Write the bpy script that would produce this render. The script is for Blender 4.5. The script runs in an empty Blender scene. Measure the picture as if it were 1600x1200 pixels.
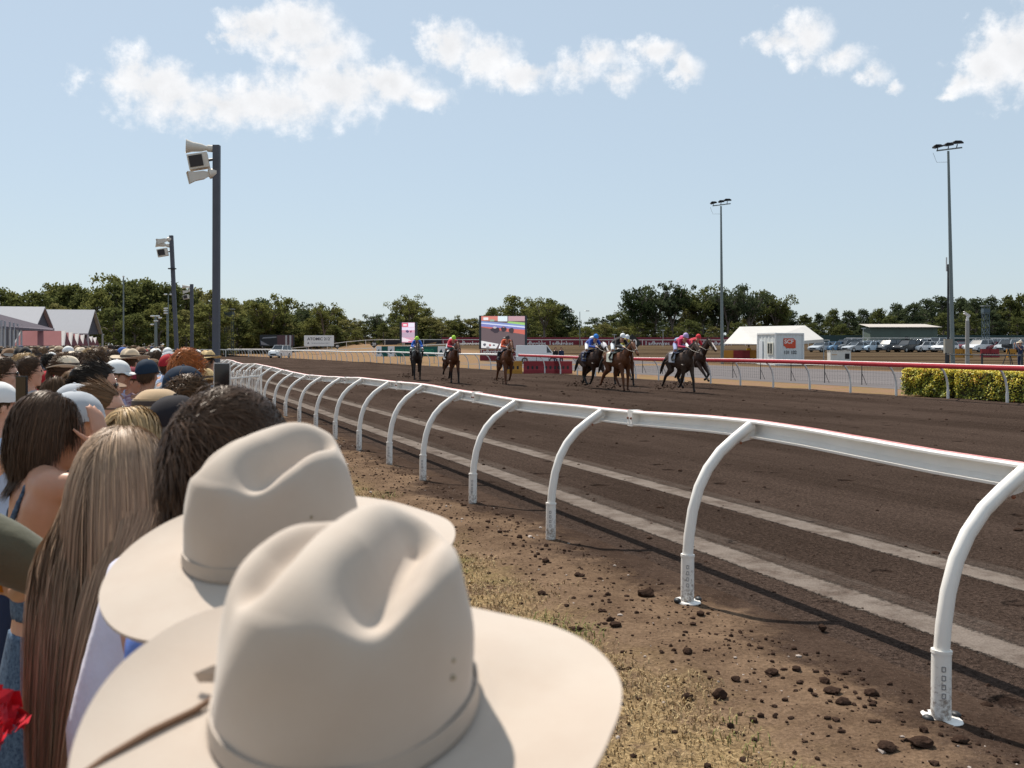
import bpy, math, random
import numpy as np
from mathutils import Vector, Matrix, noise as mnoise
R = math.radians
sc = bpy.context.scene
COL = sc.collection
rng = random.Random(7)
nr = np.random.default_rng(7)
F, HC, HY = 1600.0, 1.8, 540.0      # focal length in photo pixels, camera height, horizon row

# ------------------------------------------------------------------ camera
cam = bpy.data.cameras.new('camera')
cam.sensor_width = 36.0; cam.lens = 36.0; cam.sensor_fit = 'HORIZONTAL'
cam.shift_y = -60.0 / 1600.0
cam.clip_start = 0.05; cam.clip_end = 6000
cam.dof.use_dof = True; cam.dof.focus_distance = 22.0; cam.dof.aperture_fstop = 9.0
camo = bpy.data.objects.new('camera', cam); COL.objects.link(camo)
camo.location = (0, 0, HC); camo.rotation_euler = (R(90), 0, 0)
sc.camera = camo
# ------------------------------------------------------------------ colour management
sc.view_settings.view_transform = 'Standard'; sc.view_settings.look = 'None'
sc.view_settings.exposure = 0.2; sc.view_settings.gamma = 1.0
sc.view_settings.use_curve_mapping = False
sc.cycles.use_denoising = True; sc.cycles.denoising_prefilter = 'ACCURATE'; sc.cycles.denoising_input_passes = 'RGB_ALBEDO_NORMAL'
sc.cycles.max_bounces = 6; sc.cycles.diffuse_bounces = 3; sc.cycles.glossy_bounces = 2
sc.cycles.transparent_max_bounces = 8
# ------------------------------------------------------------------ sun
SUN_AZ = (-0.55, 0.835)                       # horizontal direction towards the sun
SUN_EL = R(58)
sd = Vector((SUN_AZ[0] * math.cos(SUN_EL), SUN_AZ[1] * math.cos(SUN_EL), math.sin(SUN_EL))).normalized()
sl = bpy.data.lights.new('sun', 'SUN'); sl.energy = 5.0; sl.angle = R(0.53); sl.color = (1.0, 0.93, 0.83)
so = bpy.data.objects.new('sun', sl); COL.objects.link(so)
so.rotation_euler = sd.to_track_quat('Z', 'Y').to_euler()
# ------------------------------------------------------------------ world: Nishita sky with cumulus in direction space
W = bpy.data.worlds.new('World'); sc.world = W; W.use_nodes = True
nt = W.node_tree; nt.nodes.clear()
def N(t, **kw):
    n = nt.nodes.new(t)
    for k, v in kw.items(): setattr(n, k, v)
    return n
def math_n(op, a, b=None, c=None, clamp=False):
    n = N('ShaderNodeMath', operation=op, use_clamp=clamp)
    for i, x in enumerate((a, b, c)):
        if x is None: continue
        if isinstance(x, (int, float)): n.inputs[i].default_value = x
        else: nt.links.new(x, n.inputs[i])
    return n.outputs[0]
sky = N('ShaderNodeTexSky', sky_type='NISHITA', sun_disc=False, sun_elevation=SUN_EL,
        sun_rotation=math.atan2(SUN_AZ[0], SUN_AZ[1]), altitude=20, air_density=1.0, dust_density=.7, ozone_density=2.5)
tc = N('ShaderNodeTexCoord')
sep = N('ShaderNodeSeparateXYZ'); nt.links.new(tc.outputs['Generated'], sep.inputs[0])
az = math_n('ARCTAN2', sep.outputs[0], sep.outputs[1])
elv = math_n('ARCSINE', sep.outputs[2])
cmb = N('ShaderNodeCombineXYZ'); nt.links.new(az, cmb.inputs[0]); nt.links.new(elv, cmb.inputs[1])
def fbm(scale, detail, rough, off):
    m = N('ShaderNodeVectorMath', operation='ADD'); nt.links.new(cmb.outputs[0], m.inputs[0]); m.inputs[1].default_value = (off, off * .7, off * .3)
    n = N('ShaderNodeTexNoise'); n.inputs['Scale'].default_value = scale; n.inputs['Detail'].default_value = detail
    n.inputs['Roughness'].default_value = rough; nt.links.new(m.outputs[0], n.inputs['Vector'])
    return n
n1 = fbm(13.0, 8.0, .62, 3.1)
n2 = fbm(46.0, 7.0, .6, 9.7)
# warp the direction a little so that outlines billow
wv = N('ShaderNodeVectorMath', operation='SUBTRACT'); nt.links.new(n1.outputs['Color'], wv.inputs[0]); wv.inputs[1].default_value = (.5, .5, .5)
ws = N('ShaderNodeVectorMath', operation='MULTIPLY_ADD'); nt.links.new(wv.outputs[0], ws.inputs[0]); ws.inputs[1].default_value = (.05, .04, 0); nt.links.new(cmb.outputs[0], ws.inputs[2])
wv2 = N('ShaderNodeVectorMath', operation='SUBTRACT'); nt.links.new(n2.outputs['Color'], wv2.inputs[0]); wv2.inputs[1].default_value = (.5, .5, .5)
ws2 = N('ShaderNodeVectorMath', operation='MULTIPLY_ADD'); nt.links.new(wv2.outputs[0], ws2.inputs[0]); ws2.inputs[1].default_value = (.022, .02, 0); nt.links.new(ws.outputs[0], ws2.inputs[2])
PUFFS = [  # photo column, row, half width, half height of each puff (turned into azimuth and elevation)
    (250, 140, 95, 45, 1.0), (340, 165, 120, 38, 1.0), (430, 165, 120, 38, 1.0), (520, 140, 110, 45, 1.0), (600, 135, 80, 35, 1.0),
    (660, 152, 55, 18, .8), (400, 40, 66, 32, 1.0), (470, 50, 75, 42, 1.0), (510, 85, 60, 42, .9), (360, 48, 34, 14, .8), (190, 130, 50, 16, .7),
    (700, 75, 48, 38, .95), (755, 95, 55, 34, .95), (820, 115, 62, 22, .85), (900, 115, 46, 24, .62), (945, 95, 36, 20, .7), (975, 122, 34, 22, .55),
    (1030, 82, 42, 20, .9), (1068, 105, 28, 26, .9),
    (1215, 65, 52, 20, .85), (1260, 62, 44, 32, .95), (1310, 92, 46, 18, .7), (1368, 112, 30, 14, .6), (1400, 132, 18, 9, .6),
    (1500, 130, 36, 22, .8), (1545, 110, 60, 40, 1.0), (1600, 75, 60, 62, 1.0), (1480, 152, 22, 10, .7), (1680, 60, 90, 70, 1.0),
    (1180, 60, 26, 12, .5)]
dens = None
for (cx, cy, rx, ry, wgt) in PUFFS:
    X_, Z_ = (cx - 800) / F, (HY - cy) / F
    a0 = math.atan2(X_, 1.0); e0 = math.asin(Z_ / math.sqrt(1 + X_ * X_ + Z_ * Z_))
    k = 1.0 / (1 + X_ * X_)
    s = N('ShaderNodeVectorMath', operation='SUBTRACT'); nt.links.new(ws2.outputs[0], s.inputs[0]); s.inputs[1].default_value = (a0, e0, 0)
    m = N('ShaderNodeVectorMath', operation='MULTIPLY'); nt.links.new(s.outputs[0], m.inputs[0]); m.inputs[1].default_value = (F / (rx * k), F / ry, 0)
    l = N('ShaderNodeVectorMath', operation='LENGTH'); nt.links.new(m.outputs[0], l.inputs[0])
    v = math_n('MULTIPLY_ADD', l.outputs['Value'], -wgt, wgt * 1.24)
    dens = v if dens is None else math_n('SMOOTH_MAX', dens, v, .12)
nz = math_n('MULTIPLY_ADD', n2.outputs['Fac'], 1.9, -.93)
nz1 = math_n('MULTIPLY_ADD', n1.outputs['Fac'], 1.15, -.60)
dn = math_n('ADD', math_n('ADD', dens, nz), nz1)
mr = N('ShaderNodeMapRange', interpolation_type='SMOOTHSTEP'); nt.links.new(dn, mr.inputs[0])
mr.inputs[1].default_value = -.04; mr.inputs[2].default_value = .86
# cloud brightness: thick middles and lower rims slightly greyer
br = N('ShaderNodeMapRange'); nt.links.new(dn, br.inputs[0]); br.inputs[1].default_value = .2; br.inputs[2].default_value = 1.2
br.inputs[3].default_value = 1.0; br.inputs[4].default_value = .86
cr = N('ShaderNodeMix', data_type='RGBA'); cr.inputs[0].default_value = 1.0; cr.blend_type = 'MULTIPLY'
cr.inputs[6].default_value = (8.9, 8.9, 9.0, 1)
nt.links.new(math_n('ADD', br.outputs[0], math_n('MULTIPLY_ADD', n2.outputs['Fac'], .5, -.25)), cr.inputs[7])
pale = N('ShaderNodeMix', data_type='RGBA')          # thin high moisture that pales the blue
pale.inputs[0].default_value = .68; nt.links.new(sky.outputs[0], pale.inputs[6]); pale.inputs[7].default_value = (5.3, 6.25, 7.0, 1)
mx = N('ShaderNodeMix', data_type='RGBA'); nt.links.new(math_n('MULTIPLY', mr.outputs[0], .93), mx.inputs[0])
nt.links.new(pale.outputs[2], mx.inputs[6]); nt.links.new(cr.outputs[2], mx.inputs[7])
bg = N('ShaderNodeBackground'); bg.inputs['Strength'].default_value = .10; nt.links.new(mx.outputs[2], bg.inputs[0])
wo = N('ShaderNodeOutputWorld'); nt.links.new(bg.outputs[0], wo.inputs[0])
W.cycles.sampling_method = 'MANUAL'; W.cycles.sample_map_resolution = 512

# ------------------------------------------------------------------ helpers
def pt(px, py, d):                    # a photo point at depth d -> world
    return Vector(((px - 800) / F * d, d, HC + (HY - py) / F * d))
def sstep(x, a, b):
    t = min(1, max(0, (x - a) / (b - a))); return t * t * (3 - 2 * t)
TV, NV, P0 = Vector((-.347, .938, 0)), Vector((.938, .347, 0)), Vector((3.85, 0, 0))
def uv(u, v, z=0.0):                  # u metres from the outer rail into the track, v metres along it
    p = P0 + NV * u + TV * v; p.z = z; return p
def elev(x, y):                       # the infield climbs gently far away
    u = (x - 3.85) * .938 + y * .347
    return .0165 * max(0, y - 95) * sstep(u, 24, 44) if y < 420 else .0165 * 325 * sstep(u, 24, 44)
class MB:
    def __init__(s): s.v = []; s.f = []; s.m = []; s.uv = None
    def add(s, vs, fs, m=0):
        o = len(s.v); s.v.extend([tuple(p) for p in vs]); s.f.extend([tuple(i + o for i in f) for f in fs]); s.m.extend([m] * len(fs)); return s
    def box(s, c, size, m=0, rot=None, bev=0):
        c = Vector(c); a, b, d = [x / 2 for x in size]
        vs = [Vector((x, y, z)) for x in (-a, a) for y in (-b, b) for z in (-d, d)]
        if rot is not None: vs = [rot @ p for p in vs]
        return s.add([p + c for p in vs], [(0, 1, 3, 2), (4, 6, 7, 5), (0, 4, 5, 1), (2, 3, 7, 6), (0, 2, 6, 4), (1, 5, 7, 3)], m)
    def tube(s, pts, rad, n=8, m=0, ry=None, cap=True, up=(0, 0, 1), ang0=0.0):
        pts = [Vector(p) for p in pts]; k = len(pts)
        if not isinstance(rad, (list, tuple)): rad = [rad] * k
        if ry is None: ry = rad
        elif not isinstance(ry, (list, tuple)): ry = [ry] * k
        vs = []; a = None
        for i in range(k):
            t = (pts[min(i + 1, k - 1)] - pts[max(i - 1, 0)])
            t = t.normalized() if t.length > 1e-9 else Vector((0, 0, 1))
            if a is None:
                a = Vector(up) - t * t.dot(Vector(up))
                if a.length < 1e-3: a = Vector((0, 1, 0)) - t * t.y
                if a.length < 1e-3: a = Vector((1, 0, 0)) - t * t.x
            else: a = a - t * t.dot(a)
            a.normalize(); b = t.cross(a)
            for j in range(n):
                q = 2 * math.pi * j / n + ang0
                vs.append(pts[i] + a * (math.cos(q) * rad[i]) + b * (math.sin(q) * ry[i]))
        fs = [(i * n + j, i * n + (j + 1) % n, (i + 1) * n + (j + 1) % n, (i + 1) * n + j) for i in range(k - 1) for j in range(n)]
        if cap: fs += [tuple(range(n - 1, -1, -1)), tuple(range((k - 1) * n, k * n))]
        return s.add(vs, fs, m)
    def ell(s, c, r, m=0, nu=14, nv=9, rot=None):
        c = Vector(c); vs = []; fs = []
        for i in range(nv + 1):
            t = math.pi * i / nv
            for j in range(nu):
                q = 2 * math.pi * j / nu
                p = Vector((math.sin(t) * math.cos(q) * r[0], math.sin(t) * math.sin(q) * r[1], math.cos(t) * r[2]))
                vs.append((rot @ p if rot is not None else p) + c)
        for i in range(nv):
            for j in range(nu):
                fs.append((i * nu + j, (i + 1) * nu + j, (i + 1) * nu + (j + 1) % nu, i * nu + (j + 1) % nu))
        return s.add(vs, fs, m)
    def prism(s, poly, y0, y1, m=0, ax='y'):
        n = len(poly)
        def P(a, b, h): return (a, h, b) if ax == 'y' else ((h, a, b) if ax == 'x' else (a, b, h))
        vs = [P(a, b, y0) for a, b in poly] + [P(a, b, y1) for a, b in poly]
        fs = [tuple(range(n)), tuple(range(2 * n - 1, n - 1, -1))] + [(i, i + n, (i + 1) % n + n, (i + 1) % n) for i in range(n)]
        return s.add(vs, fs, m)
    def sweep(s, prof, path, m=0, side=None, close=True):   # profile (side, up) swept along a path on the ground
        n = len(prof); vs = []
        for i, p in enumerate(path):
            t = (path[min(i + 1, len(path) - 1)] - path[max(i - 1, 0)]); t.z = 0; t.normalize()
            sd_ = Vector((t.y, -t.x, 0))
            for a, b in prof: vs.append(p + sd_ * a + Vector((0, 0, b)))
        fs = [(i * n + j, i * n + (j + 1) % n, (i + 1) * n + (j + 1) % n, (i + 1) * n + j) for i in range(len(path) - 1) for j in range(n if close else n - 1)]
        if close: fs += [tuple(range(n - 1, -1, -1)), tuple(range((len(path) - 1) * n, len(path) * n))]
        return s.add(vs, fs, m)
    def mesh(s, name, mats, smooth=True, fix=True):
        me = bpy.data.meshes.new(name); me.from_pydata(s.v, [], s.f); me.update()
        for m in mats: me.materials.append(m)
        if len(mats) > 1: me.polygons.foreach_set('material_index', s.m)
        if fix:
            import bmesh
            bm = bmesh.new(); bm.from_mesh(me); bmesh.ops.recalc_face_normals(bm, faces=bm.faces); bm.to_mesh(me); bm.free()
        if smooth:
            me.polygons.foreach_set('use_smooth', [True] * len(me.polygons))
            try: me.set_sharp_from_angle(angle=R(smooth if smooth is not True else 42))
            except Exception: pass
        return me
    def build(s, name, mats, parent=None, smooth=True, remesh=0, smit=0, loc=None, fix=True):
        if not isinstance(mats, (list, tuple)): mats = [mats]
        if remesh: me = remeshed(s, name, mats, remesh, smit)
        else: me = s.mesh(name, mats, smooth, fix)
        return link(name, me, parent, loc)
def link(name, me, parent=None, loc=None, rz=0):
    o = bpy.data.objects.new(name, me); COL.objects.link(o)
    if parent is not None: o.parent = parent
    if loc is not None: o.location = loc
    if rz: o.rotation_euler.z = rz
    return o
def remeshed(mb, name, mats, vox, smit=2):
    me = mb.mesh(name + '_t', mats[:1], False)
    ob = bpy.data.objects.new('t', me); COL.objects.link(ob)
    r = ob.modifiers.new('r', 'REMESH'); r.mode = 'VOXEL'; r.voxel_size = vox; r.use_smooth_shade = True
    if smit:
        q = ob.modifiers.new('s', 'SMOOTH'); q.iterations = smit; q.factor = .5
    dg = bpy.context.evaluated_depsgraph_get(); dg.update()
    out = bpy.data.meshes.new_from_object(ob.evaluated_get(dg)); out.name = name
    out.materials.clear()
    for m in mats: out.materials.append(m)
    out.polygons.foreach_set('use_smooth', [True] * len(out.polygons))
    bpy.data.objects.remove(ob); bpy.data.meshes.remove(me)
    return out
def tag(o, label=None, cat=None, group=None, kind=None):
    if label: o['label'] = label
    if cat: o['category'] = cat
    if group: o['group'] = group
    if kind: o['kind'] = kind
    return o
def thing(name, label, cat, loc=(0, 0, 0), rz=0, group=None):
    o = bpy.data.objects.new(name, None); COL.objects.link(o); o.empty_display_size = .1
    o.location = loc; o.rotation_euler = (0, 0, rz)
    return tag(o, label, cat, group)
def copy_tree(o, parent=None):
    c = o.copy(); COL.objects.link(c)
    if parent is not None: c.parent = parent
    for ch in list(o.children): copy_tree(ch, c)
    return c

MATS = {}
def M(name, colr, rough=.6, metal=0.0, var=0.0, scale=5.0, bump=0.0, bscale=30.0, objcol=False, spec=.4, streak=None, emit=0, sheen=0, two=None, sss=0):
    """principled material; var = lightness variation by noise, two = second colour mixed by noise"""
    if name in MATS: return MATS[name]
    m = bpy.data.materials.new(name); m.use_nodes = True; t = m.node_tree; b = t.nodes['Principled BSDF']
    b.inputs['Roughness'].default_value = rough; b.inputs['Metallic'].default_value = metal
    b.inputs['Specular IOR Level'].default_value = spec
    L = t.links.new
    c4 = (*colr, 1)
    src = None
    if objcol:
        oi = t.nodes.new('ShaderNodeObjectInfo'); src = oi.outputs['Color']
    tcn = t.nodes.new('ShaderNodeTexCoord')
    vec = tcn.outputs['Object']
    if streak:
        mp = t.nodes.new('ShaderNodeMapping'); mp.inputs['Scale'].default_value = streak; L(vec, mp.inputs[0]); vec = mp.outputs[0]
    if var or two:
        nz = t.nodes.new('ShaderNodeTexNoise'); nz.inputs['Scale'].default_value = scale; nz.inputs['Detail'].default_value = 6; nz.inputs['Roughness'].default_value = .65
        L(vec, nz.inputs['Vector'])
        mrn = t.nodes.new('ShaderNodeMapRange'); mrn.inputs[1].default_value = .3; mrn.inputs[2].default_value = .7
        L(nz.outputs['Fac'], mrn.inputs[0])
        if two:
            mxx = t.nodes.new('ShaderNodeMix'); mxx.data_type = 'RGBA'; L(mrn.outputs[0], mxx.inputs[0])
            mxx.inputs[6].default_value = c4; mxx.inputs[7].default_value = (*two, 1); src = mxx.outputs[2]
        if var:
            mr2 = t.nodes.new('ShaderNodeMapRange'); L(nz.outputs['Fac'], mr2.inputs[0]); mr2.inputs[1].default_value = .25; mr2.inputs[2].default_value = .75
            mr2.inputs[3].default_value = 1 - var; mr2.inputs[4].default_value = 1 + var
            mul = t.nodes.new('ShaderNodeVectorMath'); mul.operation = 'SCALE'; L(mr2.outputs[0], mul.inputs['Scale'])
            if src is None: mul.inputs[0].default_value = colr
            else: L(src, mul.inputs[0])
            src = mul.outputs[0]
    if src is None: b.inputs['Base Color'].default_value = c4
    else: L(src, b.inputs['Base Color'])
    if bump:
        n2_ = t.nodes.new('ShaderNodeTexNoise'); n2_.inputs['Scale'].default_value = bscale; n2_.inputs['Detail'].default_value = 5; L(vec, n2_.inputs['Vector'])
        bp = t.nodes.new('ShaderNodeBump'); bp.inputs['Strength'].default_value = bump; bp.inputs['Distance'].default_value = .02
        L(n2_.outputs['Fac'], bp.inputs['Height']); L(bp.outputs[0], b.inputs['Normal'])
    if emit:
        b.inputs['Emission Strength'].default_value = emit
        if src is None: b.inputs['Emission Color'].default_value = c4
        else: L(src, b.inputs['Emission Color'])
    if sheen: b.inputs['Sheen Weight'].default_value = sheen
    if sss:
        b.inputs['Subsurface Weight'].default_value = sss; b.inputs['Subsurface Radius'].default_value = (.012, .005, .003); b.inputs['Subsurface Scale'].default_value = .6
    MATS[name] = m; return m
# ================================================================== materials of the ground
def nodes_mat(name):
    m = bpy.data.materials.new(name); m.use_nodes = True; t = m.node_tree
    b = t.nodes['Principled BSDF']; b.inputs['Specular IOR Level'].default_value = .0; b.inputs['Roughness'].default_value = 1.0
    def node(ty, ins=None, **kw):
        n = t.nodes.new(ty)
        for k, v in kw.items(): setattr(n, k, v)
        for k, v in (ins or {}).items():
            if isinstance(v, bpy.types.NodeSocket): t.links.new(v, n.inputs[k])
            else: n.inputs[k].default_value = v
        return n
    def mth(op, a, b_=0.0, c=0.0, clamp=False): return node('ShaderNodeMath', {0: a, 1: b_, 2: c}, operation=op, use_clamp=clamp).outputs[0]
    def noise_(vec, s, d=5, r=.6): return node('ShaderNodeTexNoise', {'Vector': vec, 'Scale': s, 'Detail': d, 'Roughness': r}).outputs['Fac']
    def ramp(x, a, b_, lo=0.0, hi=1.0): return node('ShaderNodeMapRange', {0: x, 1: a, 2: b_, 3: lo, 4: hi}, interpolation_type='SMOOTHSTEP').outputs[0]
    def mix(f, a, b_):
        a = a if isinstance(a, bpy.types.NodeSocket) else (*a, 1); b_ = b_ if isinstance(b_, bpy.types.NodeSocket) else (*b_, 1)
        return node('ShaderNodeMix', {0: f, 6: a, 7: b_}, data_type='RGBA').outputs[2]
    def scale(c, f): return node('ShaderNodeVectorMath', {0: c, 'Scale': f}, operation='SCALE').outputs[0]
    return m, t, b, node, mth, noise_, ramp, mix, scale
def uv_coords(node, mth):
    pos = node('ShaderNodeNewGeometry').outputs['Position']
    s = node('ShaderNodeSeparateXYZ', {0: pos})
    x = mth('SUBTRACT', s.outputs[0], 3.85)
    u = mth('ADD', mth('MULTIPLY', x, .938), mth('MULTIPLY', s.outputs[1], .347))
    v = mth('ADD', mth('MULTIPLY', x, -.347), mth('MULTIPLY', s.outputs[1], .938))
    return pos, s, u, v
def track_material():
    m, t, b, node, mth, noise_, ramp, mix, scale = nodes_mat('track_sand')
    pos, s, u, v = uv_coords(node, mth)
    uvv = node('ShaderNodeCombineXYZ', {0: mth('MULTIPLY', u, 1.0), 1: mth('MULTIPLY', v, .25)}).outputs[0]
    big = noise_(uvv, .55, 4); mid = noise_(pos, 5.0, 6, .7); fine = noise_(pos, 75.0, 3, .7); grain = noise_(pos, 260.0, 2, .6)
    lump = noise_(pos, 27.0, 3, .65)
    base = mix(ramp(big, .3, .7), (.056, .039, .031), (.088, .062, .050))
    base = mix(ramp(mid, .35, .75), scale(base, .84), base)
    base = scale(base, mth('MULTIPLY', mth('MULTIPLY_ADD', fine, 2.0, 0.0), mth('MULTIPLY_ADD', lump, 2.6, -.3)))
    base = mix(ramp(grain, .66, .74), base, (.30, .25, .22))
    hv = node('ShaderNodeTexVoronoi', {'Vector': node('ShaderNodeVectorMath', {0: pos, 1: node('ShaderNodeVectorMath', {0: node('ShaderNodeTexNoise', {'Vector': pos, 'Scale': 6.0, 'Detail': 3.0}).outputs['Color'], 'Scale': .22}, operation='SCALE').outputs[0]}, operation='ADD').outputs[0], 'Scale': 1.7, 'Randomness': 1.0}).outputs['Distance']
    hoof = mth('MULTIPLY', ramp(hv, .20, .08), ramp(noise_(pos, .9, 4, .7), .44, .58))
    harrow = noise_(node('ShaderNodeCombineXYZ', {0: mth('MULTIPLY', u, 9.0), 1: mth('MULTIPLY', v, .12)}).outputs[0], 1.0, 4, .6)
    base = scale(base, mth('MULTIPLY_ADD', harrow, .5, .75))
    base = mix(mth('MULTIPLY', hoof, .75), base, (.018, .011, .009))  # hoof dents darkened in the colour itself, standing in for their shade
    wob = mth('MULTIPLY_ADD', noise_(node('ShaderNodeCombineXYZ', {0: mth('MULTIPLY', u, .2), 1: mth('MULTIPLY', v, .35)}).outputs[0], 1.0, 3), .12, -.06)
    rough_edge = mth('MULTIPLY_ADD', noise_(pos, 24.0, 4, .7), .16, -.08)
    uu = mth('ADD', mth('ADD', u, wob), rough_edge)
    st = None
    for (a0, a1, line) in ((1.03, 1.38, 1.62), (2.50, 2.84, 3.05)):
        core = mth('MULTIPLY', ramp(uu, a0 - .015, a0 + .03), ramp(uu, a1 + .05, a1 - .03))
        soft = mth('MULTIPLY', mth('MULTIPLY', ramp(uu, a1 - .02, a1 + .02), ramp(uu, line + .03, line - .03)), mth('MULTIPLY_ADD', noise_(node('ShaderNodeCombineXYZ', {0: mth('MULTIPLY', u, 34.0), 1: mth('MULTIPLY', v, .25)}).outputs[0], 1.0, 2), 1.1, -.22))
        x = mth('MAXIMUM', core, mth('MULTIPLY', soft, .75))
        st = x if st is None else mth('MAXIMUM', st, x)
    worn = mth('MULTIPLY', st, ramp(noise_(pos, 2.6, 7, .75), .32, .60, .22, 1.0), clamp=True)
    colr = mix(worn, base, scale(mix(ramp(fine, .3, .7), (.15, .124, .106), (.21, .178, .155)), mth('MULTIPLY_ADD', mid, .3, .85)))
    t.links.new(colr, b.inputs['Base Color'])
    # hoof scrapes and clods in the surface
    hgt = mth('ADD', mth('MULTIPLY_ADD', lump, .045, mth('MULTIPLY', fine, .02)), mth('ADD', mth('MULTIPLY', mid, .07), mth('MULTIPLY', hoof, -.09)))
    hgt = mth('MULTIPLY', hgt, mth('MULTIPLY_ADD', st, -.8, 1.0))
    bp = node('ShaderNodeBump', {'Strength': 1.0, 'Distance': 1.0, 'Height': hgt}); t.links.new(bp.outputs[0], b.inputs['Normal'])
    return m
def ground_material():
    m, t, b, node, mth, noise_, ramp, mix, scale = nodes_mat('ground_soil')
    pos, s, u, v = uv_coords(node, mth)
    big = noise_(pos, .35, 5); mid = noise_(pos, 1.8, 6, .7); fine = noise_(pos, 42.0, 4, .75); grain = noise_(pos, 160.0, 2, .6)
    soil = mix(ramp(mid, .3, .7), (.105, .068, .045), (.190, .127, .083))
    straw = mix(ramp(fine, .3, .7), (.18, .122, .062), (.33, .235, .125))
    green = mix(ramp(fine, .3, .7), (.095, .09, .028), (.20, .185, .065))
    straw = mix(ramp(noise_(pos, .8, 5, .7), .52, .68), straw, green)
    uu = mth('ADD', u, mth('MULTIPLY_ADD', mid, 1.1, -.55))
    c = mix(mth('MULTIPLY', ramp(uu, -.65, -1.35), ramp(noise_(pos, 2.6, 6, .75), .34, .54)), soil, straw)
    ub = mth('ADD', mth('ADD', u, mth('MULTIPLY_ADD', noise_(pos, .55, 4, .6), 2.4, -1.25)), mth('MULTIPLY_ADD', noise_(pos, 7.0, 5, .75), 1.0, -.5))
    dk = mth('MAXIMUM', ramp(ub, -.45, .10), ramp(u, .18, .40))
    c = mix(dk, c, mix(ramp(mid, .3, .7), (.044, .029, .022), (.074, .050, .038)))
    # infield verge, tan soil then dry grass
    verge = mix(ramp(noise_(pos, .6, 5, .7), .4, .6), (.235, .145, .10), (.215, .148, .075))
    infield = mix(ramp(noise_(node('ShaderNodeVectorMath', {0: pos, 1: (.02, .16, 1)}, operation='MULTIPLY').outputs[0], 1.0, 5, .6), .35, .65), (.045, .031, .021), (.105, .075, .047))
    infield = mix(ramp(big, .55, .7), infield, (.085, .065, .04))
    c = mix(ramp(u, 12, 14), c, verge)
    c = mix(ramp(mth('ADD', u, mth('MULTIPLY', big, 6)), 46, 56), c, infield)
    c = scale(c, mth('MULTIPLY_ADD', fine, 1.9, .05))
    c = mix(ramp(grain, .70, .76), c, (.42, .36, .31))
    t.links.new(c, b.inputs['Base Color'])
    hgt = mth('ADD', mth('MULTIPLY', fine, .016), mth('MULTIPLY', mid, .03))
    bp = node('ShaderNodeBump', {'Strength': 1.0, 'Distance': 1.0, 'Height': hgt}); t.links.new(bp.outputs[0], b.inputs['Normal'])
    return m
def gravel_road_material():
    m, t, b, node, mth, noise_, ramp, mix, scale = nodes_mat('grey_gravel')
    pos, s, u, v = uv_coords(node, mth)
    uvv = node('ShaderNodeCombineXYZ', {0: mth('MULTIPLY', u, 2.2), 1: mth('MULTIPLY', v, .08)}).outputs[0]
    c = mix(ramp(noise_(uvv, 1.0, 5, .6), .3, .7), (.12, .11, .112), (.18, .165, .165))
    c = scale(c, mth('MULTIPLY_ADD', noise_(pos, 22.0, 4, .7), .5, .75))
    t.links.new(c, b.inputs['Base Color']); return m
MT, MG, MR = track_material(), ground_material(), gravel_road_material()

def nonuni(a, b, fine0, fine1, st, far):
    xs = [fine0 + i * st for i in range(int((fine1 - fine0) / st) + 1)]
    x, s_ = xs[-1], st
    while x < b: s_ *= far; x += s_; xs.append(min(x, b))
    x, s_ = xs[0], st
    while x > a: s_ *= far; x -= s_; xs.insert(0, max(x, a))
    return xs
def sheet(name, us, vs, z, m, fz=None, world=False):
    P = []
    for v_ in vs:
        for u_ in us:
            p = Vector((u_, v_, 0)) if world else uv(u_, v_)
            p.z = z + elev(p.x, p.y) + (fz(u_, v_) if fz else 0); P.append(p)
    n = len(us)
    fs = [(j * n + i, j * n + i + 1, (j + 1) * n + i + 1, (j + 1) * n + i) for j in range(len(vs) - 1) for i in range(n - 1)]
    o = MB().add(P, fs).build(name, m, smooth=True, fix=False); o['kind'] = 'structure'; return o
sheet('ground', nonuni(-900, 900, -160, 160, 8, 1.25), nonuni(-60, 900, -20, 260, 8, 1.3), -.012, MG, world=True)
def berm(u_, v_):        # loose sand pushed up against the inner rail, and small waves in the harrowed sand
    return .10 * math.exp(-((u_ - inner_u(v_) - .1) / .5) ** 2) * (.5 + .8 * mnoise.noise((v_ * .35, 3, 0))) if u_ > 14 else .0
def inner_u(v_): return 21.5 - .0003 * max(0, v_ - 20) ** 2
def track_us(v_):
    e = inner_u(v_)
    return [.34, .6, .8, 1, 2, 3, 5, 8, 11, 14, e - 2, e - 1.4, e - 1, e - .7, e - .45, e - .2, e, e + .2, e + .4, e + .6]
TVS = [-14 + i * .7 for i in range(150)] + [91 + i * 4 for i in range(38)]
Pn = []
for v_ in TVS:
    for u_ in track_us(v_):
        p = uv(u_, v_); p.z = .0 + max(0, berm(u_, v_)); Pn.append(p)
nn = 20
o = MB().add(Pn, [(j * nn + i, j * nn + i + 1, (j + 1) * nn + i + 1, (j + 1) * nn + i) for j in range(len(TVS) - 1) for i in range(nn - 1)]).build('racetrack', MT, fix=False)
o['kind'] = 'structure'
sheet('infield_gravel_road', [26.2, 30, 36, 42, 46], [-40 + i * 5 for i in range(30)], -.004, MR)
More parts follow.
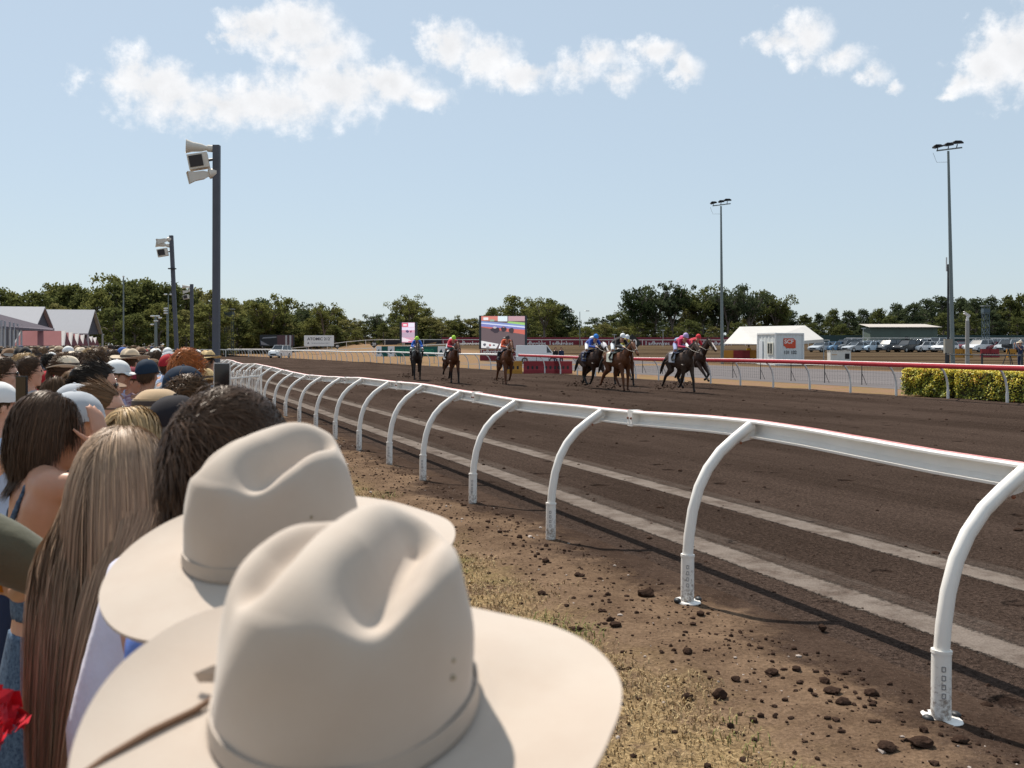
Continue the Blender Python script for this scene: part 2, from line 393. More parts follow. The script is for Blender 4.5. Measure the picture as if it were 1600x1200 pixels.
# near verge between the crowd and the rail, with real bumps
def vz(u_, v_):
    a = mnoise.fractal((u_ * 2.4, v_ * 2.4, 1.0), 1.0, 2.0, 4)
    b_ = mnoise.noise((u_ * 9, v_ * 9, 5.0))
    return .012 + .016 * a + .008 * b_ + .035 * math.exp(-((u_ + .45) / .42) ** 2) * (.6 + .8 * mnoise.noise((u_ * 3, v_ * 1.3, 8)))
sheet('grass_verge', [-4.6 + i * .05 for i in range(108)], [1.2 + i * .05 for i in range(560)], 0.0, MG, fz=lambda a, b_: vz(a, b_) * min(1, (a + 4.6) / .3) * (1 - sstep(a, .15, .55)) - .012 * sstep(a, .35, .62))

# ------------------------------------------------------------------ clods and dry grass
mclod = M('clod_soil', (.045, .028, .021), 1.0, spec=.0, var=.45, scale=18, bump=.8, bscale=60)
mstone = M('pale_stone', (.38, .32, .28), .9, var=.3, scale=9)
import bmesh
_bm = bmesh.new(); bmesh.ops.create_icosphere(_bm, subdivisions=2, radius=1)
ICO_V = [v.co.copy() for v in _bm.verts]; ICO_F = [tuple(v.index for v in f.verts) for f in _bm.faces]; _bm.free()
_bm = bmesh.new(); bmesh.ops.create_icosphere(_bm, subdivisions=1, radius=1)
ICO1_V = [v.co.copy() for v in _bm.verts]; ICO1_F = [tuple(v.index for v in f.verts) for f in _bm.faces]; _bm.free()
def clod(mb, c, r, m=0, seed=0, big=False):
    V, Fc = (ICO_V, ICO_F) if big else (ICO1_V, ICO1_F)
    sx, sy, sz = (rng.uniform(.7, 1.35), rng.uniform(.7, 1.3), rng.uniform(.45, .85))
    mb.add([(c[0] + p.x * r * sx * (1 + .5 * mnoise.noise(p * 1.7 + Vector((seed, 0, 0)))), c[1] + p.y * r * sy * (1 + .5 * mnoise.noise(p * 1.7 + Vector((0, seed, 0)))),
             c[2] + p.z * r * sz * (1 + .45 * mnoise.noise(p * 2.2 + Vector((0, 0, seed))))) for p in V], Fc, m)
mb = MB()
for i in range(6500):
    u_ = .15 - abs(rng.gauss(0, .9)) if i % 4 else rng.uniform(-3.6, -.1)
    v_ = 1.5 + 22 * rng.random() ** 1.6
    r = .0045 + .013 * rng.random() ** 3.5
    if i % 9 == 0: r *= 1.8
    p = uv(u_, v_); clod(mb, (p.x, p.y, vz(u_, v_) + r * .25), r, 1 if rng.random() < .05 else 0, i * .37)
for i in range(900):                      # crumbs lying on the harrowed sand itself
    u_ = rng.uniform(.0, 9) if i % 3 else rng.uniform(0, .9); v_ = 2 + 26 * rng.random() ** 1.5; r = .005 + .016 * rng.random() ** 4
    p = uv(u_, v_); clod(mb, (p.x, p.y, r * .2), r, 0, i * .9)
for i in range(1500):                     # lumps and kicked-over divots across the whole track
    u_ = rng.uniform(.3, 20.5); v_ = 2 + 55 * rng.random() ** 1.3; r = (.010 + .030 * rng.random() ** 3) * (1 + v_ * .012)
    p = uv(u_, v_); clod(mb, (p.x, p.y, r * .05), r, 0, i * .7)
tag(mb.build('scattered_soil_clods', [mclod, mstone], smooth=True, fix=False), 'small dark clods of track soil scattered along the rail', 'soil clods', kind='stuff')
BIG = [(1011, 933, .05), (852, 885, .035), (962, 986, .034), (1074, 1031, .032), (1125, 1098, .04), (1207, 1060, .032), (1074, 1097, .03), (1150, 1070, .026), (1285, 987, .03),
       (1300, 1095, .036), (1440, 1175, .045), (1385, 1180, .035), (1362, 1095, .03), (812, 846, .028), (903, 1000 - 95, .028), (1318, 1110, .028), (1500, 1170, .034), (1245, 1055, .026)]
for k, (px, py, r) in enumerate(BIG):
    d = F * HC / (py - HY); X = (px - 800) / F * d
    u_ = (X - 3.85) * .938 + d * .347; v_ = -.347 * (X - 3.85) + d * .938
    mb = MB(); clod(mb, (0, 0, r * .4), r, 0, k * 3.1, True)
    o = mb.build('soil_clod', mclod, loc=(X, d, vz(u_, v_)))
    tag(o, 'dark lump of track soil lying on the dry verge beside the white rail', 'soil clod', 'larger dark clods on the verge')
mg = [M('dry_grass', (.42, .305, .16), .8, spec=.2), M('brown_grass', (.22, .145, .07), .8, spec=.2), M('green_grass', (.19, .20, .06), .8, spec=.2)]
mb = MB()
def tuft_ok(u_, v_):
    return mnoise.fractal((u_ * 1.1, v_ * 1.1, 4.0), 1.0, 2.0, 3) * .6 + .85 * sstep(-u_, .55, 1.3) + .1
for i in range(120000):
    u_ = rng.uniform(-3.4, -.45); v_ = 1.3 + 20 * rng.random() ** 1.5
    if tuft_ok(u_, v_) < rng.uniform(.38, .92): continue
    p = uv(u_, v_); z0 = vz(u_, v_) - .003
    g = mnoise.noise((u_ * .9, v_ * .9, 2.0)) + rng.uniform(-.3, .3)
    mm = 2 if g > .3 else (0 if rng.random() < .6 else 1)
    L = rng.uniform(.016, .05) * (1.35 if mm == 2 else 1); a = rng.uniform(0, 6.28); lean = rng.uniform(.3, 1.3)
    dx, dy = math.cos(a), math.sin(a); w = rng.uniform(.0013, .0026) * (1 + v_ * .05)
    q1 = (p.x + dx * L * .35 * lean, p.y + dy * L * .35 * lean, z0 + L * .6); q2 = (p.x + dx * L * lean, p.y + dy * L * lean, z0 + L * rng.uniform(.5, .95))
    sx, sy = -dy * w, dx * w
    mb.add([(p.x - sx, p.y - sy, z0), (p.x + sx, p.y + sy, z0), (q1[0] + sx, q1[1] + sy, q1[2]), (q1[0] - sx, q1[1] - sy, q1[2]), q2], [(0, 1, 2, 3), (3, 2, 4)], mm)
tag(mb.build('dry_grass', mg, smooth=False, fix=False), 'short dry grass growing on the verge by the crowd', 'grass', kind='stuff')

# ================================================================== outer running rail
mwhite = M('white_paint', (.82, .79, .745), .38, var=.05, scale=4, bump=.04, bscale=12)
mpink = M('faded_red_paint', (.62, .20, .19), .5, var=.25, scale=6, two=(.68, .30, .28))
mrust = M('rusty_bolt', (.20, .07, .035), .8, var=.4, scale=40)
mdark = M('dark_steel', (.03, .032, .035), .5, metal=.3)
mgalv = M('grey_galvanised', (.42, .44, .45), .45, metal=.5, var=.15, scale=6)
POSTS = [(2.85, 1.14), (5.2, 1.15), (7.58, 1.205), (10.06, 1.15), (12.37, 1.12), (14.5, 1.135), (16.4, 1.155), (18.6, 1.13), (20.8, 1.12), (23.0, 1.07), (25.3, 1.03), (27.6, 1.0), (29.8, 1.01), (32.1, 1.03), (34.4, 1.06)]
while POSTS[-1][0] < 92: POSTS.append((POSTS[-1][0] + 2.35, 1.05 + .04 * math.sin(len(POSTS) * 1.3)))
OUT = .54
rail = thing('running_rail', 'white running rail with curved posts and faded red top along the near track edge', 'rail', uv(0, 4))
inv = -uv(0, 4)
path = []
for k in range(len(POSTS) - 1):
    (va, ha), (vb, hb) = POSTS[k], POSTS[k + 1]
    for q in range(4):
        f = q / 4; path.append(uv(OUT, va + (vb - va) * f, ha + (hb - ha) * sstep(f, 0, 1)))
path = [uv(OUT, -1.5, 1.14)] + path
prof = [(-.045, .058), (-.02, .066), (.02, .068), (.05, .050), (.062, .0), (.05, -.048), (.01, -.064), (-.045, -.060), (-.047, -.046), (.004, -.047), (.030, -.022), (.032, .026), (.006, .046), (-.045, .046)]
mb = MB(); mb.sweep(prof, [p + inv for p in path])
npf = len(prof)
for i in range((len(path) - 1) * npf):
    mb.m[i] = 1 if (i % npf) in (1, 2, 3, 4, 5) else 0
mb.build('rail_beam', [mwhite, mpink], rail, smooth=35)
rotj = Matrix.Rotation(math.atan2(.938, -.347), 3, 'Z')
jm = MB(); jm.box((0, 0, 0), (.09, .098, .1395), 0); jm.box((0, -.02, -.002), (.012, .12, .136), 0); joint_me = jm.mesh('rail_joint', [mwhite], smooth=False)
bj = MB(); bj.ell((0, 0, 0), (.011, .011, .011), 0, 8, 5); bolt_me = bj.mesh('bolt', [mrust])
for k in range(1, 15, 2):
    v_, h_ = POSTS[k]; vj = v_ - .62; f_ = (vj - POSTS[k - 1][0]) / (v_ - POSTS[k - 1][0]); hj = POSTS[k - 1][1] + (h_ - POSTS[k - 1][1]) * sstep(f_, 0, 1)
    j_ = link('rail_joint', joint_me, rail, uv(OUT + .004, vj, hj + .002) + inv, math.atan2(.938, -.347))
    for s_ in (-.03, .03): link('bolt', bolt_me, j_, Vector((s_, .054, 0)))
def dirty_white():
    m, t, b, node, mth, noise_, ramp, mix, scale = nodes_mat('dirt_splashed_white')
    b.inputs['Roughness'].default_value = .42; b.inputs['Specular IOR Level'].default_value = .35
    pos = node('ShaderNodeNewGeometry').outputs['Position']; z = node('ShaderNodeSeparateXYZ', {0: pos}).outputs[2]
    n = noise_(pos, 34.0, 6, .75); d_ = ramp(mth('ADD', n, mth('MULTIPLY', z, -.75)), .36, .56)
    t.links.new(mix(mth('MULTIPLY', d_, .8), (.80, .77, .725), (.20, .14, .10)), b.inputs['Base Color']); return m
mwhite_dirty = dirty_white()
# one post, local x towards the track
pm = MB(); pm.tube([(0, 0, .02), (.0, 0, .33), (.012, 0, .46), (.04, 0, .62), (.09, 0, .77), (.16, 0, .89), (.26, 0, 1.0), (.37, 0, 1.08), (.47, 0, 1.145), (.52, 0, 1.175)], .0375, 14, up=(0, 1, 0))
pm.prism([(.40, 1.055), (.535, 1.085), (.535, 1.20), (.50, 1.19)], -.012, .012)
post_me = pm.mesh('post', [mwhite])
pk = MB(); pk.box((.515, .036, 1.157), (.03, .035, .05), 0); packer_me = pk.mesh('packer', [mrust], smooth=False)
sm = MB(); sm.tube([(-.003, 0, .0), (0, 0, .34)], [.047, .0455], 14, up=(0, 1, 0)); sm.tube([(0, 0, .336), (.001, 0, .352)], [.049, .049], 14, up=(0, 1, 0)); sleeve_me = sm.mesh('sleeve', [mwhite_dirty])
hm = MB()
for i in range(4):                        # row of stamped slots on the side of the sleeve
    for (dy, dz, sy, sz) in ((0, .011, .03, .004), (0, -.011, .03, .004), (.014, 0, .004, .024), (-.014, 0, .004, .024)):
        hm.box((-.0235, -.0402, .145 + i * .042 + dz), (.012, .004, sz), 0, Matrix.Rotation(R(-30), 3, 'Z')) if dy == 0 else hm.box((-.0235 - dy * .5, -.0402 + dy * .28 * 1.0, .145 + i * .042), (.003, .004, .022), 0, Matrix.Rotation(R(-30), 3, 'Z'))
slot_me = hm.mesh('slots', [M('slot_shadow_grey', (.22, .22, .23), .6)], smooth=False)
bm_ = MB(); bm_.tube([(0, 0, .012), (0, 0, .028)], [.118, .112], 20, ry=[.085, .08]); base_me = bm_.mesh('base_plate', [mwhite])
fm = MB(); fm.box((0, 0, -.002), (.15, .11, .03)); fm.ell((.085, .0, .032), (.022, .03, .016)); fm.ell((-.08, .0, .034), (.024, .03, .018)); foot_me = fm.mesh('rubber_foot', [mdark])
rz = math.atan2(.347, .938)
for k, (v_, h_) in enumerate(POSTS):
    p = link('post', post_me, rail, uv(0, v_) + inv, rz); p.scale.z = h_ / 1.145
    c = link('sleeve', sleeve_me, p); c.scale.z = 1.145 / h_
    if k < 14: link('slots', slot_me, c)
    if k < 26: link('packer', packer_me, p); link('bolt', bolt_me, p, Vector((.40, -.045, 1.06)))
    if k in (1, 2): link('base_plate', base_me, p); link('rubber_foot', foot_me, p)

# ================================================================== inner rail, red then white
irail = thing('inner_rail', 'inner running rail, red near the hedge and white farther off, on curved white posts', 'rail', uv(21.5, 20))
inv2 = -uv(21.5, 20)
mred = M('red_rail_plastic', (.50, .045, .055), .35, var=.12, scale=2)
mcap = M('pale_rail_top', (.74, .66, .64), .4)
ROUT = .55
def ipath(a, b_, st=2.4):
    out = []; v_ = a
    while v_ <= b_ + .01: out.append(uv(inner_u(v_) - ROUT, v_, 1.15 + .025 * math.sin(v_ * .21) + .02 * math.sin(v_ * .077 + 1))); v_ += st
    return out
oval = [(.05 * math.cos(a), .088 * math.sin(a)) for a in [2 * math.pi * i / 14 for i in range(14)]]
mb = MB(); pth = [p + inv2 for p in ipath(-12, 66.4)]; mb.sweep(oval, pth)
for i in range((len(pth) - 1) * 14): mb.m[i] = 1 if (i % 14) in (1, 2, 3, 4) else 0
mb.build('red_rail_beam', [mred, mcap], irail)
mb = MB(); mb.sweep([(a * 1.0, b_ * .8) for a, b_ in oval], [p + inv2 for p in ipath(66.4, 236, 4)]); mb.build('white_rail_beam', mwhite, irail)
q = MB(); q.tube([(0, 0, -.02), (0, 0, .3), (-.02, 0, .5), (-.08, 0, .72), (-.2, 0, .92), (-.36, 0, 1.05), (-.52, 0, 1.13)], .035, 8, up=(0, 1, 0)); q.tube([(0, 0, 0), (0, 0, .3)], .045, 8, up=(0, 1, 0))
ip_me = q.mesh('post', [M('aged_white_paint', (.62, .61, .60), .5, var=.1, scale=5)])
v_ = -8.4; k = 0
while v_ < 226 and k < 97:
    link('post', ip_me, irail, uv(inner_u(v_), v_, .06) + inv2, rz); v_ += 2.42; k += 1
# far white rails across the infield
def plain_rail(name, label, pts, h, st, group='far white rails'):
    r = thing(name, label, 'rail', pts[0], 0, group); i0 = -Vector(pts[0])
    L = []; ps = []
    for a, b_ in zip(pts[:-1], pts[1:]):
        a, b_ = Vector(a), Vector(b_); n = max(1, int((b_ - a).length / st))
        for i in range(n): p = a.lerp(b_, i / n); ps.append(p)
    ps.append(Vector(pts[-1]))
    for p in ps: p.z = elev(p.x, p.y)
    mb = MB(); mb.sweep([(.05, -.06), (.05, .06), (-.05, .06), (-.05, -.06)], [p + i0 + Vector((0, 0, h)) for p in ps]); mb.build('rail_beam', mwhite, r, smooth=False)
    q = MB(); q.tube([(0, 0, -.1), (0, 0, h - .04)], .05, 6); me = q.mesh('post', [mwhite])
    for p in ps[:98]: link('post', me, r, p + i0)
plain_rail('white_rail', 'white rail running in front of the red advertising boards', [(-62, 213, 0), (10, 206, 0), (62, 200, 0)], 1.15, 4.0)
plain_rail('white_rail', 'white rail behind the parked cars at right', [(64, 196, 0), (120, 192, 0), (160, 188, 0)], 1.6, 4.0)
plain_rail('white_rail', 'white rail crossing the far end of the track behind the poles', [(-92, 185, 0), (-70, 188, 0), (-50, 196, 0)], 1.1, 3.0)
plain_rail('white_rail', 'lower white rail passing under the number boards', [(-58, 168, 0), (-30, 160, 0), (0, 150, 0)], 1.15, 4.0)
# ================================================================== picket crowd barrier with hooped tops
def barrier(label, a, b_, z=1.2):
    a, b_ = Vector(a), Vector(b_); L = (b_ - a).length; t = (b_ - a) / L
    r = thing('crowd_barrier', label, 'barrier', a, math.atan2(t.y, t.x), 'white picket barriers between crowd and track')
    mb = MB()
    for zz in (.12, z - .16): mb.box((L / 2, 0, zz), (L, .03, .035))
    mb.build('frame_rail', mwhite, r, smooth=False)
    mb = MB(); n = int(L / .12)
    for i in range(n):
        x = (i + .5) * L / n
        if i % 2 == 0:
            mb.tube([(x, 0, .05), (x, 0, z - .05)] + [(x + L / n / 2 - math.cos(q_) * L / n / 2, 0, z - .05 + math.sin(q_) * .06) for q_ in (.5, 1.0, 1.57, 2.1, 2.6)] + [(x + L / n, 0, z - .05), (x + L / n, 0, .05)], .009, 5, up=(0, 1, 0))
    mb.build('hooped_pickets', mwhite, r)
    for x in (0, L):
        q = MB(); q.tube([(x, 0, 0), (x, 0, z + .02)], .03, 8); q.ell((x, 0, z + .03), (.035, .035, .035), 0, 8, 6); q.build('post', mwhite, r)
bp_ = [(-6.35, 25.9), (-6.5, 23.5), (-6.75, 21.1)]
for i, (a, b_) in enumerate(zip(bp_[:-1], bp_[1:])): barrier(['short white picket barrier standing closest to the rail end', 'short white picket barrier right of the raised telephone'][i], (*a, 0), (*b_, 0))
for i in range(7): barrier('white hooped picket barrier following the rail beyond the thick pole', uv(-1.2, 29.5 + i * 5), uv(-1.2, 34.4 + i * 5))
# ================================================================== low mesh fence on the gravel road
mf = thing('mesh_fence', 'low black mesh fence with white top wire behind the red rail', 'fence', uv(27.8, 20)); inv3 = -uv(27.8, 20)
q = MB(); q.tube([(0, 0, 0), (0, 0, .88)], .022, 6); q.tube([(0, 0, .55), (.25, .1, 0)], .014, 5); pme = q.mesh('post', [mdark])
mb = MB(); mw = MB()
for i in range(34):
    a = uv(27.8, -6 + i * 2.7) + inv3; b_ = uv(27.8, -6 + (i + 1) * 2.7) + inv3
    link('post', pme, mf, a)
    mw.tube([a + Vector((0, 0, .86)), b_ + Vector((0, 0, .86))], .013, 4)
    for zz in (.08, .24, .4, .56, .72): mb.tube([a + Vector((0, 0, zz)), b_ + Vector((0, 0, zz))], .0035, 3)
    for j in range(14):
        p = a.lerp(b_, j / 14); mb.tube([p + Vector((0, 0, .04)), p + Vector((0, 0, .86))], .003, 3)
mw.build('top_wire', mwhite, mf); mb.build('wire_mesh', mdark, mf)
# ================================================================== clipped hedge
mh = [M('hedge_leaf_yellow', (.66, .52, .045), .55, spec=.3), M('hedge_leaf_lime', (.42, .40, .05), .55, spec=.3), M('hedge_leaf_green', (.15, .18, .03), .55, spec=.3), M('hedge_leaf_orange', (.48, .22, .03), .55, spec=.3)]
def hedge(label, v0, v1):
    L = v1 - v0; r = thing('hedge', label, 'hedge', uv(22.45, v0), math.atan2(.938, -.347), 'clipped yellow green hedges by the inner rail')
    mb = MB()
    W_, Hh = 1.5, .98
    for i in range(6500):
        side = rng.random(); x = rng.uniform(0, L)
        if side < .42: y, z = rng.uniform(-W_, 0), Hh - abs(rng.gauss(0, .035))
        elif side < .84: y, z = -abs(rng.gauss(0, .05)), rng.uniform(.03, Hh)
        else: y, z = rng.uniform(-W_, 0), rng.uniform(.1, Hh); x = rng.choice([rng.gauss(.03, .04), rng.gauss(L - .03, .04)])
        k = mnoise.noise((x * 2.2, y * 2.2 + z * 1.5, z * 2.2)) ; 
        rr = .13 * k + rng.gauss(0, .02)
        z += rr * (.8 if side < .42 else .3); y += rr * (.9 if side >= .42 else 0)
        ed = max(0, .12 - min(x, L - x)) ; z -= ed * .6 if z > .6 else 0
        s_ = rng.uniform(.03, .055)
        n = Vector((rng.gauss(0, .6), rng.gauss(.5, .6), rng.gauss(.7, .5))).normalized(); a = n.orthogonal().normalized(); a = Matrix.Rotation(rng.uniform(0, 6.28), 3, n) @ a; b_ = n.cross(a)
        c = Vector((x, y, z))
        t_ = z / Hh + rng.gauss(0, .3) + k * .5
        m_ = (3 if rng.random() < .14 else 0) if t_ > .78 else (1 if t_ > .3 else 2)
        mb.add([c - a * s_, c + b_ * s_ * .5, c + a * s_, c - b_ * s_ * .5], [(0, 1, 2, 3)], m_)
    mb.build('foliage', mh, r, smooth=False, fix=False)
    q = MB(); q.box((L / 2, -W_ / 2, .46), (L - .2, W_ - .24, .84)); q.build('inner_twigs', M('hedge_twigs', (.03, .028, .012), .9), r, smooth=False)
hedge('yellow green clipped hedge behind the red rail, farther section ending at the gravel road', 28.9, 31.2)
hedge('yellow green clipped hedge section cut by the right edge of the photo', 24.6, 28.6)
# ================================================================== trees
def leaf_mat(name):
    m = bpy.data.materials.new(name); m.use_nodes = True; t = m.node_tree; t.nodes.clear()
    o = t.nodes.new('ShaderNodeOutputMaterial'); mxs = t.nodes.new('ShaderNodeMixShader'); d = t.nodes.new('ShaderNodeBsdfDiffuse'); tr = t.nodes.new('ShaderNodeBsdfTranslucent')
    oi = t.nodes.new('ShaderNodeObjectInfo'); tc_ = t.nodes.new('ShaderNodeTexCoord'); nz = t.nodes.new('ShaderNodeTexNoise')
    nz.inputs['Scale'].default_value = 1.1; nz.inputs['Detail'].default_value = 5; t.links.new(tc_.outputs['Object'], nz.inputs['Vector'])
    mr_ = t.nodes.new('ShaderNodeMapRange'); mr_.inputs[1].default_value = .3; mr_.inputs[2].default_value = .7; mr_.inputs[3].default_value = .6; mr_.inputs[4].default_value = 1.5
    t.links.new(nz.outputs['Fac'], mr_.inputs[0])
    s = t.nodes.new('ShaderNodeVectorMath'); s.operation = 'SCALE'; t.links.new(oi.outputs['Color'], s.inputs[0]); t.links.new(mr_.outputs[0], s.inputs['Scale'])
    t.links.new(s.outputs[0], d.inputs[0]); t.links.new(s.outputs[0], tr.inputs[0]); mxs.inputs[0].default_value = .5
    t.links.new(d.outputs[0], mxs.inputs[1]); t.links.new(tr.outputs[0], mxs.inputs[2]); t.links.new(mxs.outputs[0], o.inputs[0]); return m
MLEAF = leaf_mat('tree_leaves'); MBARK = M('bark', (.16, .13, .11), .9, var=.4, scale=3)
def leaf_clump(mb, c, r, n, s, flat=.8):
    for i in range(n):
        d = Vector((rng.gauss(0, 1), rng.gauss(0, 1), rng.gauss(0, flat))); d = d.normalized() * (r * rng.random() ** .45)
        d.z *= flat
        p = c + d
        nn_ = Vector((rng.gauss(0, 1), rng.gauss(0, 1), rng.gauss(.4, 1))).normalized(); a = nn_.orthogonal().normalized(); a = Matrix.Rotation(rng.uniform(0, 6.28), 3, nn_) @ a; b_ = nn_.cross(a)
        q = s * rng.uniform(.6, 1.3)
        mb.add([p - a * q, p + b_ * q * .55 + a * q * .1, p + a * q, p - b_ * q * .55], [(0, 1, 2, 3)])
def make_tree(kind, seed):
    """unit tree about 10 m tall; kind: dense (leafy to the ground), open (gum with bare limbs), bushy"""
    rng.seed(seed); tk = MB(); cr_ = MB()
    Hh = 10.0
    if kind == 'open':
        h0 = rng.uniform(2.2, 3.2); top = Vector((rng.uniform(-.4, .4), rng.uniform(-.4, .4), h0))
        tk.tube([(0, 0, -.3), (0, 0, .6), top], [.30, .24, .20], 7)
        for i in range(6):
            a = i * 1.05 + rng.uniform(-.4, .4); L = rng.uniform(4.0, 6.6); sp = rng.uniform(.25, .62)
            e = top + Vector((math.cos(a) * L * sp, math.sin(a) * L * sp, L * rng.uniform(.72, .98))); mid = top.lerp(e, .5) + Vector((rng.uniform(-.4, .4), rng.uniform(-.4, .4), .3))
            tk.tube([top, mid, e], [.15, .10, .04], 6)
            for j in range(9):
                f = rng.uniform(.35, 1.05); c = top.lerp(e, f) + Vector((rng.gauss(0, .75), rng.gauss(0, .75), rng.gauss(.2, .5)))
                tk.tube([top.lerp(e, min(f, .95) * .85), c], [.05, .02], 4)
                leaf_clump(cr_, c, rng.uniform(.55, 1.05), 55, .19, .75)
    else:
        lo = 1.6 if kind == 'dense' else .3
        tk.tube([(0, 0, -.3), (.1, 0, 2.5), (0, .1, 6.5), (0, 0, 8.6)], [.28, .22, .13, .04], 7)
        nb = 40 if kind == 'dense' else 34
        for i in range(nb):
            f = (i + .5) / nb; z = lo + (Hh - lo - .6) * f; 
            rr = (3.2 if kind == 'dense' else 3.6) * (math.sin(math.pi * min(1, .18 + f * .8)) ** .7) * rng.uniform(.35, 1.05)
            a = i * 2.4 + rng.uniform(-.5, .5); c = Vector((math.cos(a) * rr, math.sin(a) * rr, z + rng.gauss(0, .3)))
            if i % 2 == 0: tk.tube([(0, 0, max(.8, z - 1.6)), c * .5 + Vector((0, 0, (z - .9) * .5)), c], [.09, .05, .02], 4)
            leaf_clump(cr_, c, rng.uniform(.8, 1.45), 85, .25, .72)
    zt = sorted(q[2] for q in cr_.v)[int(len(cr_.v) * .992)]; return tk.mesh('trunk', [MBARK], fix=False), cr_.mesh('crown', [MLEAF], smooth=False, fix=False), zt
TREE = {'dense': [make_tree('dense', 11 + i) for i in range(5)], 'open': [make_tree('open', 31 + i) for i in range(4)], 'bushy': [make_tree('bushy', 51 + i) for i in range(3)]}
rng.seed(99)
TREE_N = {}
def region(px):
    for lim, s in ((80, 'behind the grey gabled roofs at left'), (200, 'between the gabled roofs and the thin mast'), (345, 'behind the speaker poles'), (470, 'behind the dark billboard'), (560, 'behind the white billboard'),
                   (690, 'near the small upright screen'), (745, 'left of the large screen'), (890, 'behind the large screen'), (985, 'above the red boards in the middle'), (1235, 'near the white tent'),
                   (1350, 'left of the green shed'), (1480, 'behind the green shed'), (1700, 'behind the cars at far right')):
        if px < lim: return s
def tree(px, top, d, kind, colr, wide=1.0, noun=None):
    X = (px - 800) / F * d; z0 = elev(X, d); h = HC + (HY - top) / F * d - z0
    k = rng.randrange(len(TREE[kind])); tme, cme, zt = TREE[kind][k]
    what = {'dense': 'dense dark green tree', 'open': 'open gum tree with bare limbs', 'bushy': 'bushy tree leafy to the ground'}[kind]
    tone = 'yellowish ' if colr[0] > .17 else ''
    r = thing('tree', f'{tone}{what} {region(px)}', 'tree', (X, d, z0), rng.uniform(0, 6.28), 'trees around the racecourse')
    s = h / zt; r.scale = (s * wide, s * wide, s)
    link('trunk', tme, r); c = link('crown', cme, r); c.color = (*colr, 1)
SKY = [(-60, 450), (0, 450), (60, 454), (100, 446), (170, 454), (186, 433), (200, 436), (230, 440), (270, 446), (300, 455), (330, 448), (360, 462), (400, 466), (440, 463), (480, 480), (520, 475), (560, 492), (600, 486), (640, 464), (660, 476), (690, 496), (720, 488), (742, 498), (760, 480), (800, 466), (840, 468), (880, 476), (905, 506), (935, 502), (965, 490), (985, 480), (1000, 480), (1220, 486), (1260, 489), (1300, 484), (1340, 482), (1380, 475), (1420, 470), (1450, 467), (1500, 465), (1540, 461), (1660, 455)]
def skyline(x):
    for (a, ya), (b_, yb) in zip(SKY[:-1], SKY[1:]):
        if a <= x <= b_: return ya + (yb - ya) * (x - a) / (b_ - a)
    return 470
G1, G2, G3, G4 = (.098, .108, .038), (.138, .142, .046), (.165, .155, .06), (.066, .082, .042)
x = -55
while x < 1650:
    y = skyline(x) + rng.uniform(-3, 7)
    left = x < 350; right = x > 1225; mid = not left and not right
    d = rng.uniform(185, 215) if left else (rng.uniform(255, 290) if right else rng.uniform(228, 262))
    kd = 'dense' if rng.random() < (.75 if left or right else .4) else ('bushy' if rng.random() < .6 else 'open')
    if right: kd = 'dense' if rng.random() < .8 else 'bushy'
    cc = rng.choice([G1, G1, G2, G2, G3] if left else ([G4, G4, G1] if right else [G1, G2, G3, G2, G4]))
    tree(x, y, d, kd, cc, rng.uniform(.9, 1.25))
    x += rng.uniform(20, 30) if left or right else rng.uniform(20, 32)
x = -50
while x < 1650:                                      # lower front row closing the gaps
    y = skyline(x); yl = y + (540 - y) * rng.uniform(.3, .55)
    left = x < 350; right = x > 1225
    d = rng.uniform(165, 182) if left else (rng.uniform(238, 252) if right else rng.uniform(214, 226))
    tree(x, yl, d, 'bushy' if rng.random() < .7 else 'dense', rng.choice([G1, G2, G3] if not right else [G4, G1]), rng.uniform(1.2, 1.7))
    x += rng.uniform(30, 44)
for (px, ty) in ((994, 452), (1022, 444), (1050, 447), (1078, 452), (1098, 449), (1118, 458), (1150, 448), (1172, 449), (1196, 455), (1212, 462), (1136, 452)):
    tree(px, ty, rng.uniform(225, 240), 'open', rng.choice([G4, G1, (.04, .055, .024)]), rng.uniform(.75, .95))
for (px, ty) in ((640, 462), (186, 432), (218, 438), (505, 474), (850, 470), (418, 462), (100, 446)): tree(px, ty, 205 if px < 300 else 222, 'open', G2, .9)
x = 1226
while x < 1640:
    tree(x, skyline(x) + 14 + rng.uniform(-5, 5), 300, 'dense', G4, 1.5); x += 36
x = 345
while x < 1010:                                      # scrub closing the foot of the middle trees
    tree(x, 506 + rng.uniform(-12, 10), rng.uniform(226, 240), 'bushy', rng.choice([G1, G2, G2, G3]), 1.8); x += 15
x = 350
while x < 990:
    tree(x, skyline(x) + 12 + rng.uniform(-4, 10), 268, 'dense', rng.choice([G1, G1, G2, G4]), 1.3); x += 30
x = 930
while x < 1230: tree(x, 498 + rng.uniform(-6, 6), 265, 'bushy', rng.choice([G4, G4, G1]), 1.7); x += 26

# ================================================================== lettering
def text(body, size, loc, m, parent, width=None, bold=0.0, rotz=0, name='lettering', align='CENTER'):
    cu = bpy.data.curves.new('t', 'FONT'); cu.body = body; cu.size = size; cu.align_x = align; cu.align_y = 'CENTER'; cu.extrude = .004; cu.offset = bold; cu.resolution_u = 3
    ob = bpy.data.objects.new('t', cu); COL.objects.link(ob)
    dg = bpy.context.evaluated_depsgraph_get(); dg.update()
    me = bpy.data.meshes.new_from_object(ob.evaluated_get(dg)); bpy.data.objects.remove(ob)
    me.name = name; me.materials.clear(); me.materials.append(m)
    o = link(name, me, parent, loc); o.rotation_euler = (R(90), 0, rotz)
    if width:
        w = max(v.co.x for v in me.vertices) - min(v.co.x for v in me.vertices); o.scale.x = width / w
    return o
mink = M('navy_ink', (.03, .035, .07), .6); mboard = M('white_board', (.72, .74, .76), .6, var=.04, scale=1)
mredboard = M('crimson_board', (.19, .018, .032), .55, var=.12, scale=.6); mwhitetext = M('white_lettering', (.82, .80, .78), .5)
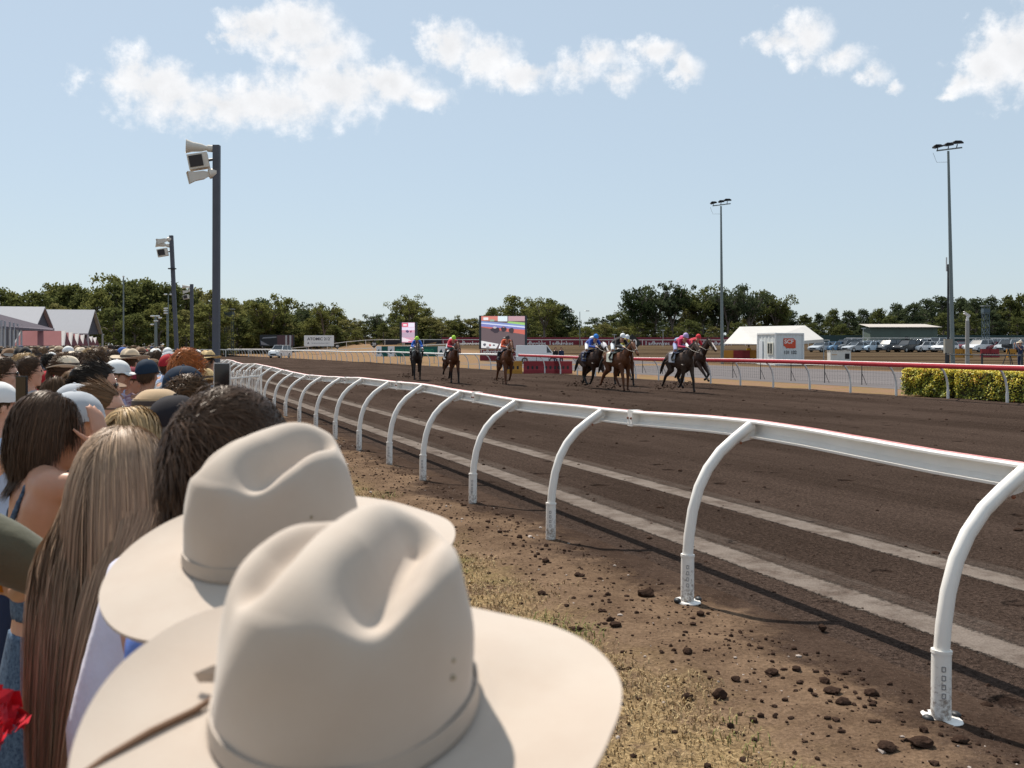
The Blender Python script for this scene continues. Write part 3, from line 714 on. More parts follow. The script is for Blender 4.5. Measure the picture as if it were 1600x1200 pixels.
mblack = M('black_board', (.012, .013, .014), .5)
def legs(r, w, z0, z1, m=None, n=2):
    for i in range(n):
        q = MB(); q.box(((i / (n - 1) - .5) * w * .86, .06, (z0 + z1) / 2), (.08, .08, z1 - z0)); q.build('leg', m or mgalv, r, smooth=False)
def base_at(px, d): X = (px - 800) / F * d; return Vector((X, d, elev(X, d)))
def row_z(py, d): return HC + (HY - py) / F * d
# white billboard
b0 = base_at(498.5, 185); z0, z1 = row_z(541, 185) - b0.z, row_z(524, 185) - b0.z; w = 46.5 / F * 185
s = thing('billboard', 'white billboard reading ATOMIC 212 below the trees', 'billboard', b0)
q = MB(); q.box((0, 0, (z0 + z1) / 2), (w, .1, z1 - z0)); q.build('panel', mboard, s, smooth=False); legs(s, w, -.2, z0)
text('ATOMIC 212', .72, (-.06, -.06, z0 + (z1 - z0) * .66), mink, s, w * .76, .012); text('\u00b0', .6, (w * .4, -.06, z0 + (z1 - z0) * .72), mink, s)
text('A', .42, (-w * .36, -.06, z0 + (z1 - z0) * .28), mink, s, None, .02); text('THE MEDIA INTELLIGENCE AGENCY', .26, (w * .05, -.06, z0 + (z1 - z0) * .27), M('grey_ink', (.25, .27, .33), .6), s, w * .62)
# dark billboards
def dark_bill(px, wpx, y0, y1, d, label, seed):
    b0 = base_at(px, d); z0, z1 = row_z(y1, d) - b0.z, row_z(y0, d) - b0.z; w = wpx / F * d
    s = thing('billboard', label, 'billboard', b0); q = MB(); q.box((0, 0, (z0 + z1) / 2), (w, .1, z1 - z0)); q.build('panel', M('dark_navy_board', (.02, .026, .034), .5), s, smooth=False)
    q = MB(); r_ = random.Random(seed); mm = [M('grey_print', (.22, .24, .28), .6), M('plum_print', (.09, .05, .06), .6), M('pale_print', (.40, .42, .46), .6)]
    hh = z1 - z0
    q.add([(-w * .44, -.056, z0 + hh * .66), (-w * .02, -.056, z0 + hh * .74), (-w * .02, -.056, z0 + hh * .84), (-w * .40, -.056, z0 + hh * .78)], [(0, 1, 2, 3)], 0)
    q.add([(-w * .46, -.056, z0 + hh * .14), (-w * .2, -.056, z0 + hh * .06), (-w * .3, -.056, z0 + hh * .2), (-w * .48, -.056, z0 + hh * .5)], [(0, 1, 2, 3)], 0)
    q.add([(.02, -.056, z0 + .1), (w * .46, -.056, z0 + .1), (w * .46, -.056, z1 - .1), (.02, -.056, z1 - .1)], [(0, 1, 2, 3)], 1)
    for k in (.24, .36): q.add([(w * k, -.06, z0 + .15), (w * (k + .05), -.06, z0 + .15), (w * (k + .05), -.06, z1 - .12), (w * k, -.06, z1 - .12)], [(0, 1, 2, 3)], 2)
    q.build('printed_picture', mm, s, smooth=False, fix=False); legs(s, w, -.2, z0)
dark_bill(433, 54, 523, 541, 192, 'long dark blue billboard with grey pictures left of the white billboard', 1)
# red advertising boards with white script
def red_board(px0, px1, d, label, txt, y0=527, y1=543):
    a, c = base_at(px0, d), base_at(px1, d); s = thing('advertising_board', label, 'board', (a + c) / 2, 0, 'red advertising boards'); w = c.x - a.x; zc = (a.z + c.z) / 2
    z0, z1 = row_z(y1, d) - zc, row_z(y0, d) - zc
    q = MB(); q.box((0, 0, (z0 + z1) / 2), (w - .08, .1, z1 - z0)); q.build('panel', mredboard, s, smooth=False); legs(s, w, -.4, z0, None, 3)
    for k, f in enumerate(txt): text('Ladbrokes', 1.5, (w * f, -.06, z0 + (z1 - z0) * .36), mwhitetext, s, 4.9, .015)
red_board(690, 750, 216, 'red board with white script just left of the large screen', [.18])
red_board(823, 905, 214, 'red board with white script just right of the large screen', [-.36, .16])
red_board(905, 985, 212, 'red board with white script left of the black diamond number board', [-.22, .3])
red_board(985, 1062, 211, 'red board with white script behind the leading horses', [.05])
red_board(1062, 1140, 210, 'red board with white script left of the white tent', [-.2, .3])
dk = base_at(664, 218)
for px0, px1, lab in ((602, 640, 'black board with a tan emblem behind the small upright screen'), (640, 690, 'black board with a tan emblem left of the red boards')):
    a, c = base_at(px0, 218), base_at(px1, 218); s = thing('advertising_board', lab, 'board', (a + c) / 2); w = c.x - a.x; zz = (a.z + c.z) / 2
    z0, z1 = row_z(544, 218) - zz, row_z(530, 218) - zz
    q = MB(); q.box((0, 0, (z0 + z1) / 2), (w, .1, z1 - z0)); q.build('panel', M('charcoal_board', (.02, .018, .024), .6), s, smooth=False)
    q = MB(); q.add([(-w * .2, -.06, z0 + .3), (w * .28, -.06, z0 + .5), (w * .34, -.06, z0 + 1.3), (0, -.06, z0 + .9)], [(0, 1, 2, 3)]); q.build('emblem', M('tan_print', (.42, .25, .12), .6), s, smooth=False, fix=False)
# number boards on posts
def number_board(px, py, d, half, txt, label):
    b0 = base_at(px, d); zc = row_z(py, d) - b0.z; s = thing('number_board', label, 'sign', b0)
    q = MB(); q.prism([(-half, zc), (0, zc - half), (half, zc), (0, zc + half)], -.03, .03); q.build('diamond_panel', mblack, s, smooth=False)
    q = MB(); q.tube([(0, .05, 0), (0, .05, zc)], .04, 6); q.build('post', mwhite, s)
    text(txt, half * 1.0, (0, -.036, zc), mwhitetext, s, half * (1.15 if len(txt) > 2 else .95), .02 * half)
number_board(584.5, 538, 120, .46, '20', 'black diamond board with the number 20 by the green hoarding')
number_board(527, 541, 135, .40, '40', 'smaller black diamond board right of the white billboard')
number_board(988, 536, 62, .56, '00', 'large black diamond board with 00 behind the white-capped jockeys')
# green hoarding
mgreen = M('teal_board', (.0, .085, .075), .5); mleafg = M('teal_dark_print', (.0, .05, .06), .5)
b0 = base_at(652, 104); s = thing('advertising_hoarding', 'low teal hoarding with white emblem panels behind the white inner rail', 'hoarding', b0)
z0, z1 = row_z(557, 104) - b0.z, row_z(541, 104) - b0.z
def hx(px): return (px - 652) / F * 104
for a, c, white in ((588, 596, 1), (596.3, 606, 0), (606.3, 616, 1), (616.5, 646, 0), (646.3, 684, 0), (684.3, 695, 1), (695.3, 714, 0)):
    q = MB(); q.box(((hx(a) + hx(c)) / 2, 0, (z0 + z1) / 2), (hx(c) - hx(a), .08, z1 - z0)); o = q.build('panel', mboard if white else mgreen, s, smooth=False)
    if white:
        o['label'] = 'white panel with a teal leaf emblem'
        m_ = (hx(a) + hx(c)) / 2; q = MB(); k = .27; zc = (z0 + z1) / 2
        q.add([(m_ - k * .9, -.045, zc - k * .5), (m_, -.045, zc - k), (m_ + k * .8, -.045, zc - k * .4), (m_ + k * .3, -.045, zc), (m_ + k * .1, -.045, zc + k), (m_ - k * .5, -.045, zc + k * .2)], [(0, 1, 2, 3, 4, 5)]); q.build('leaf_emblem', mleafg, o, smooth=False, fix=False)
mgt = M('green_lettering', (.03, .30, .16), .5)
text('MINDIL BEACH', .62, (hx(632), -.05, (z0 + z1) / 2), mgt, s, 1.75, .012); text('CASINO', .62, (hx(666), -.05, (z0 + z1) / 2), mgt, s, 1.5, .012)
legs(s, hx(712) - hx(590), 0, z0, None, 5)
# screens
def emis(name, c, e=.75):
    return M(name, c, .6, emit=e, spec=.1)
def screen(px0, px1, y0, y1, d, name, label, pic, base=None):
    pc = (px0 + px1) / 2; b0 = base_at(pc, d); w = (px1 - px0) / F * d; z0, z1 = row_z(y1, d) - b0.z, row_z(y0, d) - b0.z; h = z1 - z0
    s = thing(name, label, 'screen', b0)
    q = MB(); q.box((0, .2, (z0 + z1) / 2), (w + .5, .36, h + .12)); q.build('housing', M('screen_housing', (.035, .045, .055), .6), s, smooth=False)
    q = MB(); mats = []
    for j, (cc, poly) in enumerate(pic):
        mats.append(emis(f'{name}_pixels_{j}', cc)); q.add([((a - .5) * w, .014 - .0035 * (j + 1), z0 + b_ * h) for a, b_ in poly], [tuple(range(len(poly)))], j)
    q.build('picture', mats, s, smooth=False, fix=False)
    return s, w, z0, z1
def rect(a, b_, c, d): return [(a, b_), (c, b_), (c, d), (a, d)]
def blob(cx, cy, rx, ry, n=9, sd=0):
    r_ = random.Random(sd); return [(cx + rx * math.cos(6.283 * i / n) * r_.uniform(.7, 1.15), cy + ry * math.sin(6.283 * i / n) * r_.uniform(.7, 1.15)) for i in range(n)]
big = [((.13, .095, .10), rect(0, 0, 1, 1)), ((.50, .13, .10), [(0, .66), (1, .43), (1, .60), (0, .70)]), ((.19, .20, .42), [(0, .68), (1, .58), (1, .68), (0, .77)]),
       ((.60, .62, .75), [(0, .77), (1, .64), (1, .68), (0, .80)]), ((.20, .26, .48), [(0, .80), (1, .68), (1, .74), (0, .85)]), ((.30, .50, .16), [(.6, .79), (1, .72), (1, .80), (.62, .84)]),
       ((.55, .20, .16), rect(0, .86, .38, 1)), ((.62, .70, .72), rect(.38, .84, .60, 1)), ((.45, .28, .30), rect(.62, .85, 1, 1)), ((.70, .68, .68), rect(.05, .88, .16, .96)), ((.28, .36, .26), rect(.2, .84, .3, .9)),
       ((.05, .04, .05), blob(.33, .58, .11, .10, 11, 3)), ((.05, .04, .05), blob(.52, .60, .08, .085, 11, 4)), ((.06, .045, .05), blob(.69, .55, .06, .09, 11, 5)), ((.45, .40, .42), blob(.31, .65, .05, .035, 9, 6)), ((.40, .20, .2), blob(.51, .66, .03, .02, 9, 7)),
       ((.64, .63, .62), [(0, .02), (.34, .0), (.40, .14), (0, .24)]), ((.10, .10, .12), blob(.08, .12, .04, .05, 8, 8)), ((.3, .1, .1), blob(.2, .1, .03, .04, 8, 9)), ((.10, .10, .12), blob(.29, .1, .03, .03, 8, 10)), ((.12, .10, .12), blob(.15, .04, .05, .02, 8, 11))]
s, w, z0, z1 = screen(752, 820, 494, 544.5, 112, 'video_screen', 'large outdoor screen showing the race on dark track above a red plinth', big)
q = MB(); q.box((.15, .2, z0 / 2 - .07), (w + .6, .42, z0 - .16)); o = q.build('plinth', mredboard, s, smooth=False)
text('Ladbrokes', .62, (-w * .28, -.02, z0 - .36), mwhitetext, s, 2.2, .01); text('Ladbrokes', .62, (w * .26, -.02, z0 - .36), mwhitetext, s, 2.2, .01)
small = [((.55, .30, .38), rect(0, 0, 1, 1)), ((.42, .32, .40), rect(0, .25, 1, .5)), ((.66, .60, .72), rect(0, .62, 1, .76)), ((.62, .10, .16), rect(.02, .80, .46, .97)), ((.72, .70, .72), rect(.1, .84, .38, .92)), ((.70, .68, .80), rect(.5, .78, .98, .98)),
         ((.10, .07, .14), blob(.42, .56, .14, .07, 9, 2)), ((.25, .06, .12), blob(.7, .54, .07, .06, 9, 5)), ((.70, .62, .66), [(0, .04), (.9, .02), (.5, .16), (0, .26)]), ((.50, .10, .16), rect(.5, .02, .95, .07))]
s, w, z0, z1 = screen(628, 648, 504, 535, 112, 'upright_screen', 'small upright screen with pink racing picture above the teal hoarding', small)
legs(s, w, -.1, z0)
# ================================================================== tent, container, tank, shed
mtent = M('tent_fabric', (.58, .56, .53), .95, spec=.05, var=.06, scale=1.2, bump=.15, bscale=2)
d = 104; b0 = base_at(1210, d); s = thing('marquee_tent', 'white marquee tent with peaked roof behind the white container', 'tent', b0)
def tx(px, py, dd): p = pt(px, py, dd); return p - b0
A, B_, C_, D_ = tx(1131, 537, 101), tx(1183, 537.5, 98), tx(1287, 530, 104), tx(1245, 529, 110)
R0, R1 = tx(1155.5, 510.5, 104), tx(1258, 508.5, 107)
q = MB(); q.add([B_, C_, R1, R0], [(0, 1, 2, 3)]); q.add([A, R0, R1, D_], [(0, 1, 2, 3)]); q.add([A, B_, R0], [(0, 1, 2)]); q.add([C_, D_, R1], [(0, 1, 2)])
V_ = Vector((0, 0, -.32)); q.add([B_, C_, C_ + V_, B_ + V_], [(0, 1, 2, 3)]); q.add([A, B_, B_ + V_ * .2, A + V_ * .2], [(0, 1, 2, 3)]); q.build('canopy', mtent, s, smooth=False, fix=False)
for p in (A, B_, C_, D_):
    q = MB(); q.tube([(p.x, p.y, p.z - .05), (p.x, p.y, -.3)], .05, 6); q.build('leg', mgalv, s)
mcont = M('container_paint', (.66, .69, .70), .5, var=.08, scale=1.5)
dd = 95.0; f0 = base_at(1197, dd); s = thing('site_container', 'white site container with red emblem and the number 131 132 beside the tent', 'container', (0, 0, 0))
pa, pb, pc_ = pt(1184, 562, 97.2), pt(1212, 563, 93.0), pt(1255, 562, 94.5)
for p in (pa, pb, pc_): p.z = elev(p.x, p.y)
s.location = pb; H_ = row_z(520.5, 93) - pb.z
def corr_wall(a, c, name, m, n):
    L = (c - a).length; t = (c - a) / L; nn_ = Vector((t.y, -t.x, 0)); q = MB(); vs = []
    for i in range(n * 4 + 1):
        o_ = [0, 0, .035, .035][i % 4]; p = a + t * (L * i / (n * 4)) - nn_ * o_ - pb; vs += [p + Vector((0, 0, .12)), p + Vector((0, 0, H_ - .1))]
    q.add(vs, [(2 * i, 2 * i + 2, 2 * i + 3, 2 * i + 1) for i in range(n * 4)]); o = q.build(name, m, s, smooth=False, fix=False)
    f = MB()
    for zz in (.06, H_ - .05): f.box((a + c) / 2 - pb + Vector((0, 0, zz)), (L + .1, .12, .14), 0, Matrix.Rotation(math.atan2(t.y, t.x), 3, 'Z'))
    for p in (a, c): f.box(p - pb + Vector((0, 0, H_ / 2)), (.13, .13, H_ - .02), 0, Matrix.Rotation(math.atan2(t.y, t.x), 3, 'Z'))
    f.build('frame', M('container_frame', (.72, .73, .73), .5), s, smooth=False)
    return t, nn_, L
t1, n1_, L1 = corr_wall(pb, pc_, 'front_wall', mcont, 9)
t0, n0_, L0 = corr_wall(pa, pb, 'door_wall', M('container_paint_side', (.60, .63, .63), .5, var=.08, scale=1.5), 5)
far = pa + (pc_ - pb); q = MB(); q.add([p - pb + Vector((0, 0, H_ - .03)) for p in (pa, pb, pc_, far)], [(0, 1, 2, 3)])
q.add([pa - pb, far - pb, far - pb + Vector((0, 0, H_ - .05)), pa - pb + Vector((0, 0, H_ - .05))], [(0, 1, 2, 3)]); q.add([pc_ - pb, far - pb, far - pb + Vector((0, 0, H_ - .05)), pc_ - pb + Vector((0, 0, H_ - .05))], [(0, 1, 2, 3)]); q.build('roof', mcont, s, smooth=False, fix=False)
a1 = math.atan2(t1.y, t1.x)
def on_front(fx, z, out=.02): return t1 * (L1 * fx) + n1_ * out + Vector((0, 0, z))
q = MB(); e0, e1, ez0, ez1 = .28, .72, H_ * .53, H_ * .84
q.add([on_front(e0, ez1), on_front(e1 - .08, ez1), on_front(e1, ez1 - .18), on_front(e1, ez0), on_front(e0 + .12, ez0), on_front(e0, ez0 + .25)], [(0, 1, 2, 3, 4, 5)]); q.build('emblem', M('orange_red_print', (.62, .075, .03), .5), s, smooth=False, fix=False)
text('SCF', .52, on_front(.47, H_ * .735, .03), mwhitetext, s, L1 * .33, .012, a1); text('131 132', .42, on_front(.52, H_ * .40, .03), M('blue_black_lettering', (.03, .04, .06), .5), s, L1 * .44, .008, a1)
a0_ = math.atan2(t0.y, t0.x)
q = MB(); c = pa + t0 * (L0 * .2) - pb + n0_ * .03 + Vector((0, 0, H_ * .4)); q.box(c, (.8, .06, H_ * .72), 0, Matrix.Rotation(a0_, 3, 'Z')); q.build('door', M('container_door', (.64, .67, .70), .5), s, smooth=False)
q = MB(); c = pa + t0 * (L0 * .72) - pb + n0_ * .03 + Vector((0, 0, H_ * .52)); q.box(c, (1.3, .06, 1.1), 0, Matrix.Rotation(a0_, 3, 'Z')); fr = q.build('window', M('window_frame_cream', (.66, .64, .55), .5), s, smooth=False)
q = MB()
for k in (-.3, .28): q.box(c + n0_ * .03 + t0 * k, (.42, .03, .92), 0, Matrix.Rotation(a0_, 3, 'Z'))
q.build('pane', M('dark_glass', (.05, .06, .06), .1, spec=.6), fr, smooth=False)
# white tank unit on the right of the tent
b0 = base_at(1311, 98); s = thing('site_generator', 'low white generator cabinet between the container and the parked cars', 'generator', b0); h = row_z(549, 98) - b0.z
q = MB(); q.box((0, 0, h / 2), (1.95, 1.0, h)); q.box((0, 0, h + .03), (2.02, 1.06, .06)); q.build('cabinet', M('cream_paint', (.68, .66, .62), .5, var=.1, scale=2), s, smooth=False)
q = MB(); q.box((.62, -.51, h * .62), (.42, .04, .5)); q.build('grille', mblack, s, smooth=False); q = MB(); q.box((-.6, -.51, h * .75), (.5, .03, .1)); q.build('marking', M('peach_print', (.6, .42, .28), .5), s, smooth=False)
# green shed
b0 = base_at(1411, 222); d = 222; s = thing('shed', 'long green shed with pale overhanging roof in front of the dark forest', 'shed', b0)
w = 105 / F * d; z1, z2 = row_z(511, d) - b0.z, row_z(505.5, d) - b0.z; q = MB(); q.box((0, 2, z1 / 2), (w, 5, z1)); q.build('wall', M('shed_green', (.10, .135, .115), .7, var=.1, scale=.8, streak=(1, 1, .1)), s, smooth=False)
q = MB(); wr = 114 / F * d / 2; q.add([(-wr, -1.3, z1), (wr, -1.3, z1), (wr - 1.0, 5.5, z2), (-wr + .1, 5.5, z2), (-wr, -1.3, z1 - .12), (wr, -1.3, z1 - .12)], [(0, 1, 2, 3), (4, 5, 1, 0)]); q.build('roof', M('pale_roof', (.46, .42, .38), .95, spec=.05), s, smooth=False, fix=False)
q = MB(); q.box((.6, -.55, z1 * .24), (.7, .1, z1 * .4)); q.build('door', mblack, s, smooth=False)
b0 = base_at(1450, 236); s = thing('boundary_fence', 'long dark green boundary fence below the forest at right', 'fence', base_at(1430, 232))
q = MB(); q.box((5, 0, .8), (120, .1, 2.2)); q.build('fence_panel', M('fence_green', (.03, .06, .06), .7, var=.2, scale=.5), s, smooth=False)
# ================================================================== lattice towers
def tower(px, ytop, d, wpx, label, m):
    b0 = base_at(px, d); s = thing('camera_tower', label, 'tower', b0); h = row_z(ytop, d) - b0.z; w = wpx / F * d / 2
    q = MB()
    for sx in (-1, 1):
        for sy in (-1, 1): q.tube([(sx * w * .85, sy * w * .85, 0), (sx * w * .85, sy * w * .85, h)], .07, 4)
    n = 5; hz = h - 1.3
    for i in range(n):
        a, c = hz * i / n, hz * (i + 1) / n
        for sy in (-1, 1): q.tube([(-w * .85, sy * w * .85, a), (w * .85, sy * w * .85, c)], .035, 4); q.tube([(w * .85, sy * w * .85, a), (-w * .85, sy * w * .85, c)], .035, 4)
        for sx in (-1, 1): q.tube([(sx * w * .85, -w * .85, a), (sx * w * .85, w * .85, c)], .035, 4)
    q.build('lattice_frame', m, s)
    q = MB(); q.box((0, 0, hz), (2 * w, 2 * w, .12)); q.box((0, -w, hz + .5), (2 * w, .05, .7)); q.box((-w, 0, hz + .5), (.05, 2 * w, .7)); q.box((w, 0, hz + .5), (.05, 2 * w, .7)); q.build('platform', m, s, smooth=False)
    q = MB(); q.box((0, 0, h), (2.3 * w, 2.3 * w, .1)); q.build('roof', M('tower_roof', (.30, .33, .34), .6), s, smooth=False)
mbl = M('blue_grey_steel', (.07, .10, .12), .6)
tower(1540, 478, 170, 9.5, 'blue grey lattice camera tower behind the parked cars', mbl)
tower(358, 483, 175, 13, 'dark lattice tower just right of the thick speaker pole', M('green_grey_steel', (.05, .065, .06), .6))
# ================================================================== poles
mpole = M('grey_green_pole', (.16, .19, .19), .5, metal=.3, var=.1, scale=1.5); msp = M('dark_post', (.075, .08, .10), .6, var=.12, scale=3); mcream = M('speaker_cream', (.62, .57, .50), .5, var=.08, scale=3)
def flood_pole(px, ytop, d, rb, label, heads=True, z_base=None, lean=0):
    b0 = base_at(px, d); s = thing('light_pole', label, 'light pole', b0); h = row_z(ytop, d) - b0.z
    q = MB(); q.tube([(0, 0, 0), (lean * .5, 0, h * .5), (lean, 0, h)], [rb, rb * .8, rb * .5], 10); q.build('pole', mpole, s)
    q = MB(); q.tube([(-.8 + lean, .0, h + .02), (.9 + lean, -.1, h + .22)], .05, 6); q.tube([(-1.0 + lean, .1, h - .1), (-.75 + lean, .1, h - .75), (lean - .05, 0, h - .75)], .012, 4); q.build('crossarm', mpole, s)
    for k, (dx, dz, sc_) in enumerate(((-.72, .30, 1), (.02, .42, .9), (.62, .56, 1.15))):
        q = MB(); rot = Matrix.Rotation(R(-16 + 6 * k), 3, 'Y') @ Matrix.Rotation(R(14), 3, 'X')
        q.box((0, 0, 0), (.58 * sc_, .45, .11), 0, rot); q.prism([(-.27 * sc_, .05), (.27 * sc_, .05), (.16 * sc_, .13), (-.18 * sc_, .13)], -.18, .18); q.tube([(0, 0, -.1), (-.05, 0, -.32)], .035, 5)
        q.build('floodlight', mdark, s, smooth=False, loc=(dx + lean, 0, h + dz))
    return s, h
s, h = flood_pole(1489, 236, 70, .155, 'tall floodlight pole beside the hedge at far right', lean=-.32)
q = MB(); q.box((-.42, -.2, row_z(541, 70) - s.location.z), (.52, .3, .98)); q.build('control_box', M('weathered_box', (.30, .23, .16), .7, two=(.24, .25, .23), scale=2), s, smooth=False)
flood_pole(1128.5, 322, 98, .16, 'tall floodlight pole standing left of the white tent', lean=-.12)
b0 = base_at(1481.5, 88); s = thing('antenna_mast', 'thin dark mast with pale antennas close behind the tall right floodlight pole', 'mast', b0); h = row_z(402, 88) - b0.z
q = MB(); q.tube([(0, 0, 0), (0, 0, h - .6)], [.11, .08], 8); q.build('pole', mdark, s)
for dx in (-.14, .12):
    q = MB(); q.tube([(dx, 0, h - 1.2), (dx, 0, h)], .06, 8); q.build('antenna', M('antenna_grey', (.5, .5, .5), .5), s)
b0 = base_at(1511.5, 74); s = thing('camera_pole', 'grey post with a white tilted camera on top beside the right floodlight pole', 'camera pole', b0); h = row_z(501, 74) - b0.z
q = MB(); q.tube([(0, 0, 0), (0, 0, h)], [.16, .13], 10); q.build('pole', M('concrete_grey', (.30, .29, .27), .7, var=.1, scale=3), s)
q = MB(); q.tube([(0, 0, h), (0, 0, h + .14)], .11, 10); q.ell((.02, 0, h + .22), (.1, .1, .1)); rot = Matrix.Rotation(R(-28), 3, 'Y'); q.tube([(.16, 0, h + .3), (-.22, 0, h + .56)], .1, 8); q.box((-.05, 0, h + .52), (.5, .24, .04), 0, Matrix.Rotation(R(34), 3, 'Y')); q.build('camera', M('camera_white', (.72, .70, .68), .4), s)
def horn(s, loc, ang, L=.46, r0=.05, r1=.145, rz=0, square=False):
    q = MB(); rad = [r0, r0 * 1.1, r0 * 1.7, r1 * .75, r1, r1 * 1.06]; xs = [0, .12, .3, .7, .95, 1.0]
    n = 4 if square else 14
    q.tube([(-x_ * L, 0, 0) for x_ in xs], rad, n, up=(0, 0, 1), cap=False, ang0=math.pi / 4 if square else 0); q.tube([(.14, 0, 0), (-.02, 0, 0)], r0 * 1.5, 10)
    o = q.build('horn_speaker', mcream, s, loc=loc, smooth=40); o.rotation_euler = (0, ang, rz); return o
def box_speaker(s, loc, ang, rz, w=.42, h=.32, dp=.3):
    q = MB(); q.box((0, 0, 0), (w, dp, h)); o = q.build('box_speaker', mcream, s, loc=loc, smooth=False); o.rotation_euler = (0, ang, rz)
    q = MB(); q.box((-.04, -dp / 2 - .008, 0), (w * .66, .02, h * .76)); q.build('grille', M('speaker_mesh', (.035, .03, .03), .7), o, smooth=False)
    q = MB(); q.tube([(w / 2, 0, 0), (w / 2 + .14, 0, .0)], .03, 6); q.build('bracket', mdark, o)
def speaker_pole(px, ytop, pxb, d, half, label, order, ext=None, sq=True):
    X = (pxb - 800) / F * d; s = thing('speaker_pole', label, 'speaker pole', (X, d, 0), 0, 'speaker poles along the crowd'); h = row_z(ytop, d); lean = (px - pxb) / F * d
    q = MB(); q.tube([(0, 0, 0), (lean, 0, h)], half * 1.35 if sq else half, 4 if sq else 10, ang0=math.pi / 4 if sq else 0, up=(0, 1, 0)); q.build('pole', msp, s, smooth=30)
    for k, (kind, dz) in enumerate(order):
        lx = lean * (1 - dz / h)
        if kind == 'h': horn(s, (lx - half - .1, -.02, h - dz), R([2, 8, -14][k % 3] if half > .05 else 0), rz=R(20))
        elif kind == 'H': horn(s, (lx - half - .06, -.03, h - dz), R(-14), .46, .07, .17, R(25), True)
        else: box_speaker(s, (lx - half - .3, -.05, h - dz), R(-11), R(12))
    return s, h, lean
speaker_pole(338.5, 227, 337.5, 22, .072, 'thick dark pole with two horn speakers and a box speaker', [('h', .07), ('b', .36), ('H', .62)])
s, h, l_ = speaker_pole(267.5, 368, 279, 43, .075, 'leaning grey speaker pole left of the thick dark pole', [('H', .18), ('h', .42), ('b', .72)])
q = MB(); q.tube([(l_ * .87, 0, h * .78), (l_ * .87, 0, h * .78 + .04)], .18, 8); q.build('collar', mdark, s)
speaker_pole(299.5, 444, 300, 76, .11, 'short straight speaker pole between the leaning pole and the thick pole', [('h', .2), ('H', .5), ('b', .95)])
def thin_mast(px, ytop, d, label, lamps, rb=.06, box=None):
    X = (px - 800) / F * d; s = thing('lamp_mast', label, 'mast', (X, d, 0)); h = row_z(ytop, d)
    q = MB(); q.tube([(0, 0, 0), (0, 0, h)], [rb, rb * .7], 8); q.build('pole', mpole, s)
    for dx, dz, sx in lamps:
        q = MB(); q.ell((dx, 0, h + dz), (sx, .14, .08), 0, 10, 6); q.box((dx, 0, h + dz + .05), (sx * 1.2, .2, .05)); q.build('lamp_head', M('lamp_white', (.66, .68, .68), .4), s)
    return s, h
thin_mast(193, 432, 110, 'thin pale mast against the forest right of the red canopies', [(0, 0, .12)], .1)
thin_mast(263, 460, 95, 'mast with two small white lamp heads left of the leaning pole', [(-.26, .0, .17), (.26, 0, .17)], .06)
s, h = thin_mast(243.5, 494, 85, 'blue twin column floodlight mast in the distant crowd', [(-.28, 0, .2), (.12, .0, .22), (.34, -.15, .18), (-.3, -.7, .16), (0, -.4, .2)], .16)
thin_mast(261, 482, 90, 'small mast with stacked white lamps beside the twin lamp mast', [(-.1, 0, .2), (-.12, -.2, .2), (-.1, -.42, .2)], .07)
thin_mast(906, 487, 190, 'far street lamp with twin arms above the low trees', [(-1.4, .15, .5), (1.4, .15, .5)], .08)
for px, yt, dd_ in ((960, 523, 170), (1036, 516, 190), (1349, 513, 180)):
    b0 = base_at(px, dd_); s = thing('lamp_mast', {960: 'thin lamp mast behind the diamond board', 1036: 'thin lamp mast in front of the red boards', 1349: 'thin lamp mast in front of the green shed'}[px], 'mast', b0)
    q = MB(); q.tube([(0, 0, 0), (0, 0, row_z(yt, dd_) - b0.z)], .05, 6); q.build('pole', mgalv, s); q = MB(); q.box((0, 0, row_z(yt, dd_) - b0.z), (.7, .2, .12)); q.build('lamp_head', mgalv, s, smooth=False)
# ================================================================== people
def hair_mat():
    m = bpy.data.materials.new('hair'); m.use_nodes = True; t = m.node_tree; b = t.nodes['Principled BSDF']
    b.inputs['Roughness'].default_value = .45; b.inputs['Specular IOR Level'].default_value = .22; b.inputs['Specular Tint'].default_value = (1, .86, .72, 1)
    oi = t.nodes.new('ShaderNodeObjectInfo'); u = t.nodes.new('ShaderNodeUVMap'); s = t.nodes.new('ShaderNodeSeparateXYZ'); t.links.new(u.outputs[0], s.inputs[0])
    r = t.nodes.new('ShaderNodeValToRGB'); r.color_ramp.elements[0].color = (.72, .72, .72, 1); r.color_ramp.elements[1].color = (1.0, 1.0, 1.0, 1)
    e = r.color_ramp.elements.new(.82); e.color = (1.05, 1.02, 1.0, 1); r.color_ramp.elements[-1].color = (1.75, 1.68, 1.55, 1)
    t.links.new(s.outputs[0], r.inputs[0])
    mx_ = t.nodes.new('ShaderNodeVectorMath'); mx_.operation = 'MULTIPLY'; t.links.new(r.outputs[0], mx_.inputs[0]); t.links.new(oi.outputs['Color'], mx_.inputs[1]); t.links.new(mx_.outputs[0], b.inputs['Base Color'])
    return m
MH = hair_mat()
MSK = M('skin', (.5, .3, .2), .45, objcol=True, var=.07, scale=14, spec=.35, sss=.08)
MCL = M('cloth', (.5, .5, .5), .8, objcol=True, var=.10, scale=6, bump=.55, bscale=7, spec=.15, sheen=.2)
MCAP = M('cap_cotton', (.5, .5, .5), .8, objcol=True, var=.04, scale=9, spec=.15)
MFELT = M('felt', (.5, .5, .5), .85, objcol=True, var=.05, scale=7, spec=.15, sheen=.15, bump=.03, bscale=60)
MSTRAW = M('straw', (.5, .4, .25), .8, objcol=True, var=.25, scale=60, spec=.2, bump=.3, bscale=90)
MEYE = M('eye', (.03, .025, .02), .15, spec=.6); MGLASS = M('dark_lens', (.012, .012, .014), .12, spec=.7); MSHOE = M('shoe', (.04, .035, .03), .5)
HCEN = np.array([0, -.006, 1.652]); HE = np.array([.079, .103, .103])
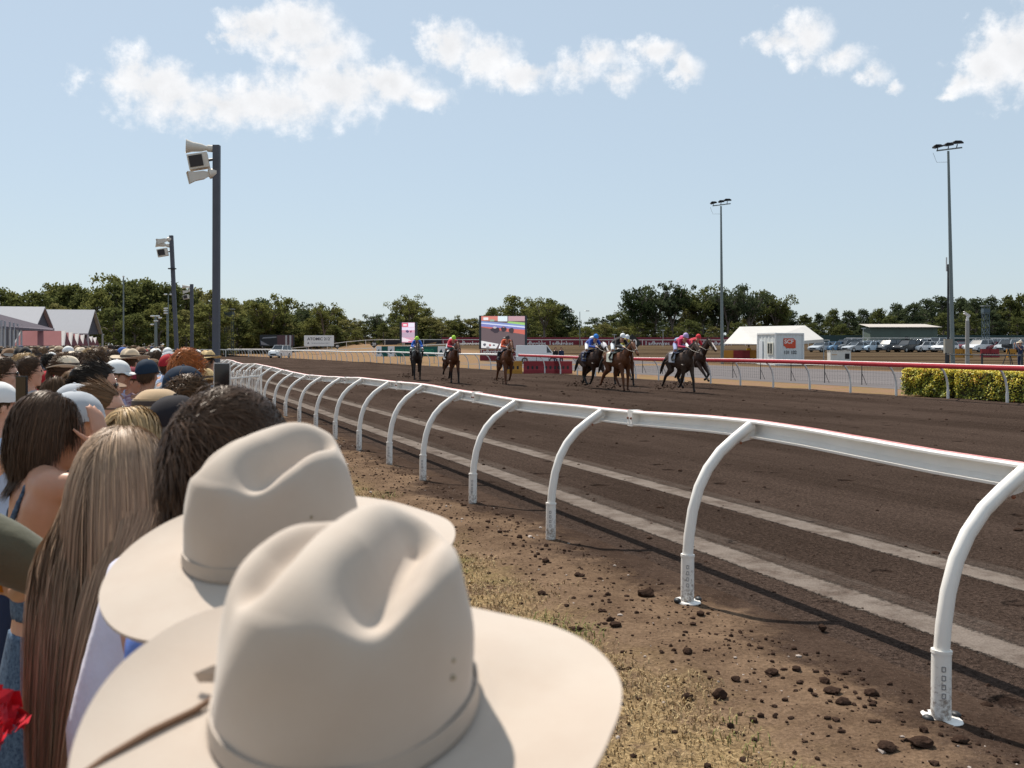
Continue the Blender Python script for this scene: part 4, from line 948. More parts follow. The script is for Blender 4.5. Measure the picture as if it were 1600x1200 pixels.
def scalp_limit(phi):                      # lowest hair elevation for an azimuth (0 = face)
    a = np.abs(phi)
    return np.interp(a, [0, .75, 1.0, 1.35, 1.75, 2.2, 3.15], [.62, .60, .30, -.05, -.30, -.62, -.72])
def torso_r(z):
    return np.interp(z, [.8, 1.0, 1.2, 1.35, 1.42, 1.46, 1.49, 1.53, 1.6], [.19, .165, .185, .205, .20, .13, .07, .06, .055]), np.interp(z, [.8, 1.0, 1.2, 1.35, 1.42, 1.46, 1.49, 1.53, 1.6], [.13, .12, .13, .13, .115, .09, .075, .066, .06])
def hair_mesh(name, n, L, seed, w=.004, lift=(.01, .03), grav=.25, curl=.0, part=None, back=.4, steps=8, side=0.0, dirf=None, low=0.0, pull=None, maxel=9):
    g = np.random.default_rng(seed)
    D = g.normal(size=(n * 6, 3)); D /= np.linalg.norm(D, axis=1)[:, None]
    phi = np.arctan2(D[:, 0], D[:, 1]); el = np.arcsin(D[:, 2]); D = D[(el > scalp_limit(phi) + low) & (el < maxel)][:n]; n = len(D)
    li = 1 + g.uniform(lift[0], lift[1], n)[:, None] / .09
    P = HCEN + D * HE * li * .96
    nrm = D / HE; nrm /= np.linalg.norm(nrm, axis=1)[:, None]
    if dirf is not None: V = dirf(D, g)
    else:
        V = np.zeros((n, 3)); V[:, 2] = -1.0; V[:, 1] = -back
        sgn = np.sign(D[:, 0] + g.normal(0, .08, n) - (part or 0)); V[:, 0] = sgn * side
    V = V - nrm * (V * nrm).sum(1)[:, None]; V /= np.linalg.norm(V, axis=1)[:, None] + 1e-6
    Ls = L * g.uniform(.75, 1.08, n); ds = (Ls / steps)[:, None]
    ph = 3.0 * np.sin(D @ g.normal(0, 5.0, (3, 3))) + g.normal(0, .45, (n, 3)); pts = [P]; dirs = [V]
    lag = g.uniform(0, .03, n)
    for k in range(steps):
        V = V + np.array([0, 0, -grav]) + curl * np.sin(ph + k * np.array([1.7, 1.3, 1.9])[None, :])
        if pull is not None: V = V + pull(P, k)
        if L > .18: fr = (P[:, 1] > .012) & (P[:, 2] < 1.73); V = V + np.stack([np.sign(P[:, 0]) * .10, np.full(n, -.40), np.zeros(n)], 1) * fr[:, None]
        V /= np.linalg.norm(V, axis=1)[:, None]
        P = P + V * ds
        q = (P - HCEN) / (HE * li); r = np.linalg.norm(q, axis=1); ins = r < 1
        P = np.where(ins[:, None], HCEN + q / r[:, None] * HE * li, P)
        rx, ry = torso_r(P[:, 2]); rx = rx + lag; ry = ry + lag
        e = (P[:, 0] / rx) ** 2 + ((P[:, 1] + .012) / ry) ** 2; inn = (e < 1) & (P[:, 2] < 1.56)
        f = 1 / np.sqrt(np.maximum(e, 1e-4))
        P = np.where(inn[:, None], np.stack([P[:, 0] * (1 + (f - 1) * .35), np.where(P[:, 1] < .02, -1, 1) * np.maximum(np.abs(P[:, 1] + .012) * f, ry * np.sqrt(np.maximum(0.02, 1 - np.minimum((P[:, 0] / rx) ** 2, .98)))) - .012, P[:, 2]], 1), P)
        pts.append(P); dirs.append(V)
    pts = np.stack(pts, 1); dirs = np.stack(dirs, 1)                    # n, steps+1, 3
    out = pts - HCEN; out[:, :, 2] *= .35; out /= np.linalg.norm(out, axis=2)[:, :, None] + 1e-6
    out += g.normal(0, .25, out.shape)
    wd = np.cross(dirs, out); wd /= np.linalg.norm(wd, axis=2)[:, :, None] + 1e-6
    tp = np.interp(np.linspace(0, 1, steps + 1), [0, .15, .7, 1], [.7, 1, .9, .15])[None, :, None]
    a = pts - wd * w * tp * .5; b_ = pts + wd * w * tp * .5
    VV = np.stack([a, b_], 2).reshape(-1, 3); S = steps + 1
    base = (np.arange(n) * S * 2)[:, None] + (np.arange(steps) * 2)[None, :]
    Fq = np.stack([base, base + 1, base + 3, base + 2], 2).reshape(-1, 4)
    uvs = np.repeat(g.random(n), steps * 4)
    # scalp cover
    nu, nv = 36, 10; cv = []; cf = []
    for j in range(nv + 1):
        for i in range(nu):
            p_ = -math.pi + 2 * math.pi * i / nu; lo = float(scalp_limit(np.array(p_))) + low + .04; e_ = math.pi / 2 + (lo - math.pi / 2) * j / nv
            c = np.array([math.sin(p_) * math.cos(e_), math.cos(p_) * math.cos(e_), math.sin(e_)]); cv.append(HCEN + c * HE * (1.0 + .6 * lift[0] / .09 + (.0 if j < nv else -.05)))
    for j in range(nv):
        if maxel < 2 and j < 6: continue
        for i in range(nu): cf.append((j * nu + i, j * nu + (i + 1) % nu, (j + 1) * nu + (i + 1) % nu, (j + 1) * nu + i))
    o0 = len(VV); VV = np.vstack([VV, np.array(cv)]); Fq = np.vstack([Fq, np.array(cf) + o0]); uvs = np.concatenate([uvs, np.full(len(cf) * 4, .12)])
    return quad_mesh(name, VV, Fq, uvs, MH)
def quad_mesh(name, VV, Fq, uvs, m):
    me = bpy.data.meshes.new(name); me.vertices.add(len(VV)); me.vertices.foreach_set('co', VV.astype(np.float32).ravel())
    nf = len(Fq); me.loops.add(nf * 4); me.loops.foreach_set('vertex_index', Fq.astype(np.int32).ravel()); me.polygons.add(nf)
    me.polygons.foreach_set('loop_start', np.arange(0, nf * 4, 4, dtype=np.int32)); me.polygons.foreach_set('use_smooth', [True] * nf)
    me.update(calc_edges=True)
    ul = me.uv_layers.new(name='UVMap'); q = np.zeros((nf * 4, 2), np.float32); q[:, 0] = uvs; ul.data.foreach_set('uv', q.ravel())
    me.materials.append(m); me.validate(); return me
def head(mb):
    Z = [(1.515, .020, .024, .068), (1.526, .036, .042, .052), (1.55, .052, .068, .028), (1.585, .064, .084, .012), (1.62, .071, .093, .004), (1.655, .0745, .097, 0), (1.69, .073, .096, -.004), (1.72, .062, .083, -.006), (1.742, .042, .056, -.006), (1.752, .014, .02, -.006)]
    vs = []; n = 20
    for z, rx, ry, cy in Z:
        for j in range(n): a = 2 * math.pi * j / n; vs.append((math.sin(a) * rx, cy + math.cos(a) * ry, z))
    fs = [(i * n + j, i * n + (j + 1) % n, (i + 1) * n + (j + 1) % n, (i + 1) * n + j) for i in range(len(Z) - 1) for j in range(n)] + [tuple(range(n)), tuple(range(len(Z) * n - 1, (len(Z) - 1) * n - 1, -1))]
    mb.add(vs, fs)
    mb.tube([(0, .092, 1.672), (0, .104, 1.645), (0, .116, 1.622), (0, .100, 1.612)], [.008, .010, .0135, .010], 8); mb.ell((0, .082, 1.668), (.046, .020, .012)); mb.ell((0, .090, 1.580), (.024, .014, .010)); mb.ell((0, .078, 1.530), (.022, .020, .018))
    for s in (-1, 1): mb.ell((s * .045, .062, 1.61), (.022, .022, .025)); mb.ell((s * .077, -.006, 1.632), (.009, .020, .031), rot=Matrix.Rotation(R(-12 * s), 3, 'Z'))
    mb.tube([(0, -.022, 1.40), (0, -.016, 1.49), (0, .002, 1.575)], [.062, .055, .056], 14)
def hand(mb, w, d, nrm, curl, s=1.0, right=True):
    """w wrist, d direction of the fingers, nrm palm normal; curl radians per joint for index..little then thumb"""
    d = Vector(d).normalized(); nrm = Vector(nrm); nrm = (nrm - d * nrm.dot(d)).normalized(); x = d.cross(nrm) * (1 if right else -1)
    w = Vector(w)
    mb.tube([w - d * .02, w + d * .03 * s, w + d * .085 * s], [.024 * s, .036 * s, .040 * s], 10, ry=[.019 * s, .016 * s, .014 * s], up=x)
    for i, (off, L) in enumerate(((.030, .075), (.010, .083), (-.011, .077), (-.030, .060))):
        p = w + d * (.086 * s) + x * off * s; c = curl[i]; v = (d + x * off * 1.2).normalized(); pp = [p - d * .02 * s, p]; q = p
        for k in range(3):
            v = Matrix.Rotation(c, 3, v.cross(nrm).normalized()) @ v if abs(c) > 1e-3 else v
            q = q + v * L * s * (.45, .31, .24)[k]; pp.append(q)
        mb.tube(pp, [.0088 * s, .0092 * s, .0085 * s, .0078 * s, .0062 * s], 8)
    p = w + d * .025 * s + x * .028 * s; v = (d * .6 + x * .75 + nrm * .25).normalized(); pp = [p]
    for k in range(3):
        p = p + v * .030 * s; pp.append(p); v = (v + d * .25 * (1 if k else .4) + nrm * curl[4] * .5).normalized()
    mb.tube(pp, [.014 * s, .012 * s, .0098 * s, .0075 * s], 8)
TORSO = [(.80, .155, .105), (.92, .165, .112), (1.04, .140, .098), (1.18, .150, .104), (1.30, .172, .112), (1.38, .178, .105), (1.435, .150, .085), (1.47, .085, .065), (1.50, .055, .055)]
SH_LIFT = [0.0]
def torso(mb, k=1.0, kx=1.0, z0=0, z1=9, fem=False):
    pts = []; rx = []; ry = []
    for z, a, b_ in TORSO:
        if z0 <= z <= z1:
            if fem: a *= {.92: 1.04, 1.04: .90, 1.18: .92}.get(z, .90)
            pts.append((0, -.012, z + SH_LIFT[0] * sstep(z, 1.1, 1.36) * (1 if z < 1.44 else .6))); rx.append(a * k * kx); ry.append(b_ * k)
    mb.tube(pts, rx, 18, ry=ry, up=(1, 0, 0))
    if fem and z0 < 1.2: [mb.ell((s * .075, .075, 1.27), (.062 * k, .055 * k, .062 * k)) for s in (-1, 1)]
def limb(mb, pts, rad, k=1.0): mb.tube(pts, [r * k for r in rad], 12)
DOWN = {s: [(s * .165, -.01, 1.405), (s * .205, -.02, 1.15), (s * .215, .06, .92), (s * .21, .09, .85)] for s in (-1, 1)}
UPH = {s: [(s * .165, -.0, 1.405), (s * .22, .16, 1.24), (s * .10, .33, 1.50), (s * .09, .35, 1.56)] for s in (-1, 1)}
def make_body(name, arms, fem=False, vox=.011, hands=None, smit=2):
    mb = MB(); head(mb); torso(mb, fem=fem)
    for s in (-1, 1):
        limb(mb, [(s * .085, -.01, .88), (s * .10, .0, .52), (s * .10, -.02, .10), (s * .10, -.02, .05)], [.088, .058, .038, .036]); mb.tube([(s * .10, -.05, .045), (s * .105, .06, .04), (s * .11, .17, .03)], [.035, .042, .03], 8, ry=[.04, .035, .022])
        a = arms[s]; limb(mb, a[:3], [.056, .041, .029]); mb.ell(a[0], (.062, .06, .062)); mb.tube([(s * .05, -.02, a[0][2] + .03), (a[0][0] * .7, a[0][1] - .012, a[0][2] - .002), a[0]], [.05, .066, .06], 12); mb.tube([(s * .09, -.045, a[0][2] - .17), (a[0][0] * .85, -.02, a[0][2] - .06), a[0]], [.07, .068, .055], 12)
        hh = (hands or {}).get(s)
        if hh: hand(mb, a[2], hh[0], hh[1], hh[2], 1.0, s > 0)
        else:
            d_ = (Vector(a[3]) - Vector(a[2])).normalized(); hand(mb, a[2], d_, (-s, 0, 0) if arms is DOWN else (0, -1, .2), (.3, .35, .4, .45, .3), 1.0, s > 0)
    return remeshed(mb, name, [MSK], vox, smit)
def make_shirt(name, arms, fem=False, sleeve=.75, long=False, z0=.86):
    mb = MB(); torso(mb, 1.10, 1.03, z0, 1.46, fem)
    mb.tube([(0, -.014, 1.43), (0, -.012, 1.488)], [.10, .070], 14, ry=[.078, .068])
    for s in (-1, 1):
        a = [Vector(p) for p in arms[s]]; e = a[0].lerp(a[1], sleeve) if not long else a[1]
        pts = [a[0] + Vector((-s * .05, 0, .015)), a[0], e] if not long else [a[0] + Vector((-s * .05, 0, .015)), a[0], a[1], a[1].lerp(a[2], .93)]
        mb.tube(pts, [.075, .073, .062] if not long else [.075, .073, .056, .042], 12)
    return remeshed(mb, name, [MCL], .013, 2)
def make_strap_top(name, fem=True):
    mb = MB(); torso(mb, 1.07, 1.03, 1.0, 1.30, True); mb.tube([(0, -.012, 1.28), (0, -.012, 1.315)], [.163, .160], 18, ry=[.118, .114], up=(1, 0, 0))
    mb.tube([(0, -.012, .5), (0, -.012, .8), (0, -.012, 1.06)], [.24, .20, .150], 18, ry=[.2, .14, .11], up=(1, 0, 0))
    for s in (-1, 1): mb.tube([(s * .11, .09, 1.29), (s * .10, .055, 1.40), (s * .098, -.01, 1.448), (s * .10, -.075, 1.40), (s * .105, -.105, 1.30)], .012, 6)
    return remeshed(mb, name, [MCL], .011, 2)
def make_trousers(name):
    mb = MB(); mb.tube([(0, -.012, .80), (0, -.012, .94)], [.172, .168], 16, ry=[.12, .118], up=(1, 0, 0))
    for s in (-1, 1): limb(mb, [(s * .085, -.01, .88), (s * .10, 0, .52), (s * .10, -.02, .10)], [.098, .072, .058])
    return remeshed(mb, name, [MCL], .016, 2)
def hat_round(name, crown_h, cw, brim, droop, mats, dent=.0, n=40):
    """crown and brim as one felt surface, with thickness"""
    prof = []
    for i in range(7): f = i / 6; prof.append((.02 + (cw * .86 - .02) * f, crown_h - .034 * f ** 2.6))
    prof += [(cw * .93, crown_h - .048), (cw * .97, crown_h * .5), (cw, .012), (cw + .012, .0)]
    for i in range(1, 7): f = i / 6; prof.append((cw + .012 + brim * f, -droop * f * f))
    prof += [(cw + .012 + brim, -droop - .006)]; prof += [(cw + .012 + brim * f, -droop * f * f - .007) for f in (.6, .3, 0)] + [(cw - .006, .0), (cw * .85, crown_h - .075), (.02, crown_h - .05)]
    vs = []; fs = []; k = len(prof)
    for r, z in prof:
        for j in range(n):
            a = 2 * math.pi * j / n; x, y = math.sin(a), math.cos(a); zz = z
            if z > crown_h * .45 and dent: zz = z - dent * math.exp(-((x * r) / .028) ** 2) * sstep(r, -.01, .02) * (1.0 if y * r < .06 else .5) - dent * .6 * math.exp(-(((abs(x * r) - cw * .72) / .02) ** 2 + ((y * r - .05) / .04) ** 2))
            if r > cw + .012: zz = z + .035 * (r - cw - .012) / max(brim, .01) * abs(x) ** 2.5 * (1 if brim > .05 else 0)
            vs.append((x * r, y * r * 1.16 - .004, 1.69 + zz))
    for i in range(k - 1):
        for j in range(n): fs.append((i * n + j, i * n + (j + 1) % n, (i + 1) * n + (j + 1) % n, (i + 1) * n + j))
    fs += [tuple(range(n))]
    return MB().add(vs, fs).mesh(name, mats)
def hat_band(name, cw, m):
    q = MB(); n = 40; vs = []
    for z, r in ((.012, cw + .004), (.034, cw + .003), (.034, cw - .004), (.012, cw - .004)):
        for j in range(n): a = 2 * math.pi * j / n; vs.append((math.sin(a) * r, math.cos(a) * r * 1.16 - .004, 1.69 + z))
    q.add(vs, [(i * n + j, i * n + (j + 1) % n, ((i + 1) % 4) * n + (j + 1) % n, ((i + 1) % 4) * n + j) for i in range(4) for j in range(n)]); return q.mesh(name, [m])
def cap_mesh():
    vs = []; n = 28; k = 9
    for i in range(k + 1):
        t = (math.pi / 2) * i / k * 1.02
        for j in range(n): a = 2 * math.pi * j / n; rr = math.sin(t) ** .9; vs.append((math.sin(a) * rr * .096, math.cos(a) * rr * .119 - .006, 1.668 + math.cos(t) * .114 + .007 * mnoise.noise((math.sin(a) * rr * 3.2, math.cos(a) * rr * 3.2, math.cos(t) * 4)) * math.sin(t) - (.012 * sstep(-math.cos(a), .2, 1) if i == k else 0)))
    fs = [(i * n + j, i * n + (j + 1) % n, (i + 1) * n + (j + 1) % n, (i + 1) * n + j) for i in range(k) for j in range(n)]
    q = MB().add(vs, fs); q.ell((0, -.006, 1.783), (.009, .009, .006), 0, 8, 5); c = q.mesh('cap', [MCAP])
    q = MB(); vs = []; m_ = 12
    for top in (0, 1):
        for i in range(m_ + 1):
            a = -1.05 + 2.1 * i / m_
            for r in (0, .5, 1): vs.append((math.sin(a) * .093 * (1 + .08 * r), .105 * math.cos(a) - .004 + .078 * r * math.cos(a * .9) ** .6, 1.672 - .016 * r + .022 * (abs(math.sin(a)) ** 2) * -r + (.004 if top else 0)))
    o = (m_ + 1) * 3
    for i in range(m_):
        for r in range(2):
            a = i * 3 + r; fs_ = (a, a + 1, a + 4, a + 3); q.f.append(fs_[::-1]); q.f.append(tuple(x + o for x in fs_))
        q.f.append((i * 3 + 2, i * 3 + 2 + o, i * 3 + 5 + o, i * 3 + 5))
    q.v = vs; q.m = [0] * len(q.f)
    return c, q.mesh('brim', [MCAP])
BODY = {'m': make_body('body', DOWN), 'f': make_body('body', DOWN, True), 'mp': make_body('body', UPH), 'fp': make_body('body', UPH, True)}
SHIRT = {'m': make_shirt('shirt', DOWN), 'f': make_shirt('shirt', DOWN, True, .35), 'ml': make_shirt('shirt', DOWN, long=True), 'mp': make_shirt('shirt', UPH), 'fp': make_shirt('shirt', UPH, True, .4), 'strap': make_strap_top('strap_dress')}
TROU = make_trousers('trousers')
def swept(D, g):                            # short hair brushed from the whorl forward and aside
    c = np.array([0, -.75, .66]); V = D - c[None, :] * (D @ c)[:, None]; V = V + np.cross(np.tile(c, (len(D), 1)), D) * .5 + g.normal(0, .25, D.shape); return V
HAIR = {'short': [hair_mesh('short_hair', 900, .065, 1, .005, (.006, .018), .10, .25, dirf=swept, steps=5), hair_mesh('short_hair', 900, .055, 2, .005, (.004, .012), .25, .1, back=.7, steps=5)],
        'wavy': [hair_mesh('wavy_hair', 1000, .10, 3, .006, (.012, .034), .10, .45, dirf=swept, steps=7)],
        'long': [hair_mesh('long_hair', 1100, .34, 4, .006, (.008, .022), .35, .06, side=.8, back=.35, steps=11), hair_mesh('long_hair', 1100, .42, 5, .006, (.008, .024), .35, .12, side=.7, back=.5, steps=12)],
        'bob': [hair_mesh('bob_hair', 1100, .25, 6, .006, (.010, .028), .3, .12, side=.9, back=.3, steps=9)]}
HAIR['short_hat'] = [hair_mesh('short_hair', 700, .035, 12, .005, (.0, .004), .3, .05, back=.2, steps=4, maxel=.30)]
HAIR['wavy_hat'] = [hair_mesh('wavy_hair', 800, .07, 13, .006, (.002, .012), .1, .35, back=.3, steps=6, maxel=.18)]
HAIR['long_hat'] = [hair_mesh('long_hair', 900, .32, 14, .006, (.0, .008), .35, .06, side=.3, back=.35, steps=11, maxel=.22)]
HAIR['bob_hat'] = [hair_mesh('bob_hair', 900, .19, 15, .006, (.0, .008), .35, .08, side=.3, back=.35, steps=9, maxel=.22)]
def tied(seed, ball):
    me = hair_mesh('tied_hair', 900, .14, seed, .005, (.006, .014), .0, .03, dirf=lambda D, g: np.tile(np.array([0, -1.0, .1]), (len(D), 1)), steps=6)
    q = MB()
    if ball: [q.ell((rng.uniform(-.014, .014), -.135 + rng.uniform(-.014, .014), 1.715 + rng.uniform(-.014, .014)), (.034, .034, .032), 0, 12, 8) for _ in range(6)]
    else: q.tube([(0, -.10, 1.70), (0, -.145, 1.695), (0, -.165, 1.60), (0, -.15, 1.47), (0, -.14, 1.40)], [.02, .03, .036, .028, .008], 10)
    return me, q
HAIR['bun'] = [tied(7, True)[0]]; HAIR['pony'] = [tied(8, False)[0]]
def solid_hair(q, name): 
    me = q.mesh(name, [MH]); ul = me.uv_layers.new(name='UVMap'); n = len(me.loops); a = np.full((n, 2), .45, np.float32); ul.data.foreach_set('uv', a.ravel()); return me
BUN_ME = solid_hair(tied(7, True)[1], 'bun'); PONY_ME = solid_hair(tied(8, False)[1], 'ponytail')
CAP_ME, BRIM_ME = cap_mesh()
HATS = {'fedora': (hat_round('hat', .105, .096, .055, .012, [MFELT], .022), .096), 'wide': (hat_round('hat', .10, .098, .095, .03, [MFELT], .012), .098), 'cowboy': (hat_round('hat', .115, .096, .09, .0, [MFELT], .03), .096), 'straw': (hat_round('hat', .105, .098, .07, .01, [MSTRAW], .022), .098), 'bucket': (hat_round('hat', .085, .1, .05, .035, [MFELT], .0), .1)}
BANDM = M('hat_ribbon', (.05, .035, .03), .6)
BANDS = {k: hat_band('hat_band', v[1], BANDM) for k, v in HATS.items()}
def glasses_me():
    q = MB()
    for s in (-1, 1): q.ell((s * .033, .098, 1.645), (.026, .010, .019), 0, 12, 8); q.tube([(s * .058, .09, 1.65), (s * .080, .0, 1.65)], .0035, 5)
    q.tube([(-.01, .108, 1.65), (.01, .108, 1.65)], .004, 5); return q.mesh('sunglasses', [MGLASS])
GLASS_ME = glasses_me()
q_ = MB(); [q_.ell((s * .031, .088, 1.645), (.012, .009, .0075), 0, 10, 6) for s in (-1, 1)]; EYES_ME = q_.mesh('eyes', [MEYE])
q_ = MB(); [q_.tube([(s * .10, -.055, .04), (s * .105, .06, .04), (s * .11, .185, .03)], [.044, .05, .034], 10, ry=[.05, .044, .028]) for s in (-1, 1)]; SHOE_ME = q_.mesh('shoes', [MSHOE])
SKINS = [(.56, .30, .20), (.48, .25, .165), (.62, .36, .26), (.40, .205, .13)]
HCOL = {'dark brown': (.066, .038, .024), 'black': (.014, .011, .010), 'brown': (.075, .042, .022), 'light brown': (.17, .10, .055), 'blonde': (.42, .29, .15), 'grey': (.22, .21, .20), 'red': (.33, .105, .03)}
TCOL = {'white': (.78, .78, .78), 'pale blue': (.42, .53, .74), 'navy': (.02, .03, .07), 'black': (.014, .014, .016), 'lavender': (.52, .52, .72), 'pink': (.66, .33, .38), 'red': (.45, .03, .04), 'khaki': (.33, .27, .18), 'olive': (.09, .09, .06), 'grey': (.30, .31, .33), 'blue': (.08, .16, .42), 'cream': (.70, .62, .50), 'green': (.06, .17, .10), 'maroon': (.16, .02, .035)}
HATC = {'tan': (.46, .32, .19), 'cream': (.66, .56, .43), 'brown': (.20, .12, .07), 'white': (.76, .75, .72), 'black': (.018, .017, .018), 'straw': (.55, .40, .20), 'grey': (.32, .30, .28), 'sand': (.52, .42, .30)}
CAPC = {'white': (.74, .74, .73), 'navy': (.016, .028, .05), 'red': (.36, .022, .03), 'black': (.02, .018, .022), 'grey': (.40, .42, .45), 'maroon': (.20, .03, .045), 'blue': (.06, .12, .33), 'khaki': (.35, .29, .19)}
def person(label, X, d, ztop, yaw, sex='m', hair='short', hc='brown', hat=None, hatc=None, shirt='m', sc_='white', tc='navy', skin=0, tilt=0, group='people watching the race in the crowd', glasses=False, body=None, shirt_me=None, shirt_col=None, hair_me=None, shirt_name=None):
    s = thing('person', label, 'person', (X, d, 0), -R(yaw), group); top = 1.775 if hat is None else (1.782 if hat == 'cap' else 1.79)
    k = ztop / top; s.scale = (max(k, .93) * (.96 if sex[0] == 'f' else 1.0),) * 2 + (k,)
    if tilt: s.rotation_euler = (0, 0, -R(yaw)); s.rotation_euler.x = R(tilt)
    def add(n, me, c, par=s): o = link(n, me, par); o.color = (*c, 1); return o
    b = add('body', body or BODY[sex], SKINS[skin])
    add('shirt' if shirt != 'strap' else 'strap_dress', shirt_me or SHIRT[shirt], shirt_col or TCOL[sc_])
    if shirt != 'strap': add('trousers', TROU, TCOL[tc])
    link('shoes', SHOE_ME, s)
    if glasses: link('sunglasses', GLASS_ME, s)
    else: link('eyes', EYES_ME, s)
    if hair:
        if hat and hair + '_hat' in HAIR and hair_me is None: hair += '_hat'
        h = add('hair', hair_me or rng.choice(HAIR[hair]), HCOL[hc])
        if hair == 'bun': add('bun', BUN_ME, HCOL[hc], h)
        if hair == 'pony': add('ponytail', PONY_ME, HCOL[hc], h)
    if hat == 'cap': h = add('cap', CAP_ME, CAPC[hatc]); add('brim', BRIM_ME, CAPC[hatc], h)
    elif hat: h = add('hat', HATS[hat][0], HATC[hatc]); link('hat_band', BANDS[hat], h)
    return s
# ------------------------------------------------------------------ the two pale cowboy hats nearest the camera
MFELT_C = M('cream_felt', (.525, .45, .38), .95, var=.05, scale=9, spec=.12, sheen=.25, bump=.02, bscale=220, two=(.445, .365, .30))
MRIB = M('cream_ribbon', (.42, .35, .29), .6, var=.06, scale=20)
def cowboy_hat(parent, seed, ax=.093, ay=.110, Hc_=.148, brim=.096, up=.022, name='cowboy_hat', asym=.13):
    n = 112; rings = []
    for i in range(26): f = i / 25; rings.append(('t', f))                     # crown top, centre to shoulder
    for i in range(1, 15): rings.append(('w', i / 14))                        # wall down to the brim
    for i in range(1, 17): rings.append(('b', i / 16))                        # brim
    vs = []
    def top_z(x, y):
        z = Hc_ + .07 * y
        for sx, dp in ((-1, .034), (1, .038)):                               # two long dents with a ridge between
            cx = sx * (.042 - .14 * max(0, y + .01)); yy = (y - .022)
            wx = .0175 + .030 * max(0, .05 - y)
            z -= dp * math.exp(-((x - cx) / wx) ** 2) * (1 - sstep(y, .045, .088)) * sstep(y, -.092, -.036)
        return z
    for kind, f in rings:
        for j in range(n):
            a = 2 * math.pi * j / n; sx, cy = math.sin(a), math.cos(a)
            if kind == 't':
                rho = .80 * f ** .9 ; x, y = sx * ax * rho, cy * ay * rho
                z = top_z(x, y) - .030 * (rho / .80) ** 3.2
            elif kind == 'w':
                rho = .80 + .20 * math.sin(f * math.pi / 2) ** .85; x, y = sx * ax * rho, cy * ay * rho
                xt, yt = sx * ax * .8, cy * ay * .8; zt = top_z(xt, yt) - .030
                z = zt * (1 - f ** 1.35) if f < 1 else 0
                x += .003 * mnoise.noise((x * 22, y * 22, z * 22 + seed)); y += .003 * mnoise.noise((x * 22, y * 22 + 9, z * 22 + seed))
            else:
                r = f * brim * (1 + .10 * abs(cy) + asym * sx); e = math.hypot(sx * (ax + r), cy * (ay + r))
                x, y = sx * (ax + r), cy * (ay + r)
                z = up * f ** 1.9 * abs(sx) ** 2.2 - .014 * f ** 1.6 * abs(cy) ** 2 + .004 * mnoise.noise((x * 9, y * 9, seed + 3))
                if f < .12: z += .002
            vs.append((x, y, z))
    k = len(rings); fs = [(i * n + j, i * n + (j + 1) % n, (i + 1) * n + (j + 1) % n, (i + 1) * n + j) for i in range(k - 1) for j in range(n)]
    o = len(vs)                                                               # underside of the brim
    for f in (1.0, .8, .5, .2, 0):
        for j in range(n):
            p = vs[(k - 1) * n + j]; a = 2 * math.pi * j / n; sx, cy = math.sin(a), math.cos(a)
            r = f * brim * (1 + .10 * abs(cy) + asym * sx) - (.0008 if f == 1 else 0); vs.append((sx * (ax + r), cy * (ay + r), up * f ** 1.9 * abs(sx) ** 2.2 - .014 * f ** 1.6 * abs(cy) ** 2 - .0045))
    fs += [((k - 1) * n + j, (k - 1) * n + (j + 1) % n, o + (j + 1) % n, o + j) for j in range(n)]
    fs += [(o + i * n + j, o + i * n + (j + 1) % n, o + (i + 1) * n + (j + 1) % n, o + (i + 1) * n + j) for i in range(4) for j in range(n)]
    h = MB().add(vs, fs).build(name, MFELT_C, parent, smooth=80)
    q = MB(); m_ = 80
    prof = [(.002, .0018), (.002, .0036), (.0165, .0028), (.0165, .001)]
    for z, e in prof:
        for j in range(m_): a = 2 * math.pi * j / m_; q.v.append((math.sin(a) * (ax * (1 - .012 * z / .02) + e), math.cos(a) * (ay * (1 - .012 * z / .02) + e), z + .003))
    q.f = [(i * m_ + j, i * m_ + (j + 1) % m_, ((i + 1) % 4) * m_ + (j + 1) % m_, ((i + 1) % 4) * m_ + j) for i in range(4) for j in range(m_)]; q.m = [0] * len(q.f)
    q.build('hat_band', MRIB, h, smooth=30)
    q = MB()                                                                  # small flat bow on the left of the band
    for zz, l_, tw in ((.012, .026, .5), (.008, .020, -.4)):
        q.add([(-ax + .03, -.002, zz - .004), (-ax + .03, -.002, zz + .006), (-ax - l_ * .5, -.012 - tw * .01, zz + .010), (-ax - l_, -.016 - tw * .016, zz + .004), (-ax - l_ * .9, -.014 - tw * .016, zz - .004)], [(0, 1, 2, 3, 4)])
    q.build('bow', MRIB, h, smooth=False, fix=False)
    for x, y, z in ((ax * .94, -.012, .062), (ax * .955, -.014, .05), (-ax * .94, -.012, .062), (-ax * .955, -.014, .05)):
        q = MB(); q.ell((x, y, z), (.0035, .0022, .0022), 0, 8, 5); q.build('eyelet', M('brass_eyelet', (.30, .25, .17), .4, metal=.6), h)
    return h
HERO = []
def hero(px, top, d, w, **kw):
    HERO.append((px, d, w)); z = HC + (HY - top) / F * d; X = (px - 800) / F * d
    return X, d, z
# nearest hat
X, d, z = hero(548, 800, .775, 415)
s = person('person in a cream cowboy hat nearest the camera, cut by the bottom edge', X, d, 1.625, 18, 'm', 'short_hat', 'brown', shirt='ml', sc_='blue', tc='navy', skin=1)
h = cowboy_hat(s, 1.0); k = s.scale.z
h.location = (0, -.004, (1.55 - .022) / k); h.rotation_euler = (R(11), R(5), 0); h.scale = (1.0 / s.scale.x, 1.0 / s.scale.y, 1 / k)
q = MB(); q.tube([(-.088, -.018, .010), (-.100, -.050, .004), (-.112, -.085, .0045), (-.122, -.120, .003), (-.128, -.150, .000)], [.0022, .0026, .0028, .0026, .002], 8); q.build('hat_cord', M('brown_leather_cord', (.16, .085, .045), .7), h)
NEARHAT = h
X, d, z = hero(433, 660, 1.25, 245)
ARM_UP = {k_: [(v_[0][0] * 1.22, v_[0][1], v_[0][2] + .075), (v_[1][0] * 1.1, v_[1][1], 1.20)] + v_[2:] for k_, v_ in DOWN.items()}
